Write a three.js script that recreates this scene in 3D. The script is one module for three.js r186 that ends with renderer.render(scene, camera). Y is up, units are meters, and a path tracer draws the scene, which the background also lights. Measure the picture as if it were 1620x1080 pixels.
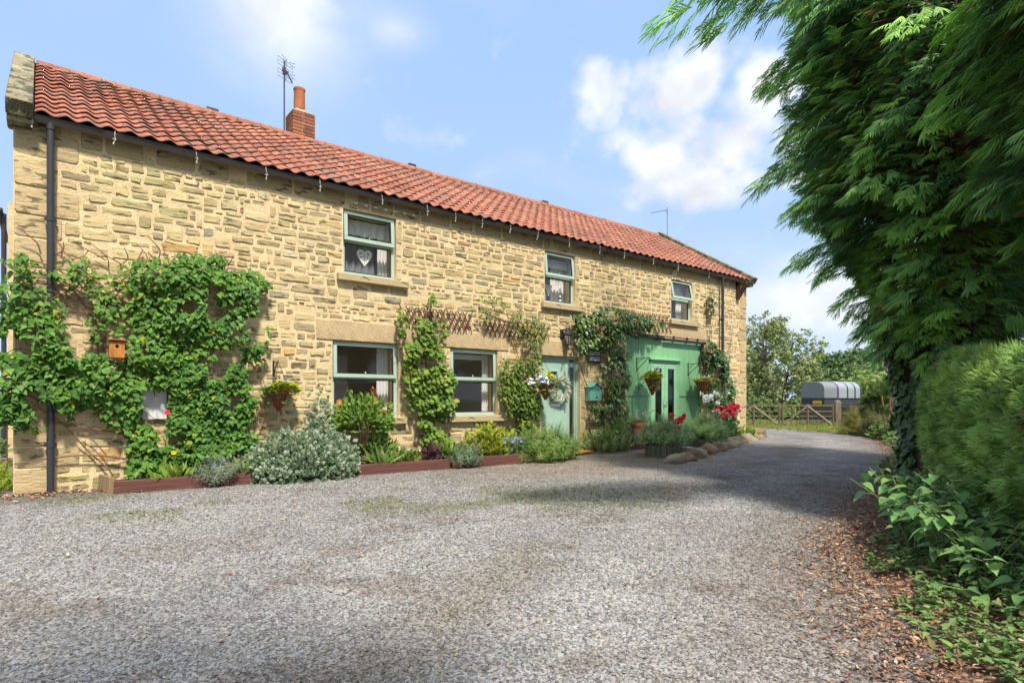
import * as THREE from 'three';
import { mergeGeometries, mergeVertices } from 'three/addons/utils/BufferGeometryUtils.js';
import { RoundedBoxGeometry } from 'three/addons/geometries/RoundedBoxGeometry.js';

// ------------------------------------------------------------------ camera, sky, sun, exposure
const scene = new THREE.Scene();
const EYE = new THREE.Vector3(0.259, 1.24, 9.868), FWD = new THREE.Vector3(0.6231, 0, -0.7822), RIGHT = new THREE.Vector3(0.7822, 0, 0.6231);
const camera = new THREE.PerspectiveCamera(2 * Math.atan(540 / 940) * 180 / Math.PI, 1.5, 0.05, 900);
camera.position.copy(EYE);
camera.lookAt(EYE.clone().add(FWD));
camera.setViewOffset(1620, 1080, 0, -92, 1620, 1080);          // shift lens: verticals stay upright
const renderer = new THREE.WebGLRenderer({ antialias: true });
renderer.setSize(1024, 682);
renderer.toneMapping = THREE.LinearToneMapping;
renderer.toneMappingExposure = 3.15;
renderer.shadowMap.enabled = true;

function rng(seed) { let a = seed >>> 0; return () => { a = (a + 0x6d2b79f5) | 0; let t = Math.imul(a ^ (a >>> 15), 1 | a); t = (t + Math.imul(t ^ (t >>> 7), 61 | t)) ^ t; return ((t ^ (t >>> 14)) >>> 0) / 4294967296; }; }
const hash2 = (ix, iy, s) => { let h = Math.imul(ix | 0, 374761393) + Math.imul(iy | 0, 668265263) + Math.imul(s | 0, 2147483647 ^ 0x5bd1e995) | 0; h = Math.imul(h ^ (h >>> 13), 1274126177); h ^= h >>> 16; h = Math.imul(h, 2246822519); return ((h ^ (h >>> 15)) >>> 0) / 4294967296; };
const mod = (a, n) => ((a % n) + n) % n;
function vnoise(x, y, s = 0, px = 0, py = px) {                  // value noise, periodic when px is given
  const ix = Math.floor(x), iy = Math.floor(y), fx = x - ix, fy = y - iy, u = fx * fx * (3 - 2 * fx), v = fy * fy * (3 - 2 * fy);
  const x0 = px ? mod(ix, px) : ix, x1 = px ? mod(ix + 1, px) : ix + 1, y0 = py ? mod(iy, py) : iy, y1 = py ? mod(iy + 1, py) : iy + 1;
  const a = hash2(x0, y0, s), b = hash2(x1, y0, s), c = hash2(x0, y1, s), d = hash2(x1, y1, s);
  return a + (b - a) * u + (c - a) * v + (a - b - c + d) * u * v;
}
function fbm(x, y, s = 0, oct = 4, px = 0, py = px) { let sum = 0, a = 0.5, n = 0; for (let i = 0; i < oct; i++) { sum += a * vnoise(x, y, s + i * 17, px, py); n += a; a *= 0.5; x *= 2; y *= 2; px *= 2; py *= 2; } return sum / n; }
const sstep = (a, b, x) => { const t = Math.min(1, Math.max(0, (x - a) / (b - a))); return t * t * (3 - 2 * t); };
const clamp = (x, a = 0, b = 1) => Math.min(b, Math.max(a, x)), lerp = (a, b, t) => a + (b - a) * t;

{ // sky: air and clouds, by direction
  const W = 4096, H = 2048, data = new Float32Array(W * H * 4), G = 0.435;
  const lobes = [[7.6, 27.6, 3.4, 3.0], [12.3, 26.8, 5.0, 3.4], [16.2, 28.2, 4.2, 3.6], [21, 26, 5.2, 3.6], [13.5, 22.5, 6.8, 4.2], [19.5, 22.5, 5.5, 3.6], [11.5, 19.2, 4.4, 2.2], [16.5, 19.6, 5.5, 2.4], [23.5, 22, 4, 3], [22, 19.6, 4.5, 1.8]];
  const soft = [[-21, 31, 6.5, 5.2, 1.0], [-24, 36, 12, 4, 0.8], [-11, 31, 3.2, 1.8, 0.5], [-40, 30, 8, 3, 0.15], [28, 9, 11, 4.2, 1.05], [37, 6.5, 10, 5, 0.9], [19, 12.5, 7, 1.6, 0.3], [-2, 6, 14, 3, 0.5]];
  for (let j = 0; j < H; j++) {
    const el = ((j + 0.5) / H - 0.5) * Math.PI, y = Math.sin(el), c = Math.cos(el), E = el * 180 / Math.PI;
    const t = Math.pow(clamp(y), 0.55), lowW = Math.exp(-Math.max(0, E) / 7);
    for (let i = 0; i < W; i++) {
      const o = (j * W + i) * 4;
      if (j < H / 2 - 4) { data[o] = 0.34 * G; data[o + 1] = 0.36 * G; data[o + 2] = 0.34 * G; data[o + 3] = 1; continue; }
      const th = ((i + 0.5) / W - 0.5) * 2 * Math.PI, x = Math.cos(th) * c, z = Math.sin(th) * c;
      const A = Math.atan2(x * RIGHT.x + z * RIGHT.z, x * FWD.x + z * FWD.z) * 180 / Math.PI;
      let r = lerp(0.44, 0.25, t), g = lerp(0.60, 0.405, t), b = lerp(0.86, 0.78, t);
      r = lerp(r, 0.62, lowW * 0.6); g = lerp(g, 0.70, lowW * 0.6); b = lerp(b, 0.82, lowW * 0.6);
      // high thin cloud everywhere
      const k = 1 / (y + 0.16), wx = x * k, wz = z * k;
      const warp = fbm(wx * 1.1 + 7, wz * 1.1 - 3, 5, 3);
      const thin = fbm(wx * 1.6 + warp * 1.3, wz * 1.6 - warp, 11, 5);
      let cov = sstep(0.55, 0.9, thin) * 0.4 * sstep(2, 12, E);
      // cumulus added out of this view, to brighten and whiten the fill light
      const big = fbm(wx * 0.9 + 31.4, wz * 0.9 + 2.7, 23, 5), away = sstep(44, 60, Math.abs(A));
      let dens = sstep(0.44, 0.58, big) * away * sstep(3, 14, E);
      let cum = 0, sf = 0;
      if (Math.abs(A) < 62) {
        for (const [a, e, ra, re] of lobes) { const d = ((A - a - 1.6) / ra) ** 2 + ((E - e + 0.6) / re) ** 2; if (d < 4) cum = Math.max(cum, 1 - d * 0.8); }
        for (const [a, e, ra, re, s] of soft) { const d = ((A - a) / ra) ** 2 + ((E - e) / re) ** 2; if (d < 6) sf += s * Math.exp(-d * 1.3); }
        const n = fbm(A * 0.30 + 3, E * 0.34, 41, 6), n2 = fbm(A * 0.12 + 9, E * 0.25, 43, 5);
        dens = Math.max(dens, sstep(0.30, 0.92, cum * 0.62 + n * 0.95 - 0.28) * (cum > -2 ? 1 : 0) * sstep(-0.9, 0.25, cum));
        cov = Math.max(cov, clamp(sf) * sstep(0.22, 0.7, n2 * 0.9 + sf * 0.22) * 0.92);
      }
      const tex = fbm(A * 0.55, E * 0.6, 51, 4);
      const bright = 0.86 + 0.22 * tex - 0.16 * sstep(0.35, 0.75, fbm(A * 0.2 + 5, E * 0.3 + 1, 61, 3)) * (dens > cov ? 1 : 0.6);
      const cr = 0.80 * bright, cg = 0.815 * bright, cb = 0.85 * bright, q = Math.max(dens * 0.95, cov * 0.85);
      data[o] = lerp(r, cr, q) * G; data[o + 1] = lerp(g, cg, q) * G; data[o + 2] = lerp(b, cb, q) * G; data[o + 3] = 1;
    }
  }
  const sky = new THREE.DataTexture(data, W, H, THREE.RGBAFormat, THREE.FloatType);
  sky.mapping = THREE.EquirectangularReflectionMapping; sky.magFilter = THREE.LinearFilter; sky.minFilter = THREE.LinearFilter; sky.needsUpdate = true;
  scene.background = sky; scene.environment = sky;
}
const sun = new THREE.DirectionalLight(new THREE.Color(1, 0.94, 0.83), 2.0);
sun.position.set(-0.23 * 30, 1.5 * 30, 30); sun.target.position.set(0, 0, 0);
sun.castShadow = true; sun.shadow.mapSize.set(4096, 4096); sun.shadow.radius = 10;
Object.assign(sun.shadow.camera, { left: -45, right: 45, top: 45, bottom: -45, near: 1, far: 140 });
sun.name = 'sun'; scene.add(sun, sun.target);
// ------------------------------------------------------------------ helpers
const V = (x, y, z) => new THREE.Vector3(x, y, z), PI = Math.PI;
const taken = {};
function numbered(name) { const k = taken[name] ?? 0; taken[name] = k + 1; return k ? name + '_' + String(k).padStart(3, '0') : name; }
function tag(o, label, category, group) { o.userData.label = label; if (category) o.userData.category = category; if (group) o.userData.group = group; return o; }
function thing(name, label, category, x = 0, y = 0, z = 0, turn = 0, group) {
  const o = new THREE.Group(); o.name = numbered(name); o.position.set(x, y, z); o.rotation.y = turn; scene.add(o);
  return tag(o, label, category, group);
}
function grp(name, parent) { const o = new THREE.Group(); o.name = name; parent.add(o); return o; }
function mesh(name, geos, mat, parent = scene) {
  let g = Array.isArray(geos) ? (geos.length === 1 ? geos[0] : merge(geos)) : geos;
  const m = new THREE.Mesh(g, mat); m.name = parent === scene ? numbered(name) : name; m.castShadow = m.receiveShadow = true; parent.add(m); return m;
}
function struct(name, geos, mat) { const m = mesh(name, geos, mat); m.userData.kind = 'structure'; return m; }
function merge(list) {
  const anyColor = list.some((g) => g.attributes.color);
  return mergeGeometries(list.map((g) => {
    g = g.index ? g.toNonIndexed() : g;
    const out = new THREE.BufferGeometry();
    out.setAttribute('position', g.attributes.position);
    if (!g.attributes.normal) g.computeVertexNormals();
    out.setAttribute('normal', g.attributes.normal);
    out.setAttribute('uv', g.attributes.uv ?? new THREE.BufferAttribute(new Float32Array(g.attributes.position.count * 2), 2));
    if (anyColor) out.setAttribute('color', g.attributes.color ?? new THREE.BufferAttribute(new Float32Array(g.attributes.position.count * 3).fill(1), 3));
    return out;
  }));
}
function box(w, h, d, x = 0, y = 0, z = 0, r = 0) { const g = r ? new RoundedBoxGeometry(w, h, d, 1, r) : new THREE.BoxGeometry(w, h, d); boxUV(g); return g.translate(x, y, z); }
function boxUV(g) { // uv in metres
  const p = g.attributes.position, n = g.attributes.normal, uv = new Float32Array(p.count * 2);
  for (let i = 0; i < p.count; i++) {
    const ax = Math.abs(n.getX(i)), ay = Math.abs(n.getY(i)), az = Math.abs(n.getZ(i));
    if (ax > ay && ax > az) { uv[2 * i] = p.getZ(i); uv[2 * i + 1] = p.getY(i); } else if (ay > az) { uv[2 * i] = p.getX(i); uv[2 * i + 1] = p.getZ(i); } else { uv[2 * i] = p.getX(i); uv[2 * i + 1] = p.getY(i); }
  }
  g.setAttribute('uv', new THREE.BufferAttribute(uv, 2)); return g;
}
// a squared bar between two points
function bar(a, b, w, d, roll = 0) {
  const l = a.distanceTo(b), g = box(w, l, d, 0, 0, 0), y = b.clone().sub(a).normalize(), m = new THREE.Matrix4();
  let x = Math.abs(y.z) > 0.95 ? V(1, 0, 0) : V(0, 0, 1); const zz = x.clone().sub(y.clone().multiplyScalar(x.dot(y))).normalize(); x = y.clone().cross(zz);
  m.makeBasis(x, y, zz).setPosition(a.clone().lerp(b, 0.5)); if (roll) g.rotateY(roll); return g.applyMatrix4(m);
}
function tube(pts, r, seg = 0, rad = 6, taper = 0) {
  pts = pts.map((p) => p.isVector3 ? p : V(...p));
  const curve = pts.length > 2 ? new THREE.CatmullRomCurve3(pts) : new THREE.LineCurve3(pts[0], pts[1]), n = seg || Math.max(1, pts.length * 2 - 2);
  const g = new THREE.TubeGeometry(curve, n, r, rad, false);
  if (taper) { const p = g.attributes.position, row = rad + 1, c = V(0, 0, 0), v = V(0, 0, 0); for (let i = 0; i <= n; i++) { curve.getPointAt(i / n, c); const k = lerp(1, 1 - taper, i / n); for (let j = 0; j < row; j++) { v.fromBufferAttribute(p, i * row + j).sub(c).multiplyScalar(k).add(c); p.setXYZ(i * row + j, v.x, v.y, v.z); } } }
  return g;
}
function cyl(r0, r1, h, x, y, z, seg = 14) { return new THREE.CylinderGeometry(r1, r0, h, seg).translate(x, y + h / 2, z); }
function lathe(pts, seg = 18) { return new THREE.LatheGeometry(pts.map((p) => new THREE.Vector2(...p)), seg); }
function paint(g, c) { const n = g.attributes.position.count, a = new Float32Array(n * 3); for (let i = 0; i < n; i++) { a[3 * i] = c[0]; a[3 * i + 1] = c[1]; a[3 * i + 2] = c[2]; } g.setAttribute('color', new THREE.BufferAttribute(a, 3)); return g; }
function rawGeo(pos, idx, uv) { const g = new THREE.BufferGeometry(); g.setAttribute('position', new THREE.BufferAttribute(new Float32Array(pos), 3)); g.setAttribute('uv', new THREE.BufferAttribute(new Float32Array(uv ?? new Array(pos.length / 3 * 2).fill(0)), 2)); g.setIndex(idx); g.computeVertexNormals(); return g; }
const rgb = (c) => new THREE.Color().setRGB(c[0], c[1], c[2]);
const M = (c, roughness = 0.8, o = {}) => { const { phys, ...rest } = o; return new (phys ? THREE.MeshPhysicalMaterial : THREE.MeshStandardMaterial)({ color: rgb(c), roughness, ...rest }); };
const jit = (r, a) => (r() * 2 - 1) * a;
// textures: f(u, v) in 0..1 -> [r, g, b] (sRGB 0..1) or a single height
function tex(n, f, srgb = true, rep = 1) {
  const d = new Uint8Array(n * n * 4);
  for (let y = 0; y < n; y++) for (let x = 0; x < n; x++) { const c = f((x + 0.5) / n, (y + 0.5) / n), o = (y * n + x) * 4; if (typeof c === 'number') d[o] = d[o + 1] = d[o + 2] = clamp(c) * 255; else { d[o] = clamp(c[0]) * 255; d[o + 1] = clamp(c[1]) * 255; d[o + 2] = clamp(c[2]) * 255; } d[o + 3] = 255; }
  const t = new THREE.DataTexture(d, n, n); t.wrapS = t.wrapT = THREE.RepeatWrapping; t.magFilter = THREE.LinearFilter; t.minFilter = THREE.LinearMipmapLinearFilter; t.generateMipmaps = true;
  if (srgb) t.colorSpace = THREE.SRGBColorSpace; t.repeat.set(rep, rep); t.needsUpdate = true; return t;
}
// copies of one geometry as a single mass; items: {p, d (axis), n (facing), s or [sx, sy, sz], c}
const _m = new THREE.Matrix4(), _x = V(0, 0, 0), _y = V(0, 0, 0), _z = V(0, 0, 0), _c = new THREE.Color();
function basisOf(it) {
  _y.copy(it.d).normalize(); _z.copy(it.n); _z.addScaledVector(_y, -_z.dot(_y));
  if (_z.lengthSq() < 1e-6) { _z.set(_y.y, -_y.x, 0.01); _z.addScaledVector(_y, -_z.dot(_y)); }
  _z.normalize(); _x.crossVectors(_y, _z); _m.makeBasis(_x, _y, _z);
  const s = it.s; if (typeof s === 'number') _m.scale(_x.set(s, s, s)); else _m.scale(_x.set(s[0], s[1], s[2]));
  return _m.setPosition(it.p);
}
function copies(name, geo, mat, items, parent = scene, stuff = true) {
  const m = new THREE.InstancedMesh(geo, mat, items.length); m.name = parent === scene ? numbered(name) : name; m.castShadow = m.receiveShadow = true;
  items.forEach((it, i) => { m.setMatrixAt(i, basisOf(it)); m.setColorAt(i, _c.setRGB(it.c[0], it.c[1], it.c[2])); });
  if (stuff) m.userData.kind = 'stuff'; parent.add(m); return m;
}
// ---- textures
const stoneTex = tex(512, (u, v) => { const bed = fbm(u * 6 + 0.0, v * 40, 3, 4, 6, 40), sp = fbm(u * 40, v * 40, 9, 3, 40), big = fbm(u * 4, v * 4, 5, 3, 4); const crack = sstep(0.60, 0.70, fbm(u * 7, v * 26, 7, 4, 7, 26)) * sstep(0.35, 0.6, big); const k = (0.78 + 0.26 * bed + 0.22 * (sp - 0.5) + 0.2 * big) * (1 - 0.42 * crack); return [k * 1.02, k * (0.985 + 0.03 * big), k * (0.93 + 0.1 * sp)]; });
const stoneBump = tex(512, (u, v) => 0.55 * fbm(u * 5, v * 26, 13, 4, 5, 26) + 0.3 * fbm(u * 16, v * 30, 15, 4, 16, 30) + 0.2 * fbm(u * 80, v * 80, 16, 2, 80), false);
const mortarTex = tex(256, (u, v) => { const a = fbm(u * 8, v * 8, 21, 4, 8), b = fbm(u * 64, v * 64, 22, 2, 64); const k = 0.80 + 0.2 * a + 0.16 * (b - 0.5) + 0.06; return [k, k * 0.985, k * 0.96]; });
const grainBump = tex(256, (u, v) => fbm(u * 48, v * 48, 31, 3, 48), false);
const toolTex = tex(512, (u, v) => { const w = fbm(u * 5, v * 5, 33, 3, 5) * 5; const s = Math.sin((u * 26 + v * 22 + w) * PI * 2 * 0.5); return clamp(0.5 + 0.3 * s * (0.4 + fbm(u * 12, v * 12, 35, 2, 12)) + 0.25 * (fbm(u * 40, v * 40, 36, 3, 40) - 0.5)); }, false);
const tileTex = tex(512, (u, v) => { const a = fbm(u * 7, v * 7, 41, 4, 7), b = fbm(u * 50, v * 50, 42, 3, 50), dark = sstep(0.56, 0.75, fbm(u * 11, v * 11, 43, 4, 11)); let k = 0.78 + 0.25 * (a - 0.4) + 0.2 * (b - 0.5); const l = sstep(0.66, 0.74, fbm(u * 20, v * 20, 44, 3, 20)); return [lerp(k * (1 - 0.25 * dark), 0.8, l * 0.5), lerp(k * (1 - 0.18 * dark), 0.85, l * 0.55), lerp(k * (1 - 0.12 * dark), 0.8, l * 0.5)]; });
const woodTex = tex(512, (u, v) => { const g = fbm(u * 40, v * 3, 51, 4, 40, 3), r = fbm(u * 120, v * 8, 52, 2, 120, 8), k = 0.55 + 0.45 * g + 0.2 * (r - 0.5); return [k, k * 0.98, k * 0.95]; });
const woodBump = tex(512, (u, v) => 0.6 * fbm(u * 60, v * 3, 53, 4, 60, 3) + 0.4 * fbm(u * 18, v * 2, 54, 3, 18, 2), false);
const barkBump = tex(256, (u, v) => fbm(u * 20, v * 6, 57, 4, 20, 6), false);
const paintTex = tex(256, (u, v) => { const k = 0.93 + 0.07 * fbm(u * 5, v * 5, 61, 4, 5) + 0.03 * (fbm(u * 60, v * 60, 63, 2, 60) - 0.5); return [k, k, k]; });
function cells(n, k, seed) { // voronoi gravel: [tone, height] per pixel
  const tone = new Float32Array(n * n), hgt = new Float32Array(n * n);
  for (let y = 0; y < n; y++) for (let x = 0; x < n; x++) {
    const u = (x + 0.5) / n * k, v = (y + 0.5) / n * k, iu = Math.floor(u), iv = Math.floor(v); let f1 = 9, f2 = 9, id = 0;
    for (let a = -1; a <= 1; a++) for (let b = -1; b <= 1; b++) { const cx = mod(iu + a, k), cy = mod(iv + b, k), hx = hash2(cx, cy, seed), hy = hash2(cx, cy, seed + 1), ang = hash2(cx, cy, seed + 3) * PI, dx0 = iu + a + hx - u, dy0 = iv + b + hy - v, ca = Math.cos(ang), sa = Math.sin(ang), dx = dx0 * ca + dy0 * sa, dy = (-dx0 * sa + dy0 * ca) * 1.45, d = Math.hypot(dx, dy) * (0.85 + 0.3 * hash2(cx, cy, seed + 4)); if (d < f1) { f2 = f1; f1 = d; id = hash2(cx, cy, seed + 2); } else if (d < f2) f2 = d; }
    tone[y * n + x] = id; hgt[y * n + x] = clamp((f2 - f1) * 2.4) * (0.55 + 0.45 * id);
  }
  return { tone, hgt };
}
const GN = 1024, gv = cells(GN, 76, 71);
const gravelTex = tex(GN, (u, v) => { const i = Math.floor(v * GN) * GN + Math.floor(u * GN), t = gv.tone[i], e = sstep(0, 0.25, gv.hgt[i]); const f = fbm(u * 6, v * 6, 73, 4, 6), w = hash2(Math.floor(t * 9973), 3, 5); let k = (0.46 + 0.40 * t) * (0.72 + 0.28 * e) * (0.85 + 0.3 * f) * (0.94 + 0.12 * vnoise(u * 300, v * 300, 75, 300)); return [k * (w > 0.86 ? 1.08 : 1.0), k * (w > 0.86 ? 0.98 : 1), k * (w > 0.86 ? 0.86 : w < 0.3 ? 1.05 : 1.0)]; });  // gaps darkened in the colour, for fine dirt and the shade between stones
const leafTex = tex(128, (u, v) => { const x = Math.abs(u - 0.5) * 2, mid = sstep(0.07, 0.0, x), side = sstep(0.30, 0.06, Math.abs(mod(v * 7 - x * 2.2, 1) - 0.5)) * sstep(0.9, 0.1, x), n = fbm(u * 9, v * 9, 87, 4, 9), sp = sstep(0.72, 0.8, fbm(u * 14, v * 14, 89, 3, 14)); const k = 0.90 + 0.16 * n; return [k * (1 - 0.10 * side) + 0.16 * mid + 0.12 * sp, k * (1 - 0.06 * side) + 0.12 * mid, k * (1 - 0.10 * side) + 0.06 * mid]; });
const barnTex = tex(512, (u, v) => { const st = fbm(u * 60, v * 3, 91, 3, 60, 3), a = fbm(u * 5, v * 5, 92, 4, 5), low = sstep(0.16, 0.0, v - 0.05 * fbm(u * 12, 3, 93, 2, 12)), sc = sstep(0.70, 0.76, fbm(u * 30, v * 10, 94, 3, 30, 10)); const k = 0.86 + 0.10 * a + 0.08 * (st - 0.5); return [k * (1 + 0.05 * low) + 0.07 * sc, k * (1 - 0.22 * low) + 0.04 * sc, k * (1 - 0.18 * low) + 0.06 * sc]; });
const gravelBump = tex(GN, (u, v) => gv.hgt[Math.floor(v * GN) * GN + Math.floor(u * GN)], false);
const soilTex = tex(512, (u, v) => { const a = fbm(u * 14, v * 14, 81, 5, 14), b = fbm(u * 70, v * 70, 83, 3, 70), k = 0.45 + 0.45 * a + 0.5 * (b - 0.5); return [k, k * 0.96, k * 0.9]; });
const soilBump = tex(512, (u, v) => fbm(u * 40, v * 40, 84, 4, 40), false);
// ------------------------------------------------------------------ ground
const EDGE = [[-9, 12.6], [-3, 11.2], [1.2, 9.95], [2.2, 9.45], [3.17, 8.86], [4.0, 8.36], [5.1, 7.78], [6.5, 7.36], [7.81, 7.02], [10, 6.5], [11.92, 5.97], [15.3, 4.9], [18.81, 3.36], [21.2, 1.95], [22.4, 0.1], [22.6, -2.75], [21.6, -5.5], [18, -8]];
const edgeCurve = new THREE.CatmullRomCurve3(EDGE.map(([x, z]) => V(x, 0, z)), false, 'catmullrom', 0.4);
const edgePts = edgeCurve.getSpacedPoints(400);
function edgeDist(x, z) { // metres from the drive's outer edge, positive on the drive
  let best = 1e9, s = 1;
  for (let i = 0; i < edgePts.length - 1; i++) { const a = edgePts[i], b = edgePts[i + 1], dx = x - a.x, dz = z - a.z, d = dx * dx + dz * dz; if (d < best) { best = d; s = (b.x - a.x) * dz - (b.z - a.z) * dx; } }
  return Math.sqrt(best) * (s < 0 ? 1 : -1);
}
const driveY = (x, z) => 0.012 + 0.022 * (fbm(x * 0.5 + 3, z * 0.5 + 8, 91, 3) - 0.5) + 0.05 * sstep(8, 12, x) * sstep(3.5, 0.8, z) + 0.01 * (fbm(x * 3, z * 3, 92, 2) - 0.5);
const grassTex = tex(512, (u, v) => { const a = fbm(u * 8, v * 8, 101, 4, 8), b = fbm(u * 90, v * 90, 103, 3, 90), k = 0.5 + 0.4 * a + 0.5 * (b - 0.5); return [k * (0.85 + 0.3 * a), k, k * 0.75]; });
{
  const g = new THREE.CircleGeometry(600, 96).rotateX(-PI / 2).translate(0, -0.05, 0), p = g.attributes.position, uv = g.attributes.uv;
  for (let i = 0; i < p.count; i++) uv.setXY(i, p.getX(i) / 3, p.getZ(i) / 3);
  struct('ground', g, M([0.12, 0.17, 0.05], 0.95, { map: grassTex, bumpMap: soilBump, bumpScale: 0.02 }));
}
function driveTint(x, z) { // dirt, moss and wear of the gravel, and a darker left corner
    const n = fbm(x * 0.7, z * 0.7, 111, 4), f = fbm(x * 3.3, z * 3.3, 113, 3), k = 0.90 + 0.22 * (n - 0.5) + 0.3 * (f - 0.5);
    let c = [k * 0.98, k * 0.975, k * 0.97];
    const along = Math.abs(z - (1.0 + 0.66 * x * 0.95)), moss = sstep(0.46, 0.62, fbm(x * 1.2 + 4, z * 1.2, 117, 4)) * sstep(1.6, 0.4, along) * sstep(-1, 0.6, x) * sstep(7.5, 4.5, x) * 0.85;
    c = [lerp(c[0], 0.60, moss), lerp(c[1], 0.63, moss), lerp(c[2], 0.38, moss)];
    const tan = sstep(2.4, 0.6, Math.hypot((x - 9.2) / 2.2, (z - 1.9) / 1.1)) * 0.75; c = [lerp(c[0], 0.98, tan), lerp(c[1], 0.84, tan), lerp(c[2], 0.64, tan)];
    const e = (x > -2 && z > -1) ? edgeDist(x, z) : 3; const tr = Math.exp(-(((e - 1.35 - 0.1 * n) / 0.3) ** 2)) + Math.exp(-(((e - 3.0 - 0.15 * n) / 0.33) ** 2)), mid = Math.exp(-(((e - 2.15) / 0.3) ** 2)) * sstep(0.35, 0.6, fbm(x * 1.4, z * 1.4, 127, 3)); c = c.map((v, i) => v * (1 + 0.16 * tr) * (1 - [0.20, 0.24, 0.34][i] * mid)); const dirt = sstep(1.2, 0.0, e) * (0.2 + 0.8 * fbm(x * 2.2, z * 2.2, 119, 3)); c = [lerp(c[0], 0.60, dirt), lerp(c[1], 0.42, dirt), lerp(c[2], 0.29, dirt)];
    const spot = sstep(0.60, 0.72, fbm(x * 1.9 + 9, z * 1.9, 123, 4)) * 0.6 * sstep(3.2, 5.5, z); c = [lerp(c[0], 0.55, spot), lerp(c[1], 0.43, spot), lerp(c[2], 0.34, spot)];
    const cornerTint = sstep(0.9, 0.2, z) * sstep(1.2, -0.5, x) * 0.5; c = [lerp(c[0], 0.5, cornerTint), lerp(c[1], 0.42, cornerTint), lerp(c[2], 0.33, cornerTint)];  // browner and darker towards the left corner of the cottage
    return c;
}
{ // gravel drive
  const x0 = -12, x1 = 24.4, z0 = -8, z1 = 14, st = 0.14, nx = Math.round((x1 - x0) / st), nz = Math.round((z1 - z0) / st), pos = [], uv = [], col = [], idx = [];
  for (let j = 0; j <= nz; j++) for (let i = 0; i <= nx; i++) {
    const x = x0 + i * st, z = z0 + j * st; pos.push(x, driveY(x, z), z); uv.push(x / 1.55 + 0.05 * vnoise(x, z, 3), z / 1.55 + 0.05 * vnoise(x, z, 4));
    const c = driveTint(x, z);
    col.push(...c);
    if (i < nx && j < nz) { const a = j * (nx + 1) + i; idx.push(a, a + nx + 1, a + 1, a + 1, a + nx + 1, a + nx + 2); }
  }
  const g = rawGeo(pos, idx, uv); g.setAttribute('color', new THREE.BufferAttribute(new Float32Array(col), 3));
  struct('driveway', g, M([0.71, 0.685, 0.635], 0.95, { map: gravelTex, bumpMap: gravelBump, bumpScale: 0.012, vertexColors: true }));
}
function sheetAlong(name, i0, i1, width, prof, mat, wob) { // a sheet along the outside of the drive
  const pos = [], uv = [], idx = [], nt = 16; let rows = 0;
  for (let i = i0; i < i1; i++) {
    const a = edgePts[i], b = edgePts[Math.min(i + 1, edgePts.length - 1)], dx = b.x - a.x, dz = b.z - a.z, l = Math.hypot(dx, dz), nx = -dz / l, nz = dx / l;
    for (let k = 0; k <= nt; k++) { const t = (k / nt) ** 1.6, w = k < 4 ? wob * (fbm(i * 0.35, 3, 131, 4) - 0.5) * 2 : 0, d = w + t * width, x = a.x + nx * d, z = a.z + nz * d; pos.push(x, prof(t, x, z), z); uv.push(x, z); }
    if (rows++) for (let k = 0; k < nt; k++) { const q = (rows - 1) * (nt + 1) + k; idx.push(q, q - nt - 1, q + 1, q + 1, q - nt - 1, q - nt); }
  }
  const g = rawGeo(pos, idx, uv); const nrm = g.attributes.normal; if (nrm.getY(5) < 0) { const ix = g.index.array; for (let i = 0; i < ix.length; i += 3) { const t = ix[i]; ix[i] = ix[i + 1]; ix[i + 1] = t; } g.computeVertexNormals(); }
  return struct(name, g, mat);
}
const soilMap = soilTex.clone(); soilMap.repeat.set(1.1, 1.1); const soilB = soilBump.clone(); soilB.repeat.set(1.1, 1.1);
const vergeY = (t, x, z) => 0.0 + 0.05 * sstep(0, 0.15, t) + 0.10 * sstep(0.1, 1, t) + 0.03 * (fbm(x * 3, z * 3, 133, 3) - 0.5) * sstep(0, 0.1, t);
const VI = edgePts.findIndex((p) => p.x > 20.6);
sheetAlong('verge', 0, VI + 1, 5, vergeY, M([0.36, 0.235, 0.15], 0.95, { map: soilMap, bumpMap: soilB, bumpScale: 0.03 }), 0.16);
const lawnMap = grassTex.clone(); lawnMap.repeat.set(0.6, 0.6);
sheetAlong('grass_verge', VI, edgePts.length - 1, 9, (t, x, z) => 0.03 + 0.03 * sstep(0, 0.2, t) + 0.02 * fbm(x * 2, z * 2, 135, 2), M([0.26, 0.33, 0.05], 0.95, { map: lawnMap, bumpMap: soilB, bumpScale: 0.03 }), 0.15);
{ // pale field beyond the gate
  const g = new THREE.PlaneGeometry(70, 40, 1, 1).rotateX(-PI / 2).rotateY(-0.6).translate(78, -0.02, -38); boxUV(g);
  struct('field', g, M([0.55, 0.48, 0.24], 0.95, { map: lawnMap }));
}
// ---- small leaf and blade shapes: base at the origin, axis +y, facing +z
function stripLeaf(w, mids, fold = 0.15, bend = 0.15) { // w: [t, halfwidth] outline; folded on the midrib, tip bent back
  const pos = [], idx = [], uv = []; const n = w.length;
  for (const [t, h] of w) { const zb = -bend * t * t; pos.push(0, t, zb, -h, t - h * 0.1, zb + h * fold * 2, h, t - h * 0.1, zb + h * fold * 2); uv.push(0.5, t, 0.5 - h, t, 0.5 + h, t); }
  for (let i = 0; i < n - 1; i++) { const a = i * 3, b = a + 3; idx.push(a, a + 2, b, b, a + 2, b + 2, a + 1, a, b + 1, b + 1, a, b); }
  return rawGeo(pos, idx, uv);
}
const leafHeart = stripLeaf([[-0.05, 0.16], [0.03, 0.33], [0.18, 0.43], [0.38, 0.41], [0.58, 0.30], [0.78, 0.16], [1, 0.0]], 0, 0.16, 0.26);
const leafOval = stripLeaf([[0, 0.03], [0.3, 0.23], [0.62, 0.2], [1, 0.0]], 0, 0.18, 0.2);
const leafLong = stripLeaf([[0, 0.04], [0.4, 0.11], [1, 0.0]], 0, 0.25, 0.25);
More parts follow.
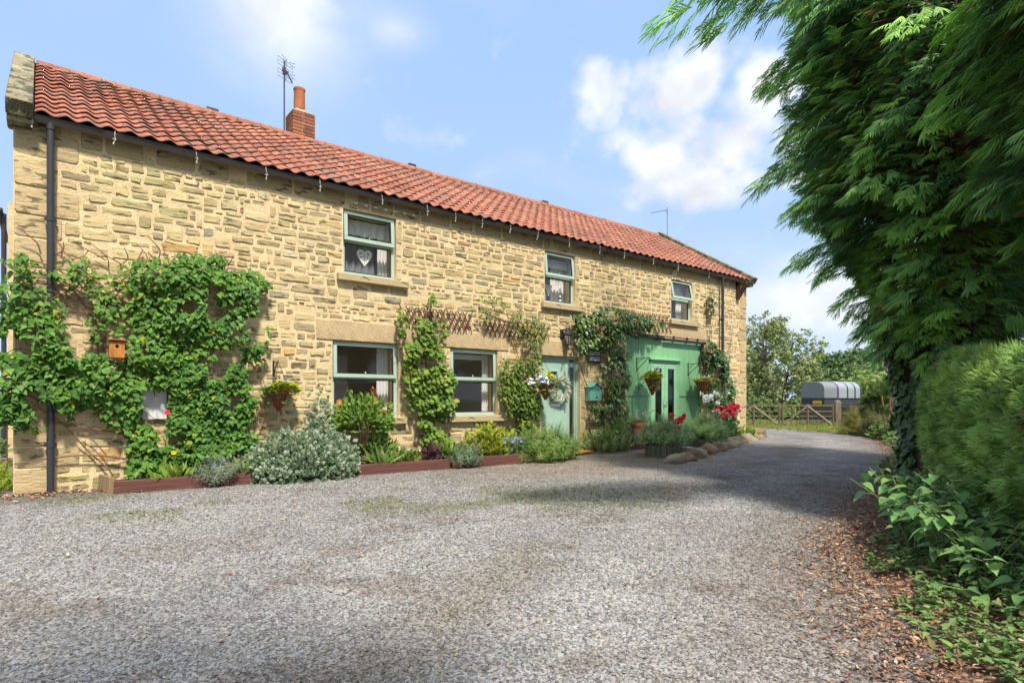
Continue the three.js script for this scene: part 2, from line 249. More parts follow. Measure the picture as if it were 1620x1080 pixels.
const leafRound = stripLeaf([[0, 0.1], [0.25, 0.36], [0.7, 0.36], [1, 0.08]], 0, 0.12, 0.12);
const leafIvy = (() => { const o = [[0, -0.02], [0.3, -0.12], [0.46, 0.16], [0.3, 0.3], [0.34, 0.62], [0.14, 0.62], [0, 1], [-0.14, 0.62], [-0.34, 0.62], [-0.3, 0.3], [-0.46, 0.16], [-0.3, -0.12]], pos = [0, 0.28, 0.06], idx = []; o.forEach(([x, y]) => pos.push(x, y, -0.03 + 0.05 * Math.abs(x))); for (let i = 0; i < 12; i++) idx.push(0, 1 + i, 1 + (i + 1) % 12); return rawGeo(pos, idx); })();
const leafDry = rawGeo([0, 0, 0.10, 0.20, 0.22, 0.30, 0.26, 0.6, 0.26, 0.12, 1, 0.34, -0.18, 0.66, 0.16, -0.26, 0.22, 0.24, 0.02, 0.5, -0.02], [6, 0, 1, 6, 1, 2, 6, 2, 3, 6, 3, 4, 6, 4, 5, 6, 5, 0]);
const blade = rawGeo([-0.03, 0, 0, 0.03, 0, 0, -0.022, 0.5, 0.05, 0.022, 0.5, 0.05, 0, 1, 0.22], [0, 1, 2, 2, 1, 3, 2, 3, 4]);
const petal = stripLeaf([[0, 0.1], [0.5, 0.42], [0.9, 0.3], [1, 0.12]], 0, -0.1, -0.15);
const tuft = (() => { const r = rng(5), L = []; for (let i = 0; i < 9; i++) { const g = blade.clone(); g.scale(1.2, 0.6 + r() * 0.5, 1).rotateX(r() * 0.7).rotateY(r() * 6.28).translate(jit(r, 0.12), 0, jit(r, 0.12)); L.push(g); } return merge(L); })();
const flower5 = (() => { const L = []; for (let i = 0; i < 6; i++) { const g = petal.clone(); g.scale(0.5, 0.5, 0.5).rotateX(-0.5).rotateZ(i * PI / 3); L.push(g); } for (let i = 0; i < 5; i++) { const g = petal.clone(); g.scale(0.38, 0.36, 0.38).rotateX(0.45).rotateZ(i * PI / 2.5 + 0.4).translate(0, 0, 0.06); L.push(g); } return merge(L); })();   // a double bloom facing +z
const foliage = (o = {}) => M([1, 1, 1], o.rough ?? 0.6, { phys: true, transmission: o.tr ?? 0.3, thickness: 0, ior: 1.4, specularIntensity: o.spec ?? 0.6, map: leafTex });
const leafMat = foliage({ rough: 0.62, tr: 0.28 }), glossyLeaf = M([1, 1, 1], 0.36, { phys: true, specularIntensity: 0.8 }), dullMat = M([1, 1, 1], 0.9);
const green = (r, a, b, dark = 0.75) => { const t = r(), k = dark + (1 - dark) * r() * 1.3; return [lerp(a[0], b[0], t) * k, lerp(a[1], b[1], t) * k, lerp(a[2], b[2], t) * k]; };
const rdir = (r) => { const t = r() * 6.283, y = r() * 2 - 1, c = Math.sqrt(1 - y * y); return V(c * Math.cos(t), y, c * Math.sin(t)); };

{ // loose stones of the drive, near the lens
  const r = rng(77), g = new THREE.IcosahedronGeometry(0.5, 0), p = g.attributes.position; const seen = {};
  for (let i = 0; i < p.count; i++) { const k = [p.getX(i), p.getY(i), p.getZ(i)].map((a) => a.toFixed(2)).join(); seen[k] ??= 0.72 + 0.5 * r(); p.setXYZ(i, p.getX(i) * seen[k], p.getY(i) * seen[k], p.getZ(i) * seen[k]); }
  g.computeVertexNormals();
  const items = [];
  for (let i = 0; i < 900000 && items.length < 330000; i++) {
    const x = -3 + r() * 14, z = 0.8 + r() * 9.4, dx = x - EYE.x, dz = z - EYE.z, dep = dx * FWD.x + dz * FWD.z, lat = dx * RIGHT.x + dz * RIGHT.z;
    if (dep < 2.0 || dep > 12 || Math.abs(lat) > dep * 0.9 + 0.4 || r() > Math.pow(3.6 / Math.max(3.6, dep), 1.3) * sstep(12, 6, dep)) continue;
    const e = z > 6 ? edgeDist(x, z) : 2; if (e < -0.15) continue; if (e < 0.6 && r() > e + 0.45) continue;
    const s = 0.0095 + 0.013 * r() * r() + 0.002, t = r(), k = (0.115 + 0.285 * t), w = r();
    const q = driveTint(x, z), c = (w > 0.9 ? [k * 1.05, k * 0.9, k * 0.72] : w < 0.25 ? [k * 0.98, k * 0.985, k * 1.0] : [k * 1.01, k * 0.98, k * 0.935]).map((v, i) => v * lerp(1, q[i], 0.8));
    items.push({ p: V(x, driveY(x, z) + s * 0.12, z), d: V(jit(r, 0.4), 1, jit(r, 0.4)), n: V(jit(r, 1), 0, jit(r, 1)), s: [s * 1.6, s * 0.6, s * 1.05], c });
  }
  const m = copies('gravel', g, dullMat, items); tag(m, 'loose grey gravel chippings spread over the near part of the drive', 'gravel');
  m.material.flatShading = false;
}
{ // fallen leaves on the verge and a few blown on to the drive
  const r = rng(79), items = [];
  const col = () => { const t = r(); return t < 0.38 ? [0.30, 0.14, 0.085] : t < 0.58 ? [0.40, 0.24, 0.15] : t < 0.84 ? [0.19, 0.11, 0.065] : t < 0.96 ? [0.52, 0.40, 0.26] : [0.45, 0.21, 0.06]; };
  for (let i = 0; i < 90000 && items.length < 30000; i++) {
    const k = Math.floor(20 + r() * (VI - 20)), a = edgePts[k], b = edgePts[k + 1], dx = b.x - a.x, dz = b.z - a.z, l = Math.hypot(dx, dz), d = -0.12 + 1.05 * r() - 0.35 * r() * r() * r() + jit(r, 0.2); if (d < 0 && r() < -d * 1.4) continue;
    const x = a.x - dz / l * d + dx * r(), z = a.z + dx / l * d; if (Math.hypot(x - EYE.x, z - EYE.z) < 1.4) continue;
    const t = Math.max(0, d) / 5, near = 1.0; const y = Math.max(driveY(x, z), d > 0 ? vergeY(Math.pow(t, 1), x, z) : -1) + 0.012 + 0.02 * r();
    items.push({ p: V(x, y, z), d: V(jit(r, 1), jit(r, 0.25), jit(r, 1)), n: V(jit(r, 0.5), r() > 0.2 ? 1 : -1, jit(r, 0.5)), s: [0.012 + r() * 0.026, 0.016 + r() * 0.04 * r() + 0.006, 0.03], c: col() });
  }
  for (let i = 0; i < 420; i++) { const x = -2 + r() * 14, z = 0.7 + r() * 7; if (edgeDist(x, z) < 0.3) continue; items.push({ p: V(x, driveY(x, z) + 0.012, z), d: V(jit(r, 1), 0.1, jit(r, 1)), n: V(jit(r, 0.3), 1, jit(r, 0.3)), s: 0.015 + r() * 0.03, c: col() }); }
  for (let i = 0; i < 500; i++) { const x = -1.5 + r() * 3, z = 0.05 + r() * 0.75 * r(); items.push({ p: V(x, driveY(x, z) + 0.012, z), d: V(jit(r, 1), 0.1, jit(r, 1)), n: V(jit(r, 0.3), 1, jit(r, 0.3)), s: 0.025 + r() * 0.04, c: col() }); }
  tag(copies('leaf_litter', leafDry, dullMat, items), 'brown fallen leaves lying along the edge of the drive', 'leaf litter');
}
{ // grass: on the strip before the gate, and sparse tufts in the gravel
  const r = rng(83), items = [];
  for (let i = 0; i < 5200; i++) { const k = Math.floor(VI - 6 + r() * (edgePts.length - VI)), a = edgePts[k], b = edgePts[Math.min(k + 1, edgePts.length - 1)], dx = b.x - a.x, dz = b.z - a.z, l = Math.hypot(dx, dz) || 1, d = 0.05 + r() * 7; items.push({ p: V(a.x - dz / l * d, 0.04, a.z + dx / l * d), d: V(jit(r, 0.15), 1, jit(r, 0.15)), n: rdir(r), s: 0.09 + 0.1 * r() * (d > 4.5 ? 2.6 : 1), c: green(r, [0.22, 0.30, 0.04], [0.34, 0.36, 0.07]) }); }
  tag(copies('grass', tuft, leafMat, items), 'bright mown grass strip between the bend of the drive and the gate', 'grass');
  const it2 = [];
  for (let i = 0; i < 9000 && it2.length < 1300; i++) { const x = 0 + r() * 8, z = 0.9 + r() * 6, al = Math.abs(z - (1.0 + 0.627 * x)); if (al > 1.3 || fbm(x * 1.2 + 4, z * 1.2, 117, 4) < 0.55 || r() < al * 0.5) continue; it2.push({ p: V(x, driveY(x, z), z), d: V(jit(r, 0.5), 1, jit(r, 0.5)), n: rdir(r), s: 0.018 + 0.035 * r(), c: green(r, [0.12, 0.2, 0.03], [0.26, 0.30, 0.08]) }); }
  for (let i = 0; i < 260; i++) { const x = -2.4 + r() * 2.2, z = -0.4 + r() * 0.5; it2.push({ p: V(x, 0.01, z), d: V(jit(r, 0.3), 1, jit(r, 0.3)), n: rdir(r), s: 0.05 + 0.06 * r(), c: green(r, [0.12, 0.2, 0.03], [0.2, 0.28, 0.05]) }); }
  tag(copies('moss_tufts', tuft, leafMat, it2), 'thin green moss and grass tufts growing in the gravel between the wheel tracks', 'moss');
}
// ------------------------------------------------------------------ cottage
const LEN = 17.4, DEP = 6.5, WALLTOP = 4.9, EAVE = [0.17, 4.90], RIDGE = [-3.25, 7.0];
const OPEN = { w1: [4.38, 5.40, 3.42, 4.56], w2: [9.05, 10.0, 3.40, 4.56], w3: [13.62, 14.58, 3.40, 4.50], g1: [4.19, 5.45, 0.92, 2.26], g2: [6.57, 7.74, 0.92, 2.26], door: [8.94, 10.16, 0.06, 2.22], barn: [11.79, 15.02, 0.06, 2.86] };
const cottage = thing('cottage', 'long two-storey stone cottage with red pantile roof and green windows', 'house');
const stoneMap = stoneTex.clone(); stoneMap.repeat.set(1.3, 1.3); const stoneB = stoneBump.clone(); stoneB.repeat.set(1.5, 1.5);
const mortarMap = mortarTex.clone(); mortarMap.repeat.set(0.9, 0.9); const grainB = grainBump.clone(); grainB.repeat.set(2, 2);
const toolB = toolTex.clone(); toolB.repeat.set(1.6, 1.6);
const mortar = M([0.765, 0.60, 0.36], 0.95, { map: mortarMap, bumpMap: grainB, bumpScale: 0.010 });
const stoneVC = M([1, 1, 1], 0.9, { map: stoneMap, bumpMap: stoneB, bumpScale: 0.014, vertexColors: true });
const dressed = M([0.56, 0.43, 0.255], 0.9, { map: mortarMap, bumpMap: toolB, bumpScale: 0.012 });
const sillMat = M([0.46, 0.37, 0.215], 0.9, { map: stoneMap, bumpMap: grainB, bumpScale: 0.006 });
const rB = rng(2024);
const wallG = grp('wall', cottage);
{ // mortared front with its openings
  const s = new THREE.Shape([[0, -0.4], [LEN, -0.4], [LEN, WALLTOP], [0, WALLTOP]].map((p) => new THREE.Vector2(...p)));
  for (const [a, b, c, d] of Object.values(OPEN)) s.holes.push(new THREE.Path([[a, c], [a, d], [b, d], [b, c]].map((p) => new THREE.Vector2(...p))));
  const g = new THREE.ExtrudeGeometry(s, { depth: 0.45, bevelEnabled: false }).translate(0, 0, -0.45);
  mesh('mortar_face', g, mortar, wallG);
}
const gable = new THREE.Shape([[-0.46, -0.4], [-DEP, -0.4], [-DEP, WALLTOP], [RIDGE[0], RIDGE[1] - 0.1], [-0.46, WALLTOP + 0.2]].map(([z, y]) => new THREE.Vector2(-z, y)));
for (const x of [0, LEN - 0.4]) mesh('gable_wall', new THREE.ExtrudeGeometry(gable, { depth: 0.4, bevelEnabled: false }).rotateY(PI / 2).translate(x, 0, 0), M([0.5, 0.39, 0.22], 0.95, { map: stoneMap, bumpMap: stoneB, bumpScale: 0.02 }), cottage);
{ const s = new THREE.Shape([[0.4, -0.4], [LEN - 0.4, -0.4], [LEN - 0.4, WALLTOP], [0.4, WALLTOP]].map((p) => new THREE.Vector2(...p))); for (const x of [1.6, 4.6, 6.9, 9.4, 13.6]) for (const y of [0.95, 3.3]) s.holes.push(new THREE.Path([[x, y], [x, y + 1.15], [x + 1.1, y + 1.15], [x + 1.1, y]].map((p) => new THREE.Vector2(...p)))); mesh('back_wall', new THREE.ExtrudeGeometry(s, { depth: 0.4, bevelEnabled: false }).translate(0, 0, -DEP), mortar, cottage); }  // unseen rear openings, added to let daylight into the rooms
mesh('interior', [box(LEN - 0.9, 0.2, DEP - 0.9, LEN / 2, 2.8, -DEP / 2), box(LEN - 0.9, 0.1, DEP - 0.9, LEN / 2, 0.0, -DEP / 2), box(LEN - 0.9, 2.6, 0.1, LEN / 2, 1.36, -3.0), box(LEN - 0.9, 2.0, 0.1, LEN / 2, 3.92, -2.6), ...[3.2, 8.3, 11.2, 16.3].map((x) => box(0.1, 5, DEP - 0.9, x, 2.5, -DEP / 2))], M([0.6, 0.56, 0.5], 0.9), cottage);

// ---- stones
const PAL = [[0.60, 0.47, 0.27], [0.55, 0.43, 0.25], [0.52, 0.42, 0.26], [0.47, 0.385, 0.245], [0.52, 0.43, 0.25], [0.66, 0.54, 0.345], [0.57, 0.43, 0.22], [0.42, 0.345, 0.225], [0.61, 0.495, 0.31], [0.48, 0.425, 0.315]];
function stoneGeo(x0, x1, yb, yt, r, o = {}) { // irregular face stone, proud of the mortar
  const w = x1 - x0, h = yt - yb, cx = (x0 + x1) / 2, cy = (yb + yt) / 2, rx = w / 2, ry = h / 2, n = 14, out = [], jr = o.jr ?? 0.17, proud = o.proud ?? (0.002 + 0.011 * r() * r() + 0.005 * r()), round = o.round ?? 0.55;
  for (let i = 0; i < n; i++) { const a = (i + 0.5) / n * 2 * PI, c = Math.cos(a), s = Math.sin(a), e = 2 / (2 + 5 * (1 - round) + 1.2), kx = Math.sign(c) * Math.pow(Math.abs(c), e * 0.75), ky = Math.sign(s) * Math.pow(Math.abs(s), e * 0.75), j = 1 - jr * r() ; out.push([cx + kx * rx * j, cy + ky * ry * (1 - jr * 1.8 * r())]); }
  const pos = [], idx = [], t1 = jit(r, 0.006), t2 = jit(r, 0.008), ins = Math.min(0.014, h * 0.12);
  const ring = (k, z, f) => { for (const [x, y] of out) { const dx = x - cx, dy = y - cy, l = Math.hypot(dx, dy), m = Math.max(0.2, 1 - k / l); pos.push(cx + dx * m, cy + dy * m, z + (f ? t1 * dx / rx + t2 * dy / ry + jit(r, 0.0035) : 0)); } };
  ring(0, -0.012, 0); ring(ins * 0.2, proud * 0.8, 0.5); ring(ins * 0.9, proud, 1);
  const m = 5; for (let i = 0; i < m; i++) { const a = i / m * 2 * PI + r(); pos.push(cx + Math.cos(a) * rx * 0.42, cy + Math.sin(a) * ry * 0.4, proud + 0.001 + jit(r, 0.004) + t1 * Math.cos(a) * 0.4); }
  pos.push(cx + jit(r, rx * 0.1), cy, proud + 0.001 + jit(r, 0.004)); const C = 3 * n + m;
  for (let q = 0; q < 2; q++) for (let i = 0; i < n; i++) { const a = q * n + i, b = q * n + (i + 1) % n; idx.push(a, b, a + n, b, b + n, a + n); }
  for (let i = 0; i < n; i++) { const j = (i + 1) % n, ki = Math.round(i / n * m) % m, kj = Math.round((i + 1) / n * m) % m; idx.push(2 * n + i, 2 * n + j, 3 * n + ki); if (ki !== kj) idx.push(2 * n + j, 3 * n + kj, 3 * n + ki); }
  for (let i = 0; i < m; i++) idx.push(3 * n + i, 3 * n + (i + 1) % m, C);
  const ux = r() * 5, uy = r() * 5, uv = []; for (let i = 0; i < pos.length; i += 3) uv.push(pos[i] + ux, pos[i + 1] + uy);
  const g = rawGeo(pos, idx, uv);
  // ring vertices may have wound clockwise
  return g;
}
function stoneColor(x, y, r) {
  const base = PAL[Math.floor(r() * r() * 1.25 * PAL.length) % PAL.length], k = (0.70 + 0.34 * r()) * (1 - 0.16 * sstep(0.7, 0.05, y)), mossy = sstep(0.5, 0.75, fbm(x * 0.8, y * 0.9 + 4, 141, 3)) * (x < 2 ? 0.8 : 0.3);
  if (r() < 0.005) return [0.43, 0.23, 0.14]; if (r() < 0.018) return [0.56, 0.36, 0.14];
  return [base[0] * k * (0.99 - 0.12 * mossy), base[1] * k * 0.985, base[2] * k * (0.90 - 0.2 * mossy)];
}
const stones = []; // {g, x, y, a}
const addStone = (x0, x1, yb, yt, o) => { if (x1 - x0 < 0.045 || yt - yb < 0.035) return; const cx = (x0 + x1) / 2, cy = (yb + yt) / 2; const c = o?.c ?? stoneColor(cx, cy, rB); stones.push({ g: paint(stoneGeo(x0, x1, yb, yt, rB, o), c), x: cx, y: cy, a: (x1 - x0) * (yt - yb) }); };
{
  const blocks = []; // kept clear: openings, dressed stone
  for (const [k, [a, b, c, d]] of Object.entries(OPEN)) blocks.push([a - 0.012, b + 0.012, c - 0.01, d + 0.005]);
  const dressedAt = [['lintel', 3.91, 5.82, 2.265, 2.60], ['lintel', 6.28, 8.02, 2.265, 2.58], ['lintel', 8.62, 10.36, 2.225, 2.56], ['lintel', 11.55, 15.25, 2.93, 3.22], ['sill', 4.26, 5.62, 3.30, 3.42], ['sill', 8.93, 10.22, 3.28, 3.40], ['sill', 13.52, 14.82, 3.28, 3.40], ['sill', 4.08, 5.58, 0.79, 0.92], ['sill', 6.50, 7.90, 0.79, 0.92]];
  for (const [n, a, b, c, d] of dressedAt) blocks.push([a - 0.01, b + 0.01, c - 0.01, d + 0.01]);
  // tall jamb stones beside upper windows and door
  for (const [x, y0, y1, w] of [[5.40, 3.43, 4.56, 0.11], [10.0, 3.41, 4.56, 0.12], [14.58, 3.41, 4.50, 0.12], [7.74, 0.93, 2.26, 0.1], [5.45, 0.93, 2.26, 0.09], [10.16, 0.1, 2.22, 0.16]]) { let y = y0; while (y < y1 - 0.05) { const h = Math.min(y1 - y, 0.35 + rB() * 0.4); blocks.push([x, x + w, y, y + h]); const c = stoneColor(x, y, rB); addStone(x + 0.004, x + w - 0.006, y + 0.006, y + h - 0.006, { proud: 0.006, jr: 0.03, round: 0.2, c: [c[0] * 0.6 + 0.24, c[1] * 0.6 + 0.19, c[2] * 0.6 + 0.115] }); y += h; } }
  // quoins
  for (const right of [0, 1]) { let y = 0.02, k = 0; while (y < WALLTOP - 0.12) { let h = 0.27 + rB() * 0.13; if (WALLTOP - y < 0.5) h = WALLTOP - y - 0.02; const w = (k % 2 ? 0.62 : 0.40) + rB() * 0.12, x0 = right ? LEN - w * 0.8 : 0.004, x1 = right ? LEN - 0.004 : w; blocks.push([x0 - 0.01, x1 + 0.01, y - 0.002, y + h + 0.002]); const t = 0.92 + rB() * 0.2; addStone(x0, x1, y + 0.005, y + h - 0.006, { proud: 0.012, jr: 0.02, round: 0.08, c: [0.50 * t, 0.385 * t, 0.21 * t] }); y += h; k++; } }
  let y = 0.0, row = 0; const tall = [];
  while (y < WALLTOP - 0.03) {
    let h = 0.07 + 0.095 * rB() + (y < 0.5 ? 0.04 : 0); if (WALLTOP - (y + h) < 0.07) h = WALLTOP - y;
    if (y + h > 4.66 && y < 4.8) h = WALLTOP - y;
    const top = y + h >= WALLTOP - 0.001;
    const wob = (x, k) => 0.036 * (fbm(x * 1.1, k * 3.7, 151, 3) - 0.5) * 2, bot = (x) => y + (row ? wob(x, row) : 0), tp = (x) => y + h + (top ? 0 : wob(x, row + 1));
    let x = -0.1 * rB();
    while (x < LEN) {
      let w = top ? 0.45 + rB() * 0.5 : clamp(h * (1.15 + 2.4 * rB() * (0.5 + 0.9 * rB())), 0.10, 0.62), x1 = x + w;
      const jx = 0.006 + 0.013 * rB(), jy = 0.005 + 0.011 * rB(), raise = !top && rB() < 0.10 ? 0.05 + rB() * 0.06 : 0;
      let parts = [[Math.max(0.0, x + jx), Math.min(LEN, x1 - jx)]];
      let yb = bot((x + x1) / 2) + jy, yt = tp((x + x1) / 2) - jy + raise;
      for (const [a, b, c, d] of [...blocks, ...tall]) {
        if (d <= yb + 0.012 || c >= yt - 0.012) continue;
        const next = [];
        for (const [p, q] of parts) {
          if (b <= p || a >= q) { next.push([p, q]); continue; }
          const cover = Math.min(d, yt) - Math.max(c, yb);
          if (cover < (yt - yb) * 0.55 && a <= p + 0.03 && b >= q - 0.03) { if (c > yb) yt = Math.min(yt, c - 0.01); else yb = Math.max(yb, d + 0.01); next.push([p, q]); continue; }
          if (a - p > 0.05) next.push([p, a - 0.008]); if (q - b > 0.05) next.push([b + 0.008, q]);
        }
        parts = next;
      }
      for (const [p, q] of parts) {
        if (!top && rB() < 0.09 && yt - yb > 0.12) { const m = lerp(yb, yt, 0.4 + 0.2 * rB()); addStone(p, q, yb, m - 0.007); addStone(p, q, m + 0.007, yt); } else addStone(p, q, yb, yt, top ? { jr: 0.05, round: 0.2, c: [0.44, 0.33, 0.18] } : undefined);
        if (raise) tall.push([p, q, yt - raise - 0.02, yt + 0.008]);
      }
      x = x1;
    }
    y += h; row++;
  }
  stones.forEach((s) => { s.k = s.a / (((s.x - EYE.x) * FWD.x - EYE.z * FWD.z) ** 2); });
  stones.sort((a, b) => b.k - a.k);
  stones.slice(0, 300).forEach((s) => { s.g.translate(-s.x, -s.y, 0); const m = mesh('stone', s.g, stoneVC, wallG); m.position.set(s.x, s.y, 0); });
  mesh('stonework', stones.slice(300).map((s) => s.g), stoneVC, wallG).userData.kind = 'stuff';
  for (const [n, a, b, c, d] of dressedAt) if (n === 'lintel') mesh('lintel', boxUV(new RoundedBoxGeometry(b - a, d - c, 0.2, 2, 0.012)).translate((a + b) / 2, (c + d) / 2, -0.079), dressed, wallG);
}
// ---- roof
const slope = V(0, RIDGE[1] - EAVE[1], RIDGE[0] - EAVE[0]), slopeL = slope.length(), up = slope.clone().normalize(), nrm = V(0, -up.z, up.y), pitch = Math.atan2(up.y, -up.z);
const sag = (x, v) => (-0.045 * Math.sin(clamp(x / LEN) * PI) * (v / slopeL) + 0.02 * (fbm(x * 0.5, v * 0.5, 161, 2) - 0.5)) + 0.03 * Math.max(0, 1 - x / 3) * (v / slopeL);
const roof = grp('roof', cottage);
{
  const W = 0.2355, GA = 0.302, LT = 0.375, TH = 0.015, ns = 12;
  const prof = (u) => 0.024 * Math.sin(2 * PI * u / W - 0.6) + 0.007 * (u / W);
  function tileGeo() { // u along x, v up the slope (+y), n outwards (+z)
    const pos = [], idx = [], uv = [], ul = 0.262; const add = (u, v, n) => { pos.push(u, v, n); uv.push(u, v + n); };
    for (let i = 0; i <= ns; i++) { const u = i / ns * ul, p = prof(u) + 0.034; add(u, 0, p); add(u, 0.012, p + 0.003); add(u, LT, p - 0.033); add(u, 0, p - TH); add(u, 0.1, p - TH - 0.006); }
    for (let i = 0; i < ns; i++) { const a = i * 5, b = a + 5; idx.push(a, b, a + 1, b, b + 1, a + 1, a + 1, b + 1, a + 2, b + 1, b + 2, a + 2, a + 3, b + 3, a, b + 3, b, a, a + 4, b + 4, a + 3, b + 4, b + 3, a + 3); }
    const q = ns * 5; idx.push(q, q + 2, q + 1, 0, 1, 2, q + 3, q + 4, q);
    let g = rawGeo(pos, idx, uv); return g;
  }
  const tg = tileGeo(), X0 = 0.215, X1 = 17.2, nC = Math.round((X1 - X0) / W), nR = Math.floor((slopeL + 0.06) / GA), r = rng(99), all = [];
  const tm = tileTex.clone(); tm.repeat.set(1.6, 1.6);
  const tone = (k, t) => { const b = [[0.60, 0.22, 0.13], [0.55, 0.195, 0.115], [0.63, 0.265, 0.165], [0.49, 0.175, 0.105], [0.42, 0.20, 0.135]][k % 5]; return b.map((c) => c * t); };
  const mats = []; for (let k = 0; k < 10; k++) mats.push(M(tone(k, k < 5 ? 1 : 0.82), 0.85, { map: tm, bumpMap: grainB, bumpScale: 0.004 }));
  const tmVC = M([1, 1, 1], 0.85, { map: tm, bumpMap: grainB, bumpScale: 0.004, vertexColors: true });
  const variants = [0, 1, 2, 3].map((k) => { const g = tg.clone(), uv = g.attributes.uv; for (let i = 0; i < uv.count; i++) uv.setXY(i, uv.getX(i) + k * 0.37, uv.getY(i) + k * 0.61); return g; });
  const base = new THREE.Quaternion().setFromRotationMatrix(new THREE.Matrix4().makeBasis(V(1, 0, 0), up, nrm));
  for (let row = 0; row < nR; row++) for (let c = 0; c < nC; c++) {
    const x = X0 + c * W + jit(r, 0.004), v = row * GA - 0.05 + jit(r, 0.008) - (r() < 0.02 ? 0.02 + 0.02 * r() : 0), n = sag(x, v) + jit(r, 0.003);
    const p = V(x, EAVE[1], EAVE[0]).addScaledVector(up, v).addScaledVector(nrm, n);
    const q = base.clone().multiply(new THREE.Quaternion().setFromAxisAngle(V(0, 0, 1), jit(r, 0.012))).multiply(new THREE.Quaternion().setFromAxisAngle(V(0, 1, 0), jit(r, 0.012)));
    const dark = fbm(x * 0.6, v * 1.4, 163, 3) > 0.53 - 0.02 * row ? 1 : 0, k = Math.floor(r() * 5) + (dark && r() < 0.75 ? 5 : 0);
    const d = p.clone().sub(EYE); all.push({ p, q, k, g: variants[Math.floor(r() * 4)], s: Math.abs(d.clone().normalize().dot(nrm)) / d.lengthSq() });
  }
  all.sort((a, b) => b.s - a.s);
  all.slice(0, 300).forEach((t) => { const m = mesh('tile', t.g, mats[t.k], roof); m.position.copy(t.p); m.quaternion.copy(t.q); });
  mesh('tiles', all.slice(300).map((t) => paint(t.g.clone().applyQuaternion(t.q).translate(t.p.x, t.p.y, t.p.z), tone(t.k, t.k < 5 ? 1 : 0.82))), tmVC, roof).userData.kind = 'stuff';
  // boarding under the tiles and the rear slope
  const deck = box(LEN - 0.3, 0.06, slopeL + 0.1, 0, 0, 0); deck.rotateX(pitch); 
  const mid = V(LEN / 2, (EAVE[1] + RIDGE[1]) / 2, (EAVE[0] + RIDGE[0]) / 2).addScaledVector(nrm, -0.075);
  mesh('roof_boarding', deck.translate(mid.x, mid.y, mid.z), M([0.12, 0.09, 0.07], 0.9), roof);
  const rear = box(LEN - 0.3, 0.08, slopeL + 0.1).rotateX(-pitch).translate(LEN / 2, (EAVE[1] + RIDGE[1]) / 2 - 0.03, 2 * RIDGE[0] - (EAVE[0] + RIDGE[0]) / 2);
  mesh('rear_slope', rear, M([0.4, 0.13, 0.08], 0.9, { map: tm }), roof);
  // ridge
  const rc = [[0.60, 0.205, 0.10], [0.56, 0.18, 0.085], [0.64, 0.235, 0.125], [0.52, 0.165, 0.08]].map((c) => M(c, 0.8, { map: tm, bumpMap: grainB, bumpScale: 0.003 }));
  const nRidge = 37, rl = (17.2 - 0.22) / nRidge;
  for (let i = 0; i < nRidge; i++) {
    const L = rl - 0.008, o = new THREE.CylinderGeometry(0.125, 0.125, L, 12, 1, true, 0, PI), n = new THREE.CylinderGeometry(0.108, 0.108, L, 12, 1, true, 0, PI);
    const cap = new THREE.RingGeometry(0.108, 0.125, 12, 1, 0, PI);
    const x = 0.22 + (i + 0.5) * rl, g = merge([o.rotateZ(PI / 2), n.rotateZ(PI / 2), cap.clone().rotateY(PI / 2).translate(L / 2, 0, 0), cap.clone().rotateY(PI / 2).translate(-L / 2, 0, 0)]);
    const m = mesh('ridge_tile', g, rc[Math.floor(r() * 4)], roof); m.position.set(x, RIDGE[1] - 0.05 + sag(x, slopeL) * up.y * 1.2 + jit(r, 0.006), RIDGE[0]); m.rotation.set(jit(r, 0.02), 0, jit(r, 0.006)); 
    if (i < 0) m.rotation.x = 0;
  }
  // lime bedding under the ridge, patchy
  const bed = []; for (let i = 0; i < 72; i++) { const x = 0.3 + i * 0.2355 + jit(r, 0.03); const b = new THREE.IcosahedronGeometry(0.06, 1); b.scale(1.5 + r(), 0.42, 0.9 + r() * 0.6).rotateX(-pitch * 0 + jit(r, 0.3)); const p = V(x, EAVE[1], EAVE[0]).addScaledVector(up, slopeL - 0.16 + jit(r, 0.03)).addScaledVector(nrm, 0.012 + sag(x, slopeL)); bed.push(b.translate(p.x, p.y, p.z)); }
  mesh('ridge_bedding', bed, M([0.34, 0.29, 0.22], 0.95, { bumpMap: grainB, bumpScale: 0.01 }), roof);
  // copings
  const copTex = tex(256, (u, v) => { const a = fbm(u * 4, v * 4, 165, 4, 4), b = fbm(u * 30, v * 30, 166, 3, 30), st = sstep(0.5, 0.68, fbm(u * 9, v * 9, 167, 4, 9)); const k = (0.62 + 0.4 * a + 0.25 * (b - 0.5)) * (1 - 0.42 * st); return [k, k * (0.99 + 0.02 * st), k * 0.9]; });
  const copMat = M([0.40, 0.355, 0.255], 0.92, { map: copTex, bumpMap: grainB, bumpScale: 0.012 });
  for (const [x0, x1, pieces] of [[-0.07, 0.20, 3], [17.21, 17.5, 4]]) {
    for (let k = 0; k < pieces; k++) { const a = -0.12 + k * (slopeL + 0.16) / pieces, b = -0.12 + (k + 1) * (slopeL + 0.16) / pieces - 0.012, g = boxUV(new RoundedBoxGeometry(x1 - x0, b - a, 0.2, 2, 0.018)), uv = g.attributes.uv; for (let i = 0; i < uv.count; i++) uv.setXY(i, uv.getX(i) + k * 0.7, uv.getY(i) * 0.6); g.applyQuaternion(base); const p = V((x0 + x1) / 2, EAVE[1], EAVE[0]).addScaledVector(up, (a + b) / 2).addScaledVector(nrm, 0.03); mesh('coping_stone', g.translate(p.x, p.y, p.z), copMat, roof); }
    const kn = boxUV(new RoundedBoxGeometry(x1 - x0 - 0.02, 0.26, 0.34, 2, 0.03)); mesh('kneeler', kn.translate((x0 + x1) / 2, EAVE[1] - 0.06, 0.03), copMat, roof);
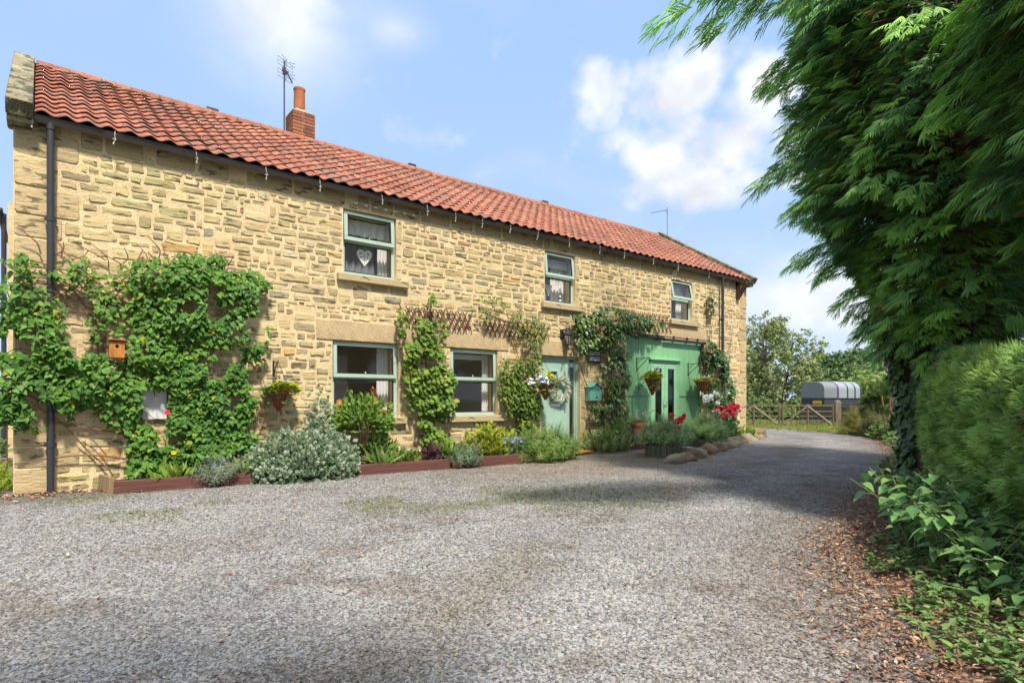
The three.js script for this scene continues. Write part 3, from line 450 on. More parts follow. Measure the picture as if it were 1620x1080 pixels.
    mesh('rear_coping', box(x1 - x0, slopeL, 0.18).applyQuaternion(new THREE.Quaternion().setFromRotationMatrix(new THREE.Matrix4().makeBasis(V(-1, 0, 0), V(0, up.y, -up.z), V(0, -up.z, -up.y)))).translate((x0 + x1) / 2, (EAVE[1] + RIDGE[1]) / 2 + 0.03, 2 * RIDGE[0] - (EAVE[0] + RIDGE[0]) / 2), copMat, roof);
  }
  for (const [x, w] of [[3.0, 0.22], [7.55, 0.2], [12.0, 0.22]]) mesh('roof_vent', [box(w, 0.05, 0.3, x, RIDGE[1] + 0.10, RIDGE[0] - 0.15, 0.012)], M([0.06, 0.06, 0.065], 0.6), roof);
}
{ // chimney: bricks one by one
  const ch = grp('chimney', cottage), cx = 4.86, cz = -3.56, S = 0.5, top = 7.62, r = rng(7), bm = [[0.30, 0.115, 0.065], [0.24, 0.085, 0.05], [0.36, 0.15, 0.085], [0.20, 0.08, 0.055]].map((c) => M(c, 0.9, { map: mortarMap, bumpMap: grainB, bumpScale: 0.006 }));
  mesh('mortar_core', box(S - 0.024, 1.6, S - 0.024, cx, top - 0.8, cz), M([0.42, 0.34, 0.25], 0.95), ch);
  const bg = [box(0.212, 0.062, 0.1, 0, 0, 0, 0.006), box(0.103, 0.062, 0.1, 0, 0, 0, 0.006)];
  for (let row = 0; row < 13; row++) { const y = top - 0.04 - row * 0.075; for (let side = 0; side < 4; side++) { const a = side * PI / 2, even = (row + side) % 2; for (let k = 0; k < 2 + even; k++) { const half = even && k === 2, u = even ? [-0.143, 0.08, 0.215][k] - 0.0 : [-0.11, 0.112][k], g = half ? bg[1] : bg[0]; const m = mesh('brick', g, bm[Math.floor(r() * 4)], ch); if (half) m.scale.x = 0.62; const d = S / 2 - 0.05 + jit(r, 0.003); m.position.set(cx + Math.cos(a) * u * 1 + Math.sin(a) * d, y, cz - Math.sin(a) * u + Math.cos(a) * d); m.rotation.y = a; } } }
  mesh('flaunching', new THREE.CylinderGeometry(0.16, 0.35, 0.12, 4, 1).rotateY(PI / 4).translate(cx, top + 0.055, cz), M([0.45, 0.38, 0.25], 0.95, { bumpMap: grainB, bumpScale: 0.01 }), ch);
  mesh('chimney_pot', lathe([[0.09, 0], [0.135, 0], [0.125, 0.04], [0.118, 0.44], [0.128, 0.45], [0.132, 0.50], [0.112, 0.505], [0.10, 0.1]], 20).translate(cx - 0.02, top + 0.1, cz), M([0.42, 0.145, 0.06], 0.8, { map: mortarMap }), ch);
}
const blackPlastic = M([0.035, 0.037, 0.042], 0.42), ironMat = M([0.02, 0.02, 0.022], 0.55);
{ // gutter, downpipes, brackets
  const gx0 = 0.0, gx1 = 17.55, L = gx1 - gx0, gy = 4.865, gz = 0.135, R = 0.058;
  const half = (rr) => new THREE.CylinderGeometry(rr, rr, L, 14, 1, true, PI * 0.5, PI).rotateZ(PI / 2).rotateX(0);
  const mk = (rr) => { const g = new THREE.CylinderGeometry(rr, rr, L, 16, 1, true, 0, PI).rotateZ(PI / 2); g.rotateX(PI); return g.translate((gx0 + gx1) / 2, gy, gz); };
  const caps = [gx0, gx1].map((x) => new THREE.CircleGeometry(R, 16, PI, PI).rotateY(PI / 2).translate(x, gy, gz));
  const unions = []; for (let x = 0.9; x < 17.4; x += 1.0) { const u = new THREE.CylinderGeometry(R + 0.005, R + 0.005, 0.04, 16, 1, true, 0, PI).rotateZ(PI / 2).rotateX(PI).translate(x, gy, gz); unions.push(u); }
  mesh('gutter', [mk(R), mk(R - 0.006), ...caps, box(L, 0.006, 0.012, (gx0 + gx1) / 2, gy + 0.003, gz + R - 0.004), box(L, 0.006, 0.012, (gx0 + gx1) / 2, gy + 0.003, gz - R + 0.004), ...unions], blackPlastic, cottage);
  for (const [x, bottom] of [[0.375, 0.02], [15.9, 0.05]]) {
    const pipe = [cyl(0.042, 0.042, 4.78 - bottom, x, bottom, 0.125, 18)];
    for (const y of [3.55, 1.8, 0.62]) pipe.push(cyl(0.049, 0.049, 0.07, x, y, 0.125, 18), box(0.13, 0.05, 0.03, x, y + 0.035, 0.085), box(0.03, 0.04, 0.09, x, y + 0.035, 0.06));
    pipe.push(cyl(0.05, 0.05, 0.1, x, 4.73, 0.125, 18));
    mesh('downpipe', pipe, blackPlastic, cottage);
  }
  mesh('eaves_bracket', [box(0.1, 0.5, 0.09, 16.85, 4.52, 0.05, 0.01), box(0.1, 0.1, 0.36, 16.85, 4.74, 0.17, 0.01), bar(V(16.85, 4.36, 0.08), V(16.85, 4.7, 0.32), 0.09, 0.09)], M([0.13, 0.065, 0.045], 0.8, { map: woodTex }), cottage);
}
// ------------------------------------------------------------------ windows and doors of the cottage
const upvc = M([0.44, 0.57, 0.475], 0.42, { map: paintTex }), glass = M([1, 1, 1], 0.02, { phys: true, transmission: 1, thickness: 0, ior: 1.5 });
const whiteCloth = M([0.8, 0.79, 0.76], 0.9, { phys: true, transmission: 0.25, thickness: 0 }), sealMat = M([0.02, 0.02, 0.022], 0.6), ventMat = M([0.7, 0.72, 0.7], 0.5), steel = M([0.6, 0.6, 0.6], 0.3, { metalness: 1 });
function frameGeo(w, h, f, d, r = 0.008) { return [box(w, f, d, 0, h / 2 - f / 2, 0, r), box(w, f, d, 0, -h / 2 + f / 2, 0, r), box(f, h - 2 * f, d, -w / 2 + f / 2, 0, 0, r), box(f, h - 2 * f, d, w / 2 - f / 2, 0, 0, r)]; }
function makeWindow(key, open, o = {}) {
  const [x0, x1, y0, y1] = OPEN[key], w = x1 - x0, h = y1 - y0, cx = (x0 + x1) / 2, win = grp('window', cottage); win.position.set(cx, (y0 + y1) / 2, -0.115);
  const f = 0.062, split = y0 + h * 0.53 - (y0 + y1) / 2; // height of the transom
  mesh('frame', [...frameGeo(w, h, f, 0.07), box(w - 2 * f, 0.06, 0.07, 0, split, 0, 0.006)], upvc, win);
  // fixed light below
  const lh = split - 0.03 - (-h / 2 + f), ly = -h / 2 + f + lh / 2, lw = w - 2 * f;
  mesh('glazing_bead', frameGeo(lw, lh, 0.02, 0.03, 0.004).map((g) => g.translate(0, ly, 0.012)), sealMat, win);
  mesh('pane', new THREE.PlaneGeometry(lw - 0.03, lh - 0.03).translate(0, ly, 0.012), glass, win);
  // top-hung sash, standing proud
  const sh = h / 2 - split - 0.01, sw = w - 0.055, sash = grp('sash', win); sash.position.set(0, h / 2 - 0.025, 0.035); sash.rotation.x = -open;
  const sy = -sh / 2 + 0.01;
  mesh('sash_frame', frameGeo(sw, sh, 0.066, 0.05).map((g) => g.translate(0, sy, 0.02)), upvc, win).position.copy(sash.position); win.children.at(-1).rotation.x = -open;
  const bead = mesh('glazing_bead', frameGeo(sw - 0.132, sh - 0.132, 0.012, 0.03, 0.003).map((g) => g.translate(0, sy, 0.025)), sealMat, win); bead.position.copy(sash.position); bead.rotation.x = -open;
  const p2 = mesh('pane', new THREE.PlaneGeometry(sw - 0.14, sh - 0.14).translate(0, sy, 0.02), glass, win); p2.position.copy(sash.position); p2.rotation.x = -open;
  const hd = mesh('handle', [box(0.02, 0.06, 0.02, 0, -sh + 0.06, 0.0, 0.004), box(0.018, 0.05, 0.012, 0.01, -sh + 0.10, -0.012, 0.004)], ventMat, win); hd.position.copy(sash.position); hd.rotation.x = -open;
  win.remove(sash);
  mesh('trickle_vent', box(w * 0.42, 0.018, 0.014, 0.02, h / 2 - 0.035, 0.078, 0.004), o.whiteVent ? ventMat : upvc, win);
  const sl = o.sill; if (sl) mesh('sill', boxUV(new RoundedBoxGeometry(sl[1] - sl[0], 0.125, 0.33, 2, 0.014)).translate((sl[0] + sl[1]) / 2 - cx, y0 - 0.063 - (y0 + y1) / 2, 0.018 + 0.03), sillMat, win);
  return { win, cx, cy: (y0 + y1) / 2, w, h, split };
}
function drape(w, h, waves, depth) { const g = new THREE.PlaneGeometry(w, h, waves * 8, 3), p = g.attributes.position; for (let i = 0; i < p.count; i++) p.setZ(i, Math.sin((p.getX(i) / w) * waves * 2 * PI) * depth * (0.6 + 0.4 * (0.5 - p.getY(i) / h))); g.computeVertexNormals(); return g; }
const W1 = makeWindow('w1', 0.06, { sill: [4.26, 5.62] }), W2 = makeWindow('w2', 0.10, { sill: [8.93, 10.22] }), W3 = makeWindow('w3', 0.19, { sill: [13.52, 14.82] }), G1 = makeWindow('g1', 0.02, { sill: [4.08, 5.58], whiteVent: true }), G2 = makeWindow('g2', 0.02, { sill: [6.50, 7.90], whiteVent: true });
// what hangs inside, and sheets standing in for glass reflections
const reflectionGrey = M([0.20, 0.215, 0.26], 0.9);
for (const [W, y0] of [[W1, -0.42], [W2, -0.42], [W3, -0.42]]) mesh('reflection_sheet', drape(W.w * 0.9, 1.02, 7, 0.02).translate(0, -0.02, -0.42), reflectionGrey, W.win);  // added grey-blue sheets that stand in for reflection and haze on the glass
mesh('curtain', drape(0.98, 0.27, 6, 0.018).translate(0, 0.34, -0.14), whiteCloth, W1.win); mesh('curtain', drape(0.2, 1.0, 3, 0.02).translate(0.38, -0.02, -0.2), whiteCloth, W1.win);
mesh('blind', new THREE.PlaneGeometry(0.86, 0.2).translate(0, 0.38, -0.12), whiteCloth, W2.win); mesh('curtain', drape(0.42, 0.95, 4, 0.02).translate(0.2, -0.05, -0.22), whiteCloth, W2.win);
mesh('blind', new THREE.PlaneGeometry(0.86, 0.42).translate(0, 0.3, -0.14), whiteCloth, W3.win); mesh('curtain', drape(0.25, 0.95, 3, 0.02).translate(0.3, -0.05, -0.22), whiteCloth, W3.win);
mesh('curtain', drape(0.24, 1.25, 4, 0.02).translate(0.48, 0, -0.25), whiteCloth, G1.win); mesh('curtain', drape(0.16, 1.2, 3, 0.02).translate(0.48, 0, -0.2), whiteCloth, G2.win);
mesh('blind', new THREE.PlaneGeometry(1.0, 0.1).translate(0, 0.52, -0.12), whiteCloth, G2.win);
mesh('inner_sill', box(1.3, 0.03, 0.22, 0, -0.55, -0.2, 0.006), M([0.5, 0.2, 0.06], 0.5), G1.win);
{ // ornaments behind the glass
  const heart = new THREE.Shape(); heart.moveTo(0, -0.15); heart.bezierCurveTo(-0.03, -0.1, -0.15, 0.0, -0.14, 0.08); heart.bezierCurveTo(-0.13, 0.16, -0.03, 0.16, 0, 0.09); heart.bezierCurveTo(0.03, 0.16, 0.13, 0.16, 0.14, 0.08); heart.bezierCurveTo(0.15, 0.0, 0.03, -0.1, 0, -0.15);
  for (const [x, y, s] of [[-0.07, 0.075, 0.024], [0.07, 0.075, 0.024], [0, 0.03, 0.026], [-0.06, 0.01, 0.02], [0.06, 0.01, 0.02], [0, -0.04, 0.022], [-0.035, -0.055, 0.013], [0.035, -0.055, 0.013], [0, -0.09, 0.014], [-0.1, 0.05, 0.014], [0.1, 0.05, 0.014], [-0.03, 0.075, 0.012], [0.03, 0.075, 0.012]]) { const h = new THREE.Path(); h.absellipse(x, y, s, s * 0.8, 0, 2 * PI, true); heart.holes.push(h); }
  const t = thing('heart_ornament', 'white openwork heart hanging inside the leftmost upper window', 'ornament', 4.86, 3.80, -0.2);
  mesh('heart', new THREE.ExtrudeGeometry(heart, { depth: 0.012, bevelEnabled: true, bevelSize: 0.003, bevelThickness: 0.003, bevelSegments: 1 }), M([0.8, 0.8, 0.77], 0.6), t);
  mesh('cord', tube([[0, 0.1, 0.006], [0, 0.62, 0.006]], 0.003), M([0.6, 0.55, 0.45], 0.9), t);
  const h2 = thing('bunting_pennant', 'pale cloth pennant hanging inside the middle upper window', 'bunting', 9.38, 3.86, -0.25);
  mesh('pennant', rawGeo([-0.13, 0, 0, 0.13, 0, 0, 0, -0.26, 0.01, 0, -0.1, 0.015], [0, 3, 1, 0, 2, 3, 1, 3, 2]), whiteCloth, h2); mesh('cord', tube([[-0.25, 0.04, 0], [0, -0.005, 0], [0.25, 0.04, 0]], 0.003), ventMat, h2);
  const lh = thing('striped_ornament', 'small black and white striped lighthouse ornament in the middle upper window', 'ornament', 9.72, 3.46, -0.22);
  for (let k = 0; k < 6; k++) mesh('band', cyl(0.035 - k * 0.003, 0.032 - k * 0.003, 0.05, 0, k * 0.05, 0, 12), k % 2 ? ventMat : ironMat, lh); mesh('cap', lathe([[0.02, 0.3], [0.022, 0.34], [0, 0.37]], 10), ventMat, lh);
  const jug = thing('copper_jug', 'orange copper coffee jug standing inside the left kitchen window', 'jug', 5.08, 1.055, -0.31);
  mesh('body', lathe([[0, 0], [0.10, 0], [0.105, 0.03], [0.075, 0.22], [0.055, 0.32], [0.065, 0.35], [0.06, 0.35]], 20), M([0.75, 0.24, 0.06], 0.35, { metalness: 0.6 }), jug); mesh('lid', lathe([[0.062, 0.35], [0.045, 0.385], [0.012, 0.40], [0.012, 0.42], [0, 0.43]], 16), M([0.7, 0.22, 0.06], 0.4, { metalness: 0.6 }), jug); mesh('handle', tube([[-0.05, 0.31, 0], [-0.13, 0.28, 0], [-0.12, 0.14, 0], [-0.085, 0.1, 0]], 0.01), M([0.3, 0.1, 0.03], 0.5), jug);
  const tray = thing('wooden_tray', 'thin orange wooden tray under the copper jug on the window ledge', 'tray', 5.10, 1.02, -0.31); mesh('board', box(0.4, 0.03, 0.19, 0, 0.017, 0, 0.008), M([0.62, 0.22, 0.05], 0.5), tray);
  const pot = thing('amber_pot', 'squat amber jar at the left end of the left kitchen window', 'jar', 4.42, 1.03, -0.27); mesh('body', lathe([[0, 0], [0.06, 0], [0.09, 0.06], [0.085, 0.13], [0.05, 0.17], [0.055, 0.19], [0, 0.19]], 18), M([0.5, 0.16, 0.03], 0.3), pot); mesh('lid', lathe([[0.055, 0.19], [0.03, 0.22], [0, 0.225]], 14), M([0.25, 0.1, 0.03], 0.5), pot);
  const lamp = thing('pendant_lamp', 'amber glass pendant lamp hanging inside the left kitchen window', 'lamp', 4.42, 1.62, -0.6); mesh('shade', lathe([[0.02, 0.1], [0.06, 0.08], [0.15, 0], [0.145, 0]], 18), M([0.7, 0.26, 0.05], 0.5), lamp); mesh('flex', tube([[0, 0.1, 0], [0, 1.05, 0]], 0.005), ironMat, lamp);
  const rack = thing('plate_rack', 'dark wire rack standing behind the left kitchen window', 'rack', 4.75, 1.03, -0.42); for (let k = 0; k < 6; k++) mesh('wire', tube([[-0.25 + k * 0.1, 0, 0], [-0.25 + k * 0.1, 0.26, 0]], 0.006), ironMat, rack); mesh('rail', [tube([[-0.27, 0.26, 0], [0.27, 0.26, 0]], 0.007), tube([[-0.27, 0.02, 0], [0.27, 0.02, 0]], 0.007)], ironMat, rack);
  const cab = thing('kitchen_cupboard', 'tall pale cupboard inside behind the left kitchen window', 'cupboard', 4.75, 0.06, -1.5); mesh('carcass', box(0.5, 2.1, 0.5, 0, 1.05, 0, 0.01), M([0.55, 0.53, 0.5], 0.6), cab); mesh('door', box(0.44, 1.9, 0.03, 0, 1.1, 0.27, 0.01), M([0.6, 0.58, 0.54], 0.6), cab);
}
{ // front door
  const [x0, x1, y0, y1] = OPEN.door, door = grp('front_door', cottage), w = x1 - x0, h = y1 - y0; door.position.set((x0 + x1) / 2, y0, -0.13);
  const dm = M([0.37, 0.555, 0.44], 0.38, { map: paintTex }), f = 0.06, dw = 0.80;
  mesh('frame', [box(w, f, 0.09, 0, h - f / 2, 0, 0.008), box(f, h - f, 0.09, -w / 2 + f / 2, (h - f) / 2, 0, 0.008), box(f, h - f, 0.09, w / 2 - f / 2, (h - f) / 2, 0, 0.008), box(0.05, h - f - 0.06, 0.09, -w / 2 + f + dw + 0.025, (h - f) / 2 + 0.03, 0, 0.008)], dm, door);
  mesh('threshold', box(w, 0.06, 0.16, 0, 0.031, 0.02, 0.01), M([0.45, 0.42, 0.36], 0.8), door);
  const lx = -w / 2 + f + dw / 2; // the leaf, with a square light high up
  const lf = new THREE.Shape([[-dw / 2, 0.065], [dw / 2, 0.065], [dw / 2, h - f - 0.005], [-dw / 2, h - f - 0.005]].map((p) => new THREE.Vector2(...p))); const wy = 1.72, ws = 0.1; lf.holes.push(new THREE.Path([[-ws, wy - ws], [-ws, wy + ws], [ws, wy + ws], [ws, wy - ws]].map((p) => new THREE.Vector2(...p))));
  const leaf = mesh('door_leaf', new THREE.ExtrudeGeometry(lf, { depth: 0.05, bevelEnabled: true, bevelSize: 0.004, bevelThickness: 0.004, bevelSegments: 1 }).translate(lx, 0, -0.015), dm, door);
  mesh('light_frame', frameGeo(0.26, 0.26, 0.035, 0.03, 0.006).map((g) => g.translate(lx, wy, 0.042)), dm, door);
  mesh('pane', new THREE.PlaneGeometry(0.2, 0.2).translate(lx, wy, 0.01), M([0.1, 0.11, 0.12], 0.15), door);
  const gx0 = lx + dw / 2 + 0.05, gx1 = w / 2 - f, sx = (gx0 + gx1) / 2;
  mesh('sidelight_frame', [box(0.055, h - f - 0.08, 0.06, gx0 + 0.028, h / 2, 0.005, 0.006), box(0.05, h - f - 0.08, 0.06, gx1 - 0.025, h / 2, 0.005, 0.006), box(gx1 - gx0 - 0.105, 0.12, 0.06, sx, h - f - 0.11, 0.005, 0.006), box(gx1 - gx0 - 0.105, 0.16, 0.06, sx, 0.15, 0.005, 0.006)], dm, door);
  mesh('sidelight_pane', new THREE.PlaneGeometry(gx1 - gx0 - 0.10, h - 0.4).translate(sx, h / 2, 0.0), glass, door);
  mesh('handle', [box(0.03, 0.22, 0.015, lx + dw / 2 - 0.05, 1.0, 0.045, 0.006), tube([[lx + dw / 2 - 0.05, 1.04, 0.05], [lx + dw / 2 - 0.05, 1.04, 0.09], [lx + dw / 2 - 0.17, 1.04, 0.09]], 0.01)], steel, door);
  mesh('letter_plate', [box(0.3, 0.08, 0.016, lx + 0.05, 1.05, 0.045, 0.006), box(0.24, 0.045, 0.012, lx + 0.05, 1.05, 0.056, 0.004)], steel, door);
}
{ // green boarded barn opening with glazed doors in it
  const [x0, x1, y0, y1] = OPEN.barn, b = grp('barn_door', cottage), w = x1 - x0, h = y1 - y0; b.position.set((x0 + x1) / 2, y0, -0.09);
  const bt = barnTex.clone(); bt.repeat.set(1 / 3.2, 1 / 2.9); bt.offset.set(0.5, 0); const gm = M([0.25, 0.54, 0.27], 0.6, { map: bt, bumpMap: woodBump, bumpScale: 0.0015 }), gm2 = M([0.27, 0.56, 0.30], 0.42, { map: paintTex });
  const da = 12.79 - (x0 + x1) / 2, db = 13.97 - (x0 + x1) / 2, dh = 2.20;
  const s = new THREE.Shape([[-w / 2, 0], [w / 2, 0], [w / 2, h], [-w / 2, h]].map((p) => new THREE.Vector2(...p))); s.holes.push(new THREE.Path([[da, 0.1], [da, dh], [db, dh], [db, 0.1]].map((p) => new THREE.Vector2(...p))));
  mesh('panelling', new THREE.ExtrudeGeometry(s, { depth: 0.06, bevelEnabled: false }), gm, b);
  for (const [p, q] of [[-w / 2 + 0.02, da - 0.06], [db + 0.06, w / 2 - 0.02]]) { mesh('rail', box(q - p, 0.025, 0.03, (p + q) / 2, 1.28, 0.068, 0.008), gm, b); }
  for (const x of [-w / 2 + 0.26, -w / 2 + 0.52, -w / 2 + 0.78, db + 0.27, db + 0.54, db + 0.80]) mesh('board_joint', box(0.012, h - 0.1, 0.008, x, h / 2, 0.062), gm2, b);
  mesh('drip_board', box(db - da + 0.16, 0.06, 0.09, (da + db) / 2, dh + 0.05, 0.085, 0.01), gm2, b);
  const m = (da + db) / 2, lw = (db - da - 0.1) / 2;
  mesh('door_frame', [box(0.05, dh - 0.1, 0.09, da + 0.025, dh / 2 + 0.05, 0.03, 0.006), box(0.05, dh - 0.1, 0.09, db - 0.025, dh / 2 + 0.05, 0.03, 0.006), box(db - da - 0.1, 0.05, 0.09, m, dh - 0.025, 0.03, 0.006), box(db - da - 0.1, 0.06, 0.09, m, 0.13, 0.03, 0.006)], gm2, b);
  for (const k of [-1, 1]) {
    const at = (g) => { (Array.isArray(g) ? g : [g]).forEach((q) => q.translate(m + k * lw / 2, dh / 2 + 0.05, 0.035)); return g; };
    mesh('glazed_door', at(frameGeo(lw - 0.006, dh - 0.22, 0.135, 0.055, 0.006)), gm2, b);
    mesh('pane', at(new THREE.PlaneGeometry(lw - 0.27, dh - 0.48)), glass, b);
    mesh('glazing_bead', at(frameGeo(lw - 0.27, dh - 0.48, 0.012, 0.03, 0.003).map((g) => g.translate(0, 0, 0.012))), sealMat, b);
    if (k < 0) mesh('door_handle', at([box(0.03, 0.22, 0.014, lw / 2 - 0.06, -0.1, 0.035, 0.005), tube([[lw / 2 - 0.06, -0.06, 0.04], [lw / 2 - 0.06, -0.06, 0.08], [lw / 2 + 0.08, -0.06, 0.08]], 0.011)]), steel, b);
  }
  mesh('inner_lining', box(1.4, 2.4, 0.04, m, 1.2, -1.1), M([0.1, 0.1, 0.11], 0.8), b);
  // the old sliding track above
  mesh('door_track', [box(1.36, 0.07, 0.06, -w / 2 + 0.75, h + 0.02, 0.15, 0.008), box(1.9, 0.075, 0.06, w / 2 - 0.83, h - 0.02, 0.15, 0.008), box(0.07, 0.5, 0.05, w / 2 - 0.02, h - 0.28, 0.13, 0.008), box(0.09, 0.1, 0.07, w / 2 + 0.05, h - 0.52, 0.13, 0.01), ...[-1.2, -0.4, 0.3, 0.9, 1.4].map((x) => box(0.06, 0.16, 0.04, x, h + 0.02, 0.11, 0.006))], ironMat, b);
}
// ------------------------------------------------------------------ things fixed to the wall
const brownWood = M([0.17, 0.07, 0.045], 0.75, { map: woodTex, bumpMap: woodBump, bumpScale: 0.003 });
{ // clips and bulbs of the light string under the gutter
  const t = thing('string_lights', 'white festoon light clips strung along the black gutter under the roof edge', 'string lights', 0, 0, 0), r = rng(31);
  const clip = () => merge([box(0.009, 0.08, 0.009, 0, 0.0, 0.065, 0.002), box(0.014, 0.012, 0.07, 0, 0.045, 0.035, 0.003), tube([[0, -0.045, 0.065], [0.01, -0.09, 0.06], [-0.008, -0.13, 0.058]], 0.005, 4, 5), new THREE.IcosahedronGeometry(0.012, 1).scale(1, 1.4, 1).translate(-0.008, -0.15, 0.058), box(0.045, 0.01, 0.01, 0, -0.085, 0.062, 0.003)]);
  const g = clip(), m = M([0.5, 0.5, 0.48], 0.5), xs = [0.16, 1.07, 2.03, 3.05, 3.9, 5.0, 5.95, 6.55, 7.2, 7.95, 8.7, 9.6, 10.6, 11.5, 12.6, 13.7, 15.1];
  xs.forEach((x) => { const c = mesh('light_clip', g, m, t); c.position.set(x, 4.85, 0.135); c.rotation.set(jit(r, 0.12), jit(r, 0.5), jit(r, 0.2)); });
  const w = []; for (let i = 0; i < xs.length - 1; i++) w.push(tube([[xs[i], 4.84, 0.125], [(xs[i] + xs[i + 1]) / 2, 4.825, 0.12], [xs[i + 1], 4.84, 0.125]], 0.004, 8, 4));
  mesh('cable', w, ironMat, t);
}
{ // the little row of white pennants over the first upper window
  const t = thing('shell_garland', 'short row of small white shells hung above the leftmost upper window', 'garland', 4.6, 4.66, 0.03), m = M([0.78, 0.74, 0.66], 0.7);
  for (let k = 0; k < 7; k++) { const s = new THREE.SphereGeometry(0.042, 8, 6, 0, 2 * PI, 0, PI / 2).scale(1, 0.9, 0.6).translate(k * 0.19, 0.0, 0); mesh('shell', s, m, t); } mesh('cord', tube([[-0.1, 0.04, 0], [0.5, 0.03, 0], [1.25, 0.045, 0]], 0.004), m, t);
}
function trellis(label, x0, x1, y0, y1, n, drop) {
  const t = thing('trellis', label, 'trellis', 0, 0, 0), w = (x1 - x0), h = y1 - y0, lean = h * 0.55, r = rng(Math.floor(x0 * 100));
  for (let i = 0; i <= n; i++) for (const s of [-1, 1]) { const x = x0 + w * i / n, dy = -drop * i / n, a = V(x - s * lean / 2, y0 + dy, 0.05 + s * 0.007), b = V(x + s * lean / 2, y1 + dy + jit(r, 0.015), 0.05 + s * 0.007); if (a.x < x0 - 0.2 || b.x > x1 + 0.2) continue; mesh('lath', bar(a, b, 0.02, 0.009), brownWood, t); }
  mesh('rivets', Array.from({ length: n }, (_, i) => cyl(0.006, 0.006, 0.03, 0, 0, 0, 6).rotateX(PI / 2).translate(x0 + w * (i + 0.5) / n, (y0 + y1) / 2 - drop * (i + 0.5) / n, 0.04)), ironMat, t);
}
trellis('brown expanding trellis on the wall between the two ground floor windows', 5.55, 6.95, 2.58, 2.98, 11, -0.0);
trellis('brown expanding trellis on the wall to the left of the lantern', 7.45, 9.05, 2.56, 2.90, 13, 0.0);
trellis('brown expanding trellis over the top left of the big green door', 11.5, 13.45, 3.03, 3.48, 12, 0.0);
{ const t = thing('small_trellis', 'low brown trellis on the wall left of the front door', 'trellis', 0, 0, 0), r = rng(3); for (let i = 0; i < 6; i++) for (const s of [-1, 1]) { const y = 0.75 + i * 0.24; mesh('lath', bar(V(8.15, y, 0.045 + s * 0.006), V(8.62, y + s * 0.42, 0.045 + s * 0.006), 0.02, 0.009), brownWood, t); } }
{ // wall lantern
  const t = thing('wall_lantern', 'black carriage lantern on the lintel above the front door', 'lamp', 9.62, 2.66, 0), tilt = 0.72;
  mesh('backplate', [box(0.11, 0.2, 0.02, -0.06, 0.06, 0.012, 0.008), tube([[-0.06, 0.08, 0.02], [-0.05, 0.17, 0.09], [0, 0.16, 0.14]], 0.012)], ironMat, t);
  const cage = []; for (let k = 0; k < 6; k++) { const a = k * PI / 3; cage.push(bar(V(Math.cos(a) * 0.068, -0.17, Math.sin(a) * 0.068 + 0.14), V(Math.cos(a) * 0.092, 0.04, Math.sin(a) * 0.092 + 0.14), 0.013, 0.013)); }
  mesh('cage', [...cage, cyl(0.075, 0.075, 0.02, 0, -0.185, 0.14, 6), cyl(0.098, 0.098, 0.015, 0, 0.035, 0.14, 6)], ironMat, t);
  mesh('cap', [new THREE.CylinderGeometry(0.035, 0.115, 0.09, 6).translate(0, 0.095, 0.14), new THREE.CylinderGeometry(0.02, 0.04, 0.04, 6).translate(0, 0.155, 0.14), new THREE.SphereGeometry(0.018, 8, 6).translate(0, 0.19, 0.14)], ironMat, t);
  mesh('glazing', new THREE.CylinderGeometry(0.084, 0.064, 0.2, 6, 1, true).translate(0, -0.065, 0.14), M([0.85, 0.85, 0.8], 0.1, { phys: true, transmission: 0.9, thickness: 0 }), t);
  mesh('bulb', new THREE.SphereGeometry(0.03, 10, 8).scale(1, 1.4, 1).translate(0, -0.06, 0.14), M([0.8, 0.78, 0.7], 0.4), t);
}
{ // name plaques: two white panels with worn dark lettering that cannot be read from here
  const t = thing('name_plaque', 'dark plaque with two pale nameplates beside the front door above the letterbox', 'sign', 10.57, 2.27, 0.05);
  mesh('backing', box(0.44, 0.30, 0.025, 0, 0, 0, 0.008), M([0.03, 0.035, 0.05], 0.5), t);
  const plate = (seed) => { const c = document.createElement('canvas'); c.width = 256; c.height = 72; const x = c.getContext('2d'), r = rng(seed); x.fillStyle = '#d6d8dc'; x.fillRect(0, 0, 256, 72); x.strokeStyle = 'rgba(70,74,90,0.62)'; x.lineWidth = 5; for (let ln = 0; ln < 1; ln++) for (let k = 22; k < 234;) { const w = 6 + r() * 8; x.beginPath(); x.moveTo(k, 50 - r() * 4); x.lineTo(k + r() * w, 24 + r() * 6); x.lineTo(k + w, 50 - r() * 8); x.stroke(); k += w + 6 + (r() < 0.2 ? 14 : 0); } const q = new THREE.CanvasTexture(c); q.colorSpace = THREE.SRGBColorSpace; return q; };
  [0.066, -0.064].forEach((y, i) => mesh('nameplate', new THREE.BoxGeometry(0.37, 0.092, 0.012).translate(0, y, 0.017), M([0.9, 0.9, 0.92], 0.5, { map: plate(41 + i) }), t));
}
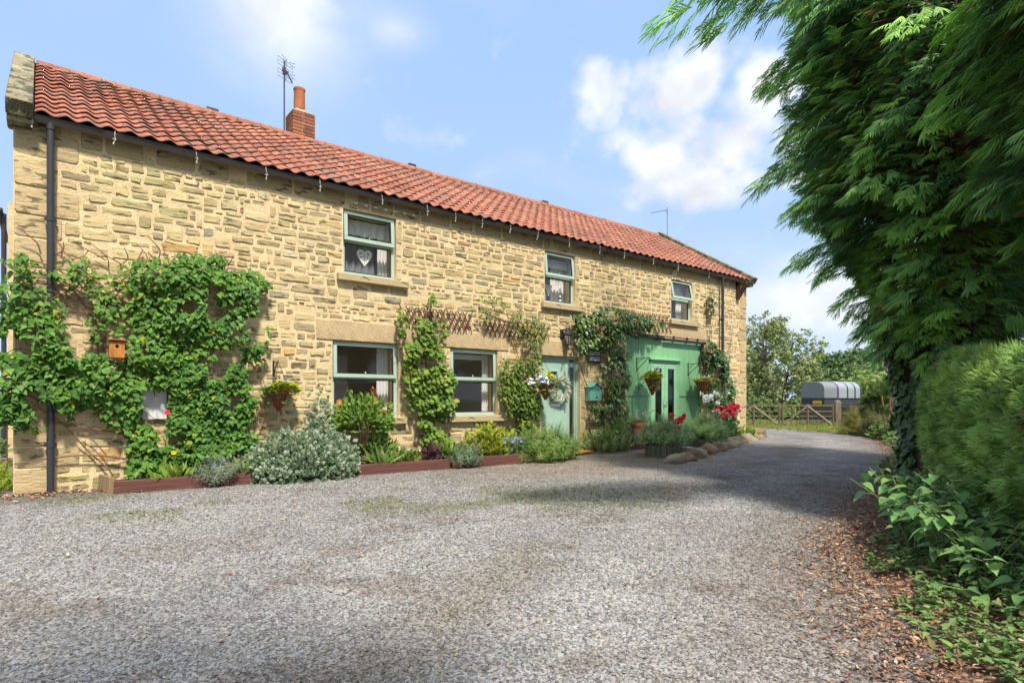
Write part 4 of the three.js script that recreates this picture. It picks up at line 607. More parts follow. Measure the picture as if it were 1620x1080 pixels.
{ // letterbox
  const t = thing('letterbox', 'pale green metal letterbox with arched top on the wall by the front door', 'letterbox', 10.52, 1.22, 0.08), m = M([0.16, 0.44, 0.35], 0.4, { map: paintTex });
  const s = new THREE.Shape(); s.moveTo(-0.19, 0); s.lineTo(0.19, 0); s.lineTo(0.19, 0.31); s.quadraticCurveTo(0.1, 0.335, 0, 0.40); s.quadraticCurveTo(-0.1, 0.335, -0.19, 0.31); s.closePath();
  mesh('body', new THREE.ExtrudeGeometry(s, { depth: 0.12, bevelEnabled: true, bevelSize: 0.008, bevelThickness: 0.008, bevelSegments: 2 }).translate(0, 0, -0.05), m, t);
  const top = []; const rp = [[-0.23, 0.305], [-0.1, 0.345], [0, 0.42], [0.1, 0.345], [0.23, 0.305]].map(([x, y]) => V(x, y, 0)); const sp = new THREE.CatmullRomCurve3(rp).getPoints(12); for (let i = 0; i < 12; i++) { const a = sp[i].clone(), b = sp[i + 1].clone(); a.z = b.z = 0.03; const g = box(a.distanceTo(b) + 0.006, 0.018, 0.2); g.rotateZ(Math.atan2(b.y - a.y, b.x - a.x)); top.push(g.translate((a.x + b.x) / 2, (a.y + b.y) / 2 + 0.004, 0.03)); }
  mesh('lid', top, m, t); mesh('flap', box(0.27, 0.05, 0.012, 0, 0.265, 0.083, 0.004), M([0.12, 0.35, 0.28], 0.4), t); mesh('flap_ledge', box(0.29, 0.012, 0.03, 0, 0.295, 0.09, 0.004), m, t); mesh('lock', [box(0.06, 0.028, 0.01, 0.03, 0.075, 0.082, 0.004)], ironMat, t); mesh('embossing', [box(0.07, 0.012, 0.006, 0, 0.2, 0.08, 0.002)], M([0.1, 0.3, 0.24], 0.5), t);
}
{ // bird box in the climber
  const t = thing('bird_box', 'orange wooden bird box among the leaves of the big climber', 'bird box', 1.07, 1.80, 0.34), m = M([0.72, 0.29, 0.045], 0.6, { map: woodTex }), s = new THREE.Shape([[-0.085, 0], [0.085, 0], [0.085, 0.21], [-0.085, 0.21]].map((p) => new THREE.Vector2(...p))), h = new THREE.Path(); h.absarc(0, 0.15, 0.022, 0, 2 * PI, true); s.holes.push(h);
  mesh('front', new THREE.ExtrudeGeometry(s, { depth: 0.015, bevelEnabled: false }).translate(0, 0, 0.06), m, t); mesh('side', box(0.015, 0.215, 0.14, -0.0775, 0.107, -0.01), m, t); mesh('side', box(0.015, 0.215, 0.14, 0.0775, 0.107, -0.01), m, t); mesh('back', box(0.14, 0.25, 0.015, 0, 0.12, -0.072), m, t); mesh('floor', box(0.14, 0.015, 0.13, 0, 0.0085, -0.005), m, t);
  const rf = box(0.21, 0.018, 0.2, 0, 0.235, 0.01, 0.004); mesh('lid', rf, M([0.5, 0.19, 0.03], 0.6, { map: woodTex }), t);
}
{ const t = thing('white_board', 'white weathered board half hidden by leaves on the left wall', 'board', 1.55, 0.96, 0.05); mesh('panel', box(0.30, 0.50, 0.03, 0, 0.25, 0, 0.006), M([0.72, 0.72, 0.7], 0.7, { map: paintTex }), t); mesh('rail', box(0.26, 0.03, 0.012, 0, 0.43, 0.022, 0.004), M([0.6, 0.6, 0.58], 0.7), t); }
{ // wreath on the door
  const t = thing('wreath', 'dried wreath of pale green leaves and twigs hanging on the front door', 'wreath', 9.52, 1.50, 0.0), r = rng(61), tw = [], it = [];
  for (let k = 0; k < 7; k++) tw.push(new THREE.TorusGeometry(0.2 + jit(r, 0.025), 0.009, 5, 26).rotateX(jit(r, 0.12)).rotateY(jit(r, 0.1))); mesh('twig_ring', tw, M([0.2, 0.13, 0.07], 0.9), t);
  for (let i = 0; i < 520; i++) { const a = r() * 6.283, q = 0.2 + jit(r, 0.06), o = V(Math.cos(a), Math.sin(a), 0), tg = V(-Math.sin(a), Math.cos(a), 0); it.push({ p: o.clone().multiplyScalar(q).add(V(0, 0, 0.03 * r())), d: tg.multiplyScalar(-0.7).add(o.multiplyScalar(0.5 + r() * 0.7)).add(V(jit(r, 0.4), jit(r, 0.4), r() * 0.7)), n: V(jit(r, 0.6), jit(r, 0.6), 1), s: 0.07 + r() * 0.08, c: r() < 0.7 ? green(r, [0.40, 0.46, 0.30], [0.62, 0.64, 0.50]) : [0.75, 0.75, 0.68] }); }
  copies('dried_leaves', leafLong, leafMat, it, t);
}
{ const t = thing('door_mat', 'orange and red coir door mat on the gravel in front of the front door', 'mat', 9.45, 0.085, 0.42, 0.12), r = rng(8); mesh('mat', box(0.95, 0.04, 0.55, 0, 0, 0, 0.012), M([0.62, 0.19, 0.06], 0.95, { bumpMap: soilBump, bumpScale: 0.01 }), t); mesh('border', [box(0.95, 0.006, 0.05, 0, 0.022, 0.25), box(0.3, 0.006, 0.45, 0.3, 0.022, 0)], M([0.75, 0.30, 0.03], 0.95), t); mesh('step', box(1.3, 0.06, 0.4, 0, -0.055, -0.35, 0.01), sillMat, t); }
// ---- hanging baskets and their brackets
const wicker = M([0.30, 0.13, 0.055], 0.75), wickerDark = M([0.16, 0.07, 0.035], 0.8), wickerRed = M([0.28, 0.075, 0.04], 0.7);
function basket(label, x, y, z, R, H, mat, hook, plants, seed) { // cone of woven cane hanging on three chains from the hook
  const t = thing('hanging_basket', label, 'hanging basket', x, y, z), r = rng(seed), weave = [];
  const n = 9; for (let k = 0; k < n; k++) { const v = k / (n - 1), rr = R * (0.12 + 0.88 * v), N = 20, pts = []; for (let i = 0; i <= N; i++) { const a = i / N * 2 * PI; pts.push(V(Math.cos(a) * (rr + 0.006 * (i % 2 ? 1 : -1)), H * v, Math.sin(a) * (rr + 0.006 * (i % 2 ? 1 : -1)))); } weave.push(tube(pts, 0.0085, N, 5)); }
  for (let k = 0; k < 10; k++) { const a = k / 10 * 2 * PI; weave.push(tube([[Math.cos(a) * R * 0.1, 0, Math.sin(a) * R * 0.1], [Math.cos(a) * R, H, Math.sin(a) * R]], 0.008, 1, 5)); }
  mesh('wicker_cone', weave, mat, t); mesh('liner', lathe([[0, 0.02], [R * 0.11, 0.02], [R * 0.95, H - 0.01], [R * 0.9, H - 0.01], [0, H - 0.03]], 16), wickerDark, t); mesh('rim', new THREE.TorusGeometry(R, 0.014, 6, 22).rotateX(PI / 2).translate(0, H, 0), mat, t);
  const hk = V(hook[0] - x, hook[1] - y, hook[2] - z); mesh('chains', [0, 1, 2].map((k) => tube([V(Math.cos(k * 2.09 + 0.5) * R, H, Math.sin(k * 2.09 + 0.5) * R), hk], 0.004, 1, 4)), ironMat, t);
  for (const pl of plants) { const it = []; for (let i = 0; i < pl.n; i++) { const a = r() * 6.283, q = Math.sqrt(r()) * R * (pl.spread ?? 1.25), o = V(Math.cos(a), 0, Math.sin(a)), trail = pl.trail ? r() * r() * pl.trail : 0; const p = V(o.x * q + (pl.dx ?? 0), H + (pl.h ?? 0.1) * (1 - (q / (R * 1.4)) ** 2) * (0.4 + 0.6 * r()) - trail, o.z * q * 0.9); if (trail > 0.05) { p.x = o.x * R * (1.02 + 0.3 * r()) + (pl.dx ?? 0); p.z = o.z * R * (1.02 + 0.25 * r()); } it.push({ p, d: o.clone().multiplyScalar(0.8).add(V(jit(r, 0.5), 0.5 - trail * 3, jit(r, 0.5))), n: V(o.x * 0.4 + jit(r, 0.4), 1, o.z * 0.4 + 0.5), s: pl.s * (0.7 + 0.6 * r()), c: pl.flower ? pl.flower[Math.floor(r() * pl.flower.length)] : green(r, pl.c0, pl.c1) }); if (pl.flower) { const q2 = it.at(-1); q2.d = V(jit(r, 0.6), 1, jit(r, 0.5)); q2.n = V(jit(r, 0.6), 0.3, 1); } } copies(pl.name, pl.geo, pl.flower ? dullMat : leafMat, it, t); }
  return t;
}
function bracket(label, x, y, len, h, kind) {
  const t = thing('wall_bracket', label, 'bracket', x, y, 0.0);
  if (kind) { mesh('upright', [box(0.025, h, 0.012, 0, -h / 2 + 0.04, 0.03, 0.003), tube([[0, -h + 0.06, 0.04], [0.03, -h - 0.04, 0.09], [-0.01, -h - 0.07, 0.03]], 0.008)], ironMat, t); mesh('arm', [tube([[0, 0, 0.035], [0.0, 0.01, len * 0.6], [0.0, -0.01, len], [0, 0.03, len + 0.03]], 0.008), tube([[0, -h * 0.7, 0.035], [0, -h * 0.35, len * 0.45], [0, 0.0, len * 0.8]], 0.008)], ironMat, t); }
  else { mesh('upright', box(0.022, h, 0.014, 0, -h / 2 + 0.05, 0.0, 0.003), ironMat, t); mesh('arm', [bar(V(0, 0, 0), V(0, 0.02, len), 0.016, 0.016), bar(V(0, -h * 0.75, 0), V(0, 0, len * 0.9), 0.013, 0.013), bar(V(0, -h * 0.3, 0), V(0, 0.0, len * 0.45), 0.01, 0.01), tube([[0, 0.01, len - 0.02], [0, -0.02, len], [0, -0.05, len - 0.03]], 0.008)], ironMat, t); }
  return t;
}
const LIME = { name: 'lime_foliage', geo: leafRound, c0: [0.34, 0.42, 0.02], c1: [0.52, 0.50, 0.03] }, MIX = { name: 'trailing_foliage', geo: leafOval, c0: [0.09, 0.2, 0.02], c1: [0.22, 0.30, 0.06] };
bracket('black scrolled iron bracket on the wall left of the kitchen window', 3.20, 1.83, 0.24, 0.30, 1);
basket('brown wicker cone basket with lime foliage left of the kitchen window', 3.21, 1.06, 0.26, 0.17, 0.33, wickerRed, [3.20, 1.84, 0.26], [{ ...LIME, n: 420, s: 0.065, h: 0.16, dx: 0.06, trail: 0.16 }, { ...MIX, n: 200, s: 0.06, h: 0.1, trail: 0.3, dx: -0.05 }, { name: 'silver_foliage', geo: leafLong, n: 40, s: 0.09, h: 0.22, c0: [0.4, 0.42, 0.4], c1: [0.6, 0.62, 0.6] }], 11);
bracket('black iron hook bracket at the left of the front door', 8.66, 2.13, 0.34, 0.25, 1);
basket('wicker cone basket of white, blue and yellow flowers left of the front door', 8.75, 1.24, 0.36, 0.2, 0.34, wicker, [8.66, 2.14, 0.36], [{ ...MIX, n: 320, s: 0.07, h: 0.16, trail: 0.35 }, { name: 'yellow_flowers', geo: flower5, n: 16, s: 0.09, h: 0.26, dx: 0.13, spread: 0.6, flower: [[0.72, 0.58, 0.02], [0.6, 0.55, 0.03]] }, { name: 'white_flowers', geo: flower5, n: 34, s: 0.065, h: 0.3, dx: -0.16, trail: 0.3, spread: 1.3, flower: [[0.8, 0.8, 0.78]] }, { name: 'blue_flowers', geo: flower5, n: 16, s: 0.06, h: 0.16, dx: -0.08, flower: [[0.12, 0.16, 0.5], [0.2, 0.25, 0.55]] }], 12);
bracket('black iron bracket on the left half of the big green door', 12.22, 2.28, 0.40, 0.38, 0).position.z = -0.02;
basket('wicker cone basket of yellow flowers on the left half of the green door', 12.34, 1.36, 0.38, 0.2, 0.40, wicker, [12.22, 2.27, 0.37], [{ ...LIME, n: 200, s: 0.075, h: 0.2 }, { ...MIX, n: 180, s: 0.07, h: 0.1, trail: 0.45, dx: -0.12 }, { name: 'yellow_flowers', geo: flower5, n: 16, s: 0.075, h: 0.22, flower: [[0.72, 0.60, 0.02]] }, { name: 'lilac_flowers', geo: flower5, n: 14, s: 0.07, h: 0.32, dx: 0.2, spread: 0.7, flower: [[0.3, 0.25, 0.5], [0.4, 0.34, 0.6]] }], 13);
bracket('black iron bracket on the right half of the big green door', 14.42, 2.22, 0.40, 0.38, 0).position.z = -0.02;
basket('wicker cone basket with long trailing foliage on the right half of the green door', 14.55, 1.34, 0.36, 0.22, 0.40, wicker, [14.42, 2.21, 0.36], [{ ...LIME, n: 120, s: 0.06, h: 0.1 }, { ...MIX, n: 900, s: 0.075, h: 0.12, trail: 1.0, dx: 0.3, spread: 1.1 }, { name: 'white_flowers', geo: flower5, n: 6, s: 0.07, h: 0.24, flower: [[0.8, 0.8, 0.78]] }], 14);
// ---- timber bed edging
const sleeper = M([0.20, 0.075, 0.06], 0.75, { map: woodTex, bumpMap: woodBump, bumpScale: 0.006 });
function timber(label, ax, az, bx, bz, h, w = 0.1) { const L = Math.hypot(bx - ax, bz - az), t = thing('timber_edging', label, 'timber edging', (ax + bx) / 2, 0, (az + bz) / 2, Math.atan2(-(bz - az), bx - ax)); const g = box(L, h, w, 0, h / 2 - 0.01, 0, 0.012); const uv = g.attributes.uv; for (let i = 0; i < uv.count; i++) { const u = uv.getX(i), v = uv.getY(i); uv.setXY(i, v * 2.2 + ax, u * 0.8); } mesh('board', g, sleeper, t); mesh('screws', [-0.45, 0.45].map((k) => cyl(0.009, 0.009, 0.004, 0, 0, 0, 8).rotateX(PI / 2).translate(k * L, h * 0.5, w / 2)), steel, t); return t; }
timber('red brown timber edging at the foot of the big climber', 1.02, 0.56, 2.16, 0.66, 0.19); timber('short red brown timber edging just left of the silver bush', 2.20, 0.68, 2.85, 0.72, 0.19);
timber('red brown timber edging right of the silver bush', 4.18, 0.72, 6.0, 0.86, 0.19); timber('red brown timber edging below the right kitchen window', 6.04, 0.88, 7.95, 1.02, 0.2);
timber('short dark timber edging right of the pale green clump by the door', 10.55, 0.60, 11.7, 0.78, 0.2);
{ const t = thing('timber_edging', 'pale bare timber end standing at the corner of the first bed', 'timber edging', 0.96, 0, 0.42, 0.2); mesh('board', box(0.06, 0.24, 0.46, 0, 0.11, -0.08, 0.008).rotateZ(-0.08), M([0.45, 0.32, 0.17], 0.8, { map: woodTex }), t); }
{ // soil of the beds
  const m = M([0.11, 0.075, 0.05], 0.95, { map: soilMap, bumpMap: soilB, bumpScale: 0.03 });
  const bed = (pts) => { const g = new THREE.ShapeGeometry(new THREE.Shape(pts.map(([x, z]) => new THREE.Vector2(x, -z)))).rotateX(-PI / 2).translate(0, 0.13, 0); boxUV(g); return g; };
  struct('bed_soil', [bed([[1.0, 0.005], [1.0, 0.52], [2.85, 0.69], [4.2, 0.69], [7.95, 0.98], [8.6, 0.6], [8.6, 0.005]]), bed([[10.5, 0.005], [10.55, 0.56], [11.7, 0.74], [11.75, 0.005]])], m);
}
// ---- pots and tubs
{ const t = thing('chimney_pot_planter', 'tall terracotta chimney pot planter at the left edge of the green door', 'planter', 11.95, 0.04, 0.26); mesh('pot', lathe([[0.17, 0], [0.21, 0.02], [0.21, 0.09], [0.185, 0.11], [0.18, 0.5], [0.2, 0.53], [0.215, 0.55], [0.215, 0.62], [0.17, 0.63], [0.15, 0.56], [0, 0.55]], 22), M([0.5, 0.145, 0.055], 0.8, { map: mortarMap }), t); const r = rng(19), it = []; for (let i = 0; i < 160; i++) { const a = r() * 6.283, o = V(Math.cos(a), 0, Math.sin(a)); it.push({ p: o.clone().multiplyScalar(r() * 0.18).add(V(0, 0.58, 0)), d: o.clone().multiplyScalar(0.6).add(V(0, 0.8, 0)), n: V(jit(r, 0.3), 0.4, 1), s: [0.05, 0.14 + r() * 0.2, 0.05], c: green(r, [0.14, 0.24, 0.09], [0.3, 0.38, 0.2]) }); } copies('foliage', leafLong, leafMat, it, t); const f = []; for (let i = 0; i < 9; i++) f.push({ p: V(0.1 + jit(r, 0.4), 0.72 + r() * 0.22, jit(r, 0.2)), d: V(jit(r, 0.5), 1, 0), n: V(0, 0.3, 1), s: 0.06, c: [0.72, 0.33, 0.30] }); copies('pink_flowers', flower5, dullMat, f, t); mesh('flower_stems', f.map((q) => tube([V(0, 0.56, 0), q.p.clone().multiplyScalar(0.6).add(V(0, 0.28, 0)), q.p], 0.005, 5, 4)), M([0.12, 0.2, 0.06], 0.8), t); }
function tub(label, x, z, R, h) {
  const t = thing('half_barrel_tub', label, 'planter', x, 0.02, z), m = [[0.17, 0.20, 0.15], [0.14, 0.175, 0.13], [0.20, 0.22, 0.165]].map((c) => M(c, 0.8, { map: woodTex })), n = 20, r = rng(Math.floor(x * 10));
  for (let k = 0; k < n; k++) { const a = k / n * 2 * PI, g = box(2 * PI * R / n - 0.006, h, 0.03, 0, h / 2, 0, 0.006), s = mesh('stave', g, m[k % 3], t); s.position.set(Math.sin(a) * R * 0.97, 0, Math.cos(a) * R * 0.97); s.rotation.set(0, a, 0); }
  for (const y of [0.05, h - 0.07]) mesh('hoop', new THREE.CylinderGeometry(R + 0.005, R + 0.005, 0.03, 40, 1, true).translate(0, y, 0), M([0.13, 0.14, 0.13], 0.5, { metalness: 0.5 }), t);
  mesh('soil', new THREE.CircleGeometry(R * 0.95, 24).rotateX(-PI / 2).translate(0, h - 0.05, 0), M([0.08, 0.055, 0.04], 0.95), t); return t;
}
tub('grey green half barrel tub of red geraniums, nearest the camera', 10.72, 1.95, 0.38, 0.27); tub('grey green half barrel tub of feathery plants before the green door', 13.5, 1.15, 0.48, 0.25);
{ const t = thing('slate_marker', 'small pale grey stone block between the tub and the edging rocks', 'stone block', 11.5, 0.02, 2.0, 0.3); mesh('block', box(0.36, 0.17, 0.16, 0, 0.085, 0, 0.02), M([0.42, 0.44, 0.45], 0.9, { map: mortarMap, bumpMap: grainB, bumpScale: 0.01 }), t); mesh('base', box(0.4, 0.04, 0.2, 0, 0.01, 0, 0.01), M([0.36, 0.37, 0.38], 0.9), t); }
{ // edging rocks
  const row = [[9.98, 2.78, 0.21], [10.45, 2.70, 0.21], [10.93, 2.42, 0.24], [11.30, 2.45, 0.19], [11.60, 2.2, 0.22], [11.98, 2.18, 0.24], [12.35, 1.98, 0.25], [12.8, 1.92, 0.26], [13.2, 1.72, 0.18], [13.55, 1.62, 0.25], [14.0, 1.45, 0.26], [14.45, 1.3, 0.22], [14.9, 1.12, 0.25], [15.4, 0.95, 0.26], [15.9, 0.78, 0.22], [16.4, 0.62, 0.26], [16.95, 0.45, 0.26], [17.5, 0.25, 0.22], [18.0, 0.0, 0.38]];
  const ord = ['first', 'second', 'third', 'fourth', 'fifth', 'sixth', 'seventh', 'eighth', 'ninth', 'tenth', 'eleventh', 'twelfth', 'thirteenth', 'fourteenth', 'fifteenth', 'sixteenth', 'seventeenth', 'eighteenth'], r = rng(71);
  const mats = [[0.30, 0.205, 0.11], [0.36, 0.27, 0.165], [0.25, 0.185, 0.115], [0.40, 0.33, 0.22], [0.30, 0.25, 0.18]].map((c) => M(c, 0.85, { map: stoneMap, bumpMap: grainB, bumpScale: 0.03 }));
  row.forEach(([x, z, s], i) => {
    let g = new THREE.IcosahedronGeometry(1, 5); g.deleteAttribute('uv'); g.deleteAttribute('normal'); g = mergeVertices(g, 1e-4); const p = g.attributes.position, v = V(0, 0, 0), sx = s * (0.9 + 0.4 * r()), sy = s * (0.6 + 0.2 * r()), sz = s * (0.75 + 0.25 * r());
    for (let k = 0; k < p.count; k++) { v.fromBufferAttribute(p, k); const q = 0.72 + 0.5 * fbm(v.x * 1.4 + i * 7, v.y * 1.7 + v.z * 1.4 + i * 3, 171, 2) + 0.10 * (fbm(v.x * 4.5 + i, v.y * 4.5 + v.z * 5, 173, 3) - 0.5) - 0.05 * Math.max(0, fbm(v.z * 2 + i, v.y * 3 + v.x * 2, 175, 2) - 0.55) * 4; v.multiplyScalar(q); p.setXYZ(k, v.x * sx, Math.max(-0.35, v.y) * sy, v.z * sz); }
    g.computeVertexNormals(); boxUV(g);
    const rock = mesh('edging_rock', g, mats[Math.floor(r() * 5)]); rock.position.set(x, sy * 0.32 + 0.01 + (i === 18 ? 0.05 : 0), z); rock.rotation.y = r() * 6.28;
    tag(rock, i === 18 ? 'largest grey boulder beside the far corner of the cottage' : `rounded sandstone edging rock, ${ord[i]} from the near end of the row`, 'rock', 'rocks edging the planting by the green door');
  });
}
// ------------------------------------------------------------------ climbers and garden plants (metres along and up the wall: x, y, half width, half height, weight)
const BL_A = [[0.01, 2.44, 0.24, 0.32, 0.8], [0.07, 2.92, 0.16, 0.17, 0.5], [0.57, 2.58, 0.4, 0.37, 0.5], [0.25, 1.98, 0.44, 0.4, 1.0], [0.01, 1.41, 0.21, 0.43, 0.9], [0.57, 1.75, 0.4, 0.37, 0.8], [0.25, 1.18, 0.38, 0.32, 1.0], [0.84, 1.51, 0.42, 0.34, 0.9], [1.24, 1.26, 0.37, 0.39, 0.9], [0.71, 2.97, 0.18, 0.15, 0.5], [1.06, 2.37, 0.32, 0.3, 0.35], [1.65, 2.96, 0.47, 0.27, 0.9], [2.22, 3.03, 0.51, 0.33, 1.2], [2.75, 2.81, 0.41, 0.39, 1.2], [1.89, 2.44, 0.57, 0.46, 1.0], [2.53, 2.21, 0.49, 0.48, 1.0], [1.58, 1.88, 0.46, 0.31, 0.9], [2.14, 1.63, 0.59, 0.42, 1.3], [2.31, 1.16, 0.52, 0.47, 1.4], [2.71, 0.68, 0.2, 0.39, 0.9], [1.97, 0.71, 0.66, 0.41, 1.5], [1.5, 0.64, 0.46, 0.4, 1.1], [2.31, 0.41, 0.6, 0.28, 1.3], [1.42, 0.31, 0.38, 0.19, 0.9], [1.65, 2.24, 0.31, 0.36, 0.3], [1.2, 2.73, 0.29, 0.26, 0.3], [1.58, 1.53, 0.15, 0.27, 0.3]];
const BL_B = [[6.02, 2.87, 0.12, 0.36, 0.7], [5.88, 2.44, 0.24, 0.35, 0.7], [5.41, 2.64, 0.11, 0.25, 0.6], [6.27, 2.59, 0.14, 0.24, 0.4], [5.59, 2.07, 0.31, 0.25, 1.2], [5.99, 2.03, 0.44, 0.31, 1.2], [6.13, 1.62, 0.39, 0.33, 1.3], [5.79, 1.61, 0.35, 0.35, 1.2], [5.99, 1.15, 0.35, 0.26, 1.2], [6.27, 1.14, 0.28, 0.24, 1.0], [5.83, 0.77, 0.19, 0.14, 0.8], [6.06, 0.55, 0.27, 0.19, 0.9], [6.27, 0.42, 0.2, 0.17, 0.8]];
const BL_C = [[7.39, 3.12, 0.35, 0.23, 0.35], [8.13, 2.92, 0.24, 0.27, 0.3], [8.57, 2.69, 0.29, 0.34, 0.4], [7.96, 1.79, 0.3, 0.37, 0.8], [8.44, 2.01, 0.32, 0.34, 0.7], [8.05, 1.27, 0.37, 0.46, 1.2], [8.39, 1.0, 0.35, 0.51, 1.2], [8.16, 0.5, 0.34, 0.27, 0.9]];
const BL_D = [[9.7, 2.91, 0.32, 0.23, 0.8], [10.21, 2.95, 0.52, 0.29, 1.1], [10.96, 3.16, 0.62, 0.3, 1.2], [11.77, 3.12, 0.67, 0.28, 1.2], [12.51, 3.18, 0.46, 0.19, 0.8], [10.21, 2.51, 0.46, 0.26, 1.0], [11.03, 2.49, 0.58, 0.53, 1.2], [11.12, 1.73, 0.45, 0.53, 1.2], [10.96, 1.12, 0.58, 0.53, 1.2], [10.52, 1.27, 0.26, 0.45, 0.6], [11.19, 0.66, 0.36, 0.31, 1.0], [9.7, 2.48, 0.16, 0.17, 0.4], [10.59, 2.91, 0.65, 0.37, 0.8]];
const BL_Eiv = [[15.28, 2.54, 0.38, 0.36, 1.0], [15.66, 2.1, 0.52, 0.55, 1.2], [15.92, 1.46, 0.53, 0.65, 1.2], [16.16, 0.81, 0.4, 0.52, 1.2], [15.5, 1.64, 0.45, 0.54, 0.8], [15.34, 3.98, 0.19, 0.36, 0.3], [15.99, 0.45, 0.46, 0.28, 1.0]];
const stemMat = M([0.235, 0.125, 0.075], 0.9, { bumpMap: barkBump, bumpScale: 0.004 }), greenStem = M([0.12, 0.19, 0.06], 0.8);
function climber(o) {
  const t = thing(o.name, o.label, o.category ?? 'climbing plant', 0, 0, 0), r = rng(o.seed), items = [], W = o.blobs.map((b) => b[2] * b[3] * b[4]), tot = W.reduce((a, b) => a + b, 0);
  while (items.length < o.n) {
    let k = 0, q = r() * tot; while (q > W[k] && k < W.length - 1) q -= W[k++];
    const [cx, cy, rx, ry] = o.blobs[k], a = r() * 6.283, rad = Math.sqrt(r()) * (0.9 + 0.35 * r()), x = cx + Math.cos(a) * rad * rx, y = cy + Math.sin(a) * rad * ry;
    if (fbm(x * 3.1 + o.seed, y * 3.1, 181, 3) < (o.gap ?? 0.40) + 0.1 * rad * r() || y < 0.1) continue;
    if (o.clear && o.clear.some(([a0, a1, b0, b1]) => x > a0 && x < a1 && y > b0 && y < b1)) continue;
    const bulge = o.depth * (0.35 + 0.65 * (1 - rad * rad * 0.7)) * (0.55 + 0.9 * fbm(x * 2.2, y * 2.2 + o.seed, 183, 2)), z = 0.05 + bulge * (0.25 + 0.75 * Math.sqrt(r()));
    const s = o.size * (0.6 + 0.65 * r());
    const tip = fbm(x * 1.7 + 3, y * 1.7, 185, 2); const c = r() < (o.yellow ?? 0.02) ? [0.40, 0.38, 0.03] : green(r, o.c0, o.c1, 0.7).map((v, i) => v * (0.8 + 0.4 * tip) * (i === 0 ? 0.9 + 0.25 * tip : 1));
    items.push({ p: V(x, y, z), d: V(jit(r, 0.75), -0.55 + jit(r, 0.5), 0.35 + 0.3 * r()), n: V(jit(r, 0.6), 0.42 + jit(r, 0.4), 0.75), s: Array.isArray(s) ? s : [s * (0.85 + 0.3 * r()), s, s], c });
  }
  const parts = o.parts ?? 0; items.sort((a, b) => b.p.z + b.s[1] * 2 - a.p.z - a.s[1] * 2);
  if (parts) { const ms = []; for (let k = 0; k < 7; k++) { const c = green(r, o.c0, o.c1, 0.8); ms.push(M(c, 0.6, { phys: true, transmission: 0.28, thickness: 0, ior: 1.4, map: leafTex })); } items.slice(0, parts).forEach((it, i) => { const m = mesh('leaf', o.geo, ms[i % 7], t); m.matrix.copy(basisOf(it)); m.matrix.decompose(m.position, m.quaternion, m.scale); }); }
  copies('foliage', o.geo, o.mat ?? leafMat, items.slice(parts), t);
  const stems = (o.stems ?? []).map(([rad, ...pts]) => tube(pts.map(([x, y, z]) => V(x, y, z ?? 0.06)), rad, pts.length * 4, 5, 0.55));
  const hubs = o.roots.map((x) => [x, 0.08]);
  for (const [cx, cy, rx, ry] of [...o.blobs].sort((a, b) => a[1] - b[1])) { let hub = hubs[0], bd = 1e9; for (const q of hubs) { const d = Math.hypot(q[0] - cx, (q[1] - cy) * 0.8) + (q[1] > cy ? 1 : 0); if (d < bd) { bd = d; hub = q; } } hubs.push([cx, cy]); const pts = []; for (let k = 0; k <= 5; k++) { const v = k / 5; pts.push(V(lerp(hub[0], cx, Math.pow(v, 1.3)) + jit(r, 0.07) * (k ? 1 : 0), lerp(hub[1], cy, v), 0.05 + 0.05 * r())); } stems.push(tube(pts, 0.013, 14, 5, 0.6)); for (let k = 0; k < (o.twigs ?? 5); k++) { const a = r() * 6.283, p = V(cx + jit(r, rx * 0.5), cy + jit(r, ry * 0.5), 0.06 + 0.06 * r()); stems.push(tube([p, V(p.x + Math.cos(a) * rx * 0.5, p.y + Math.sin(a) * ry * 0.5 + 0.04, 0.08 + 0.1 * r()), V(p.x + Math.cos(a + 0.4) * rx, p.y + Math.sin(a + 0.4) * ry, 0.09 + o.depth * 0.5 * r())], 0.006, 6, 4, 0.5)); } }
  mesh('stem', stems, stemMat, t);
  return t;
}
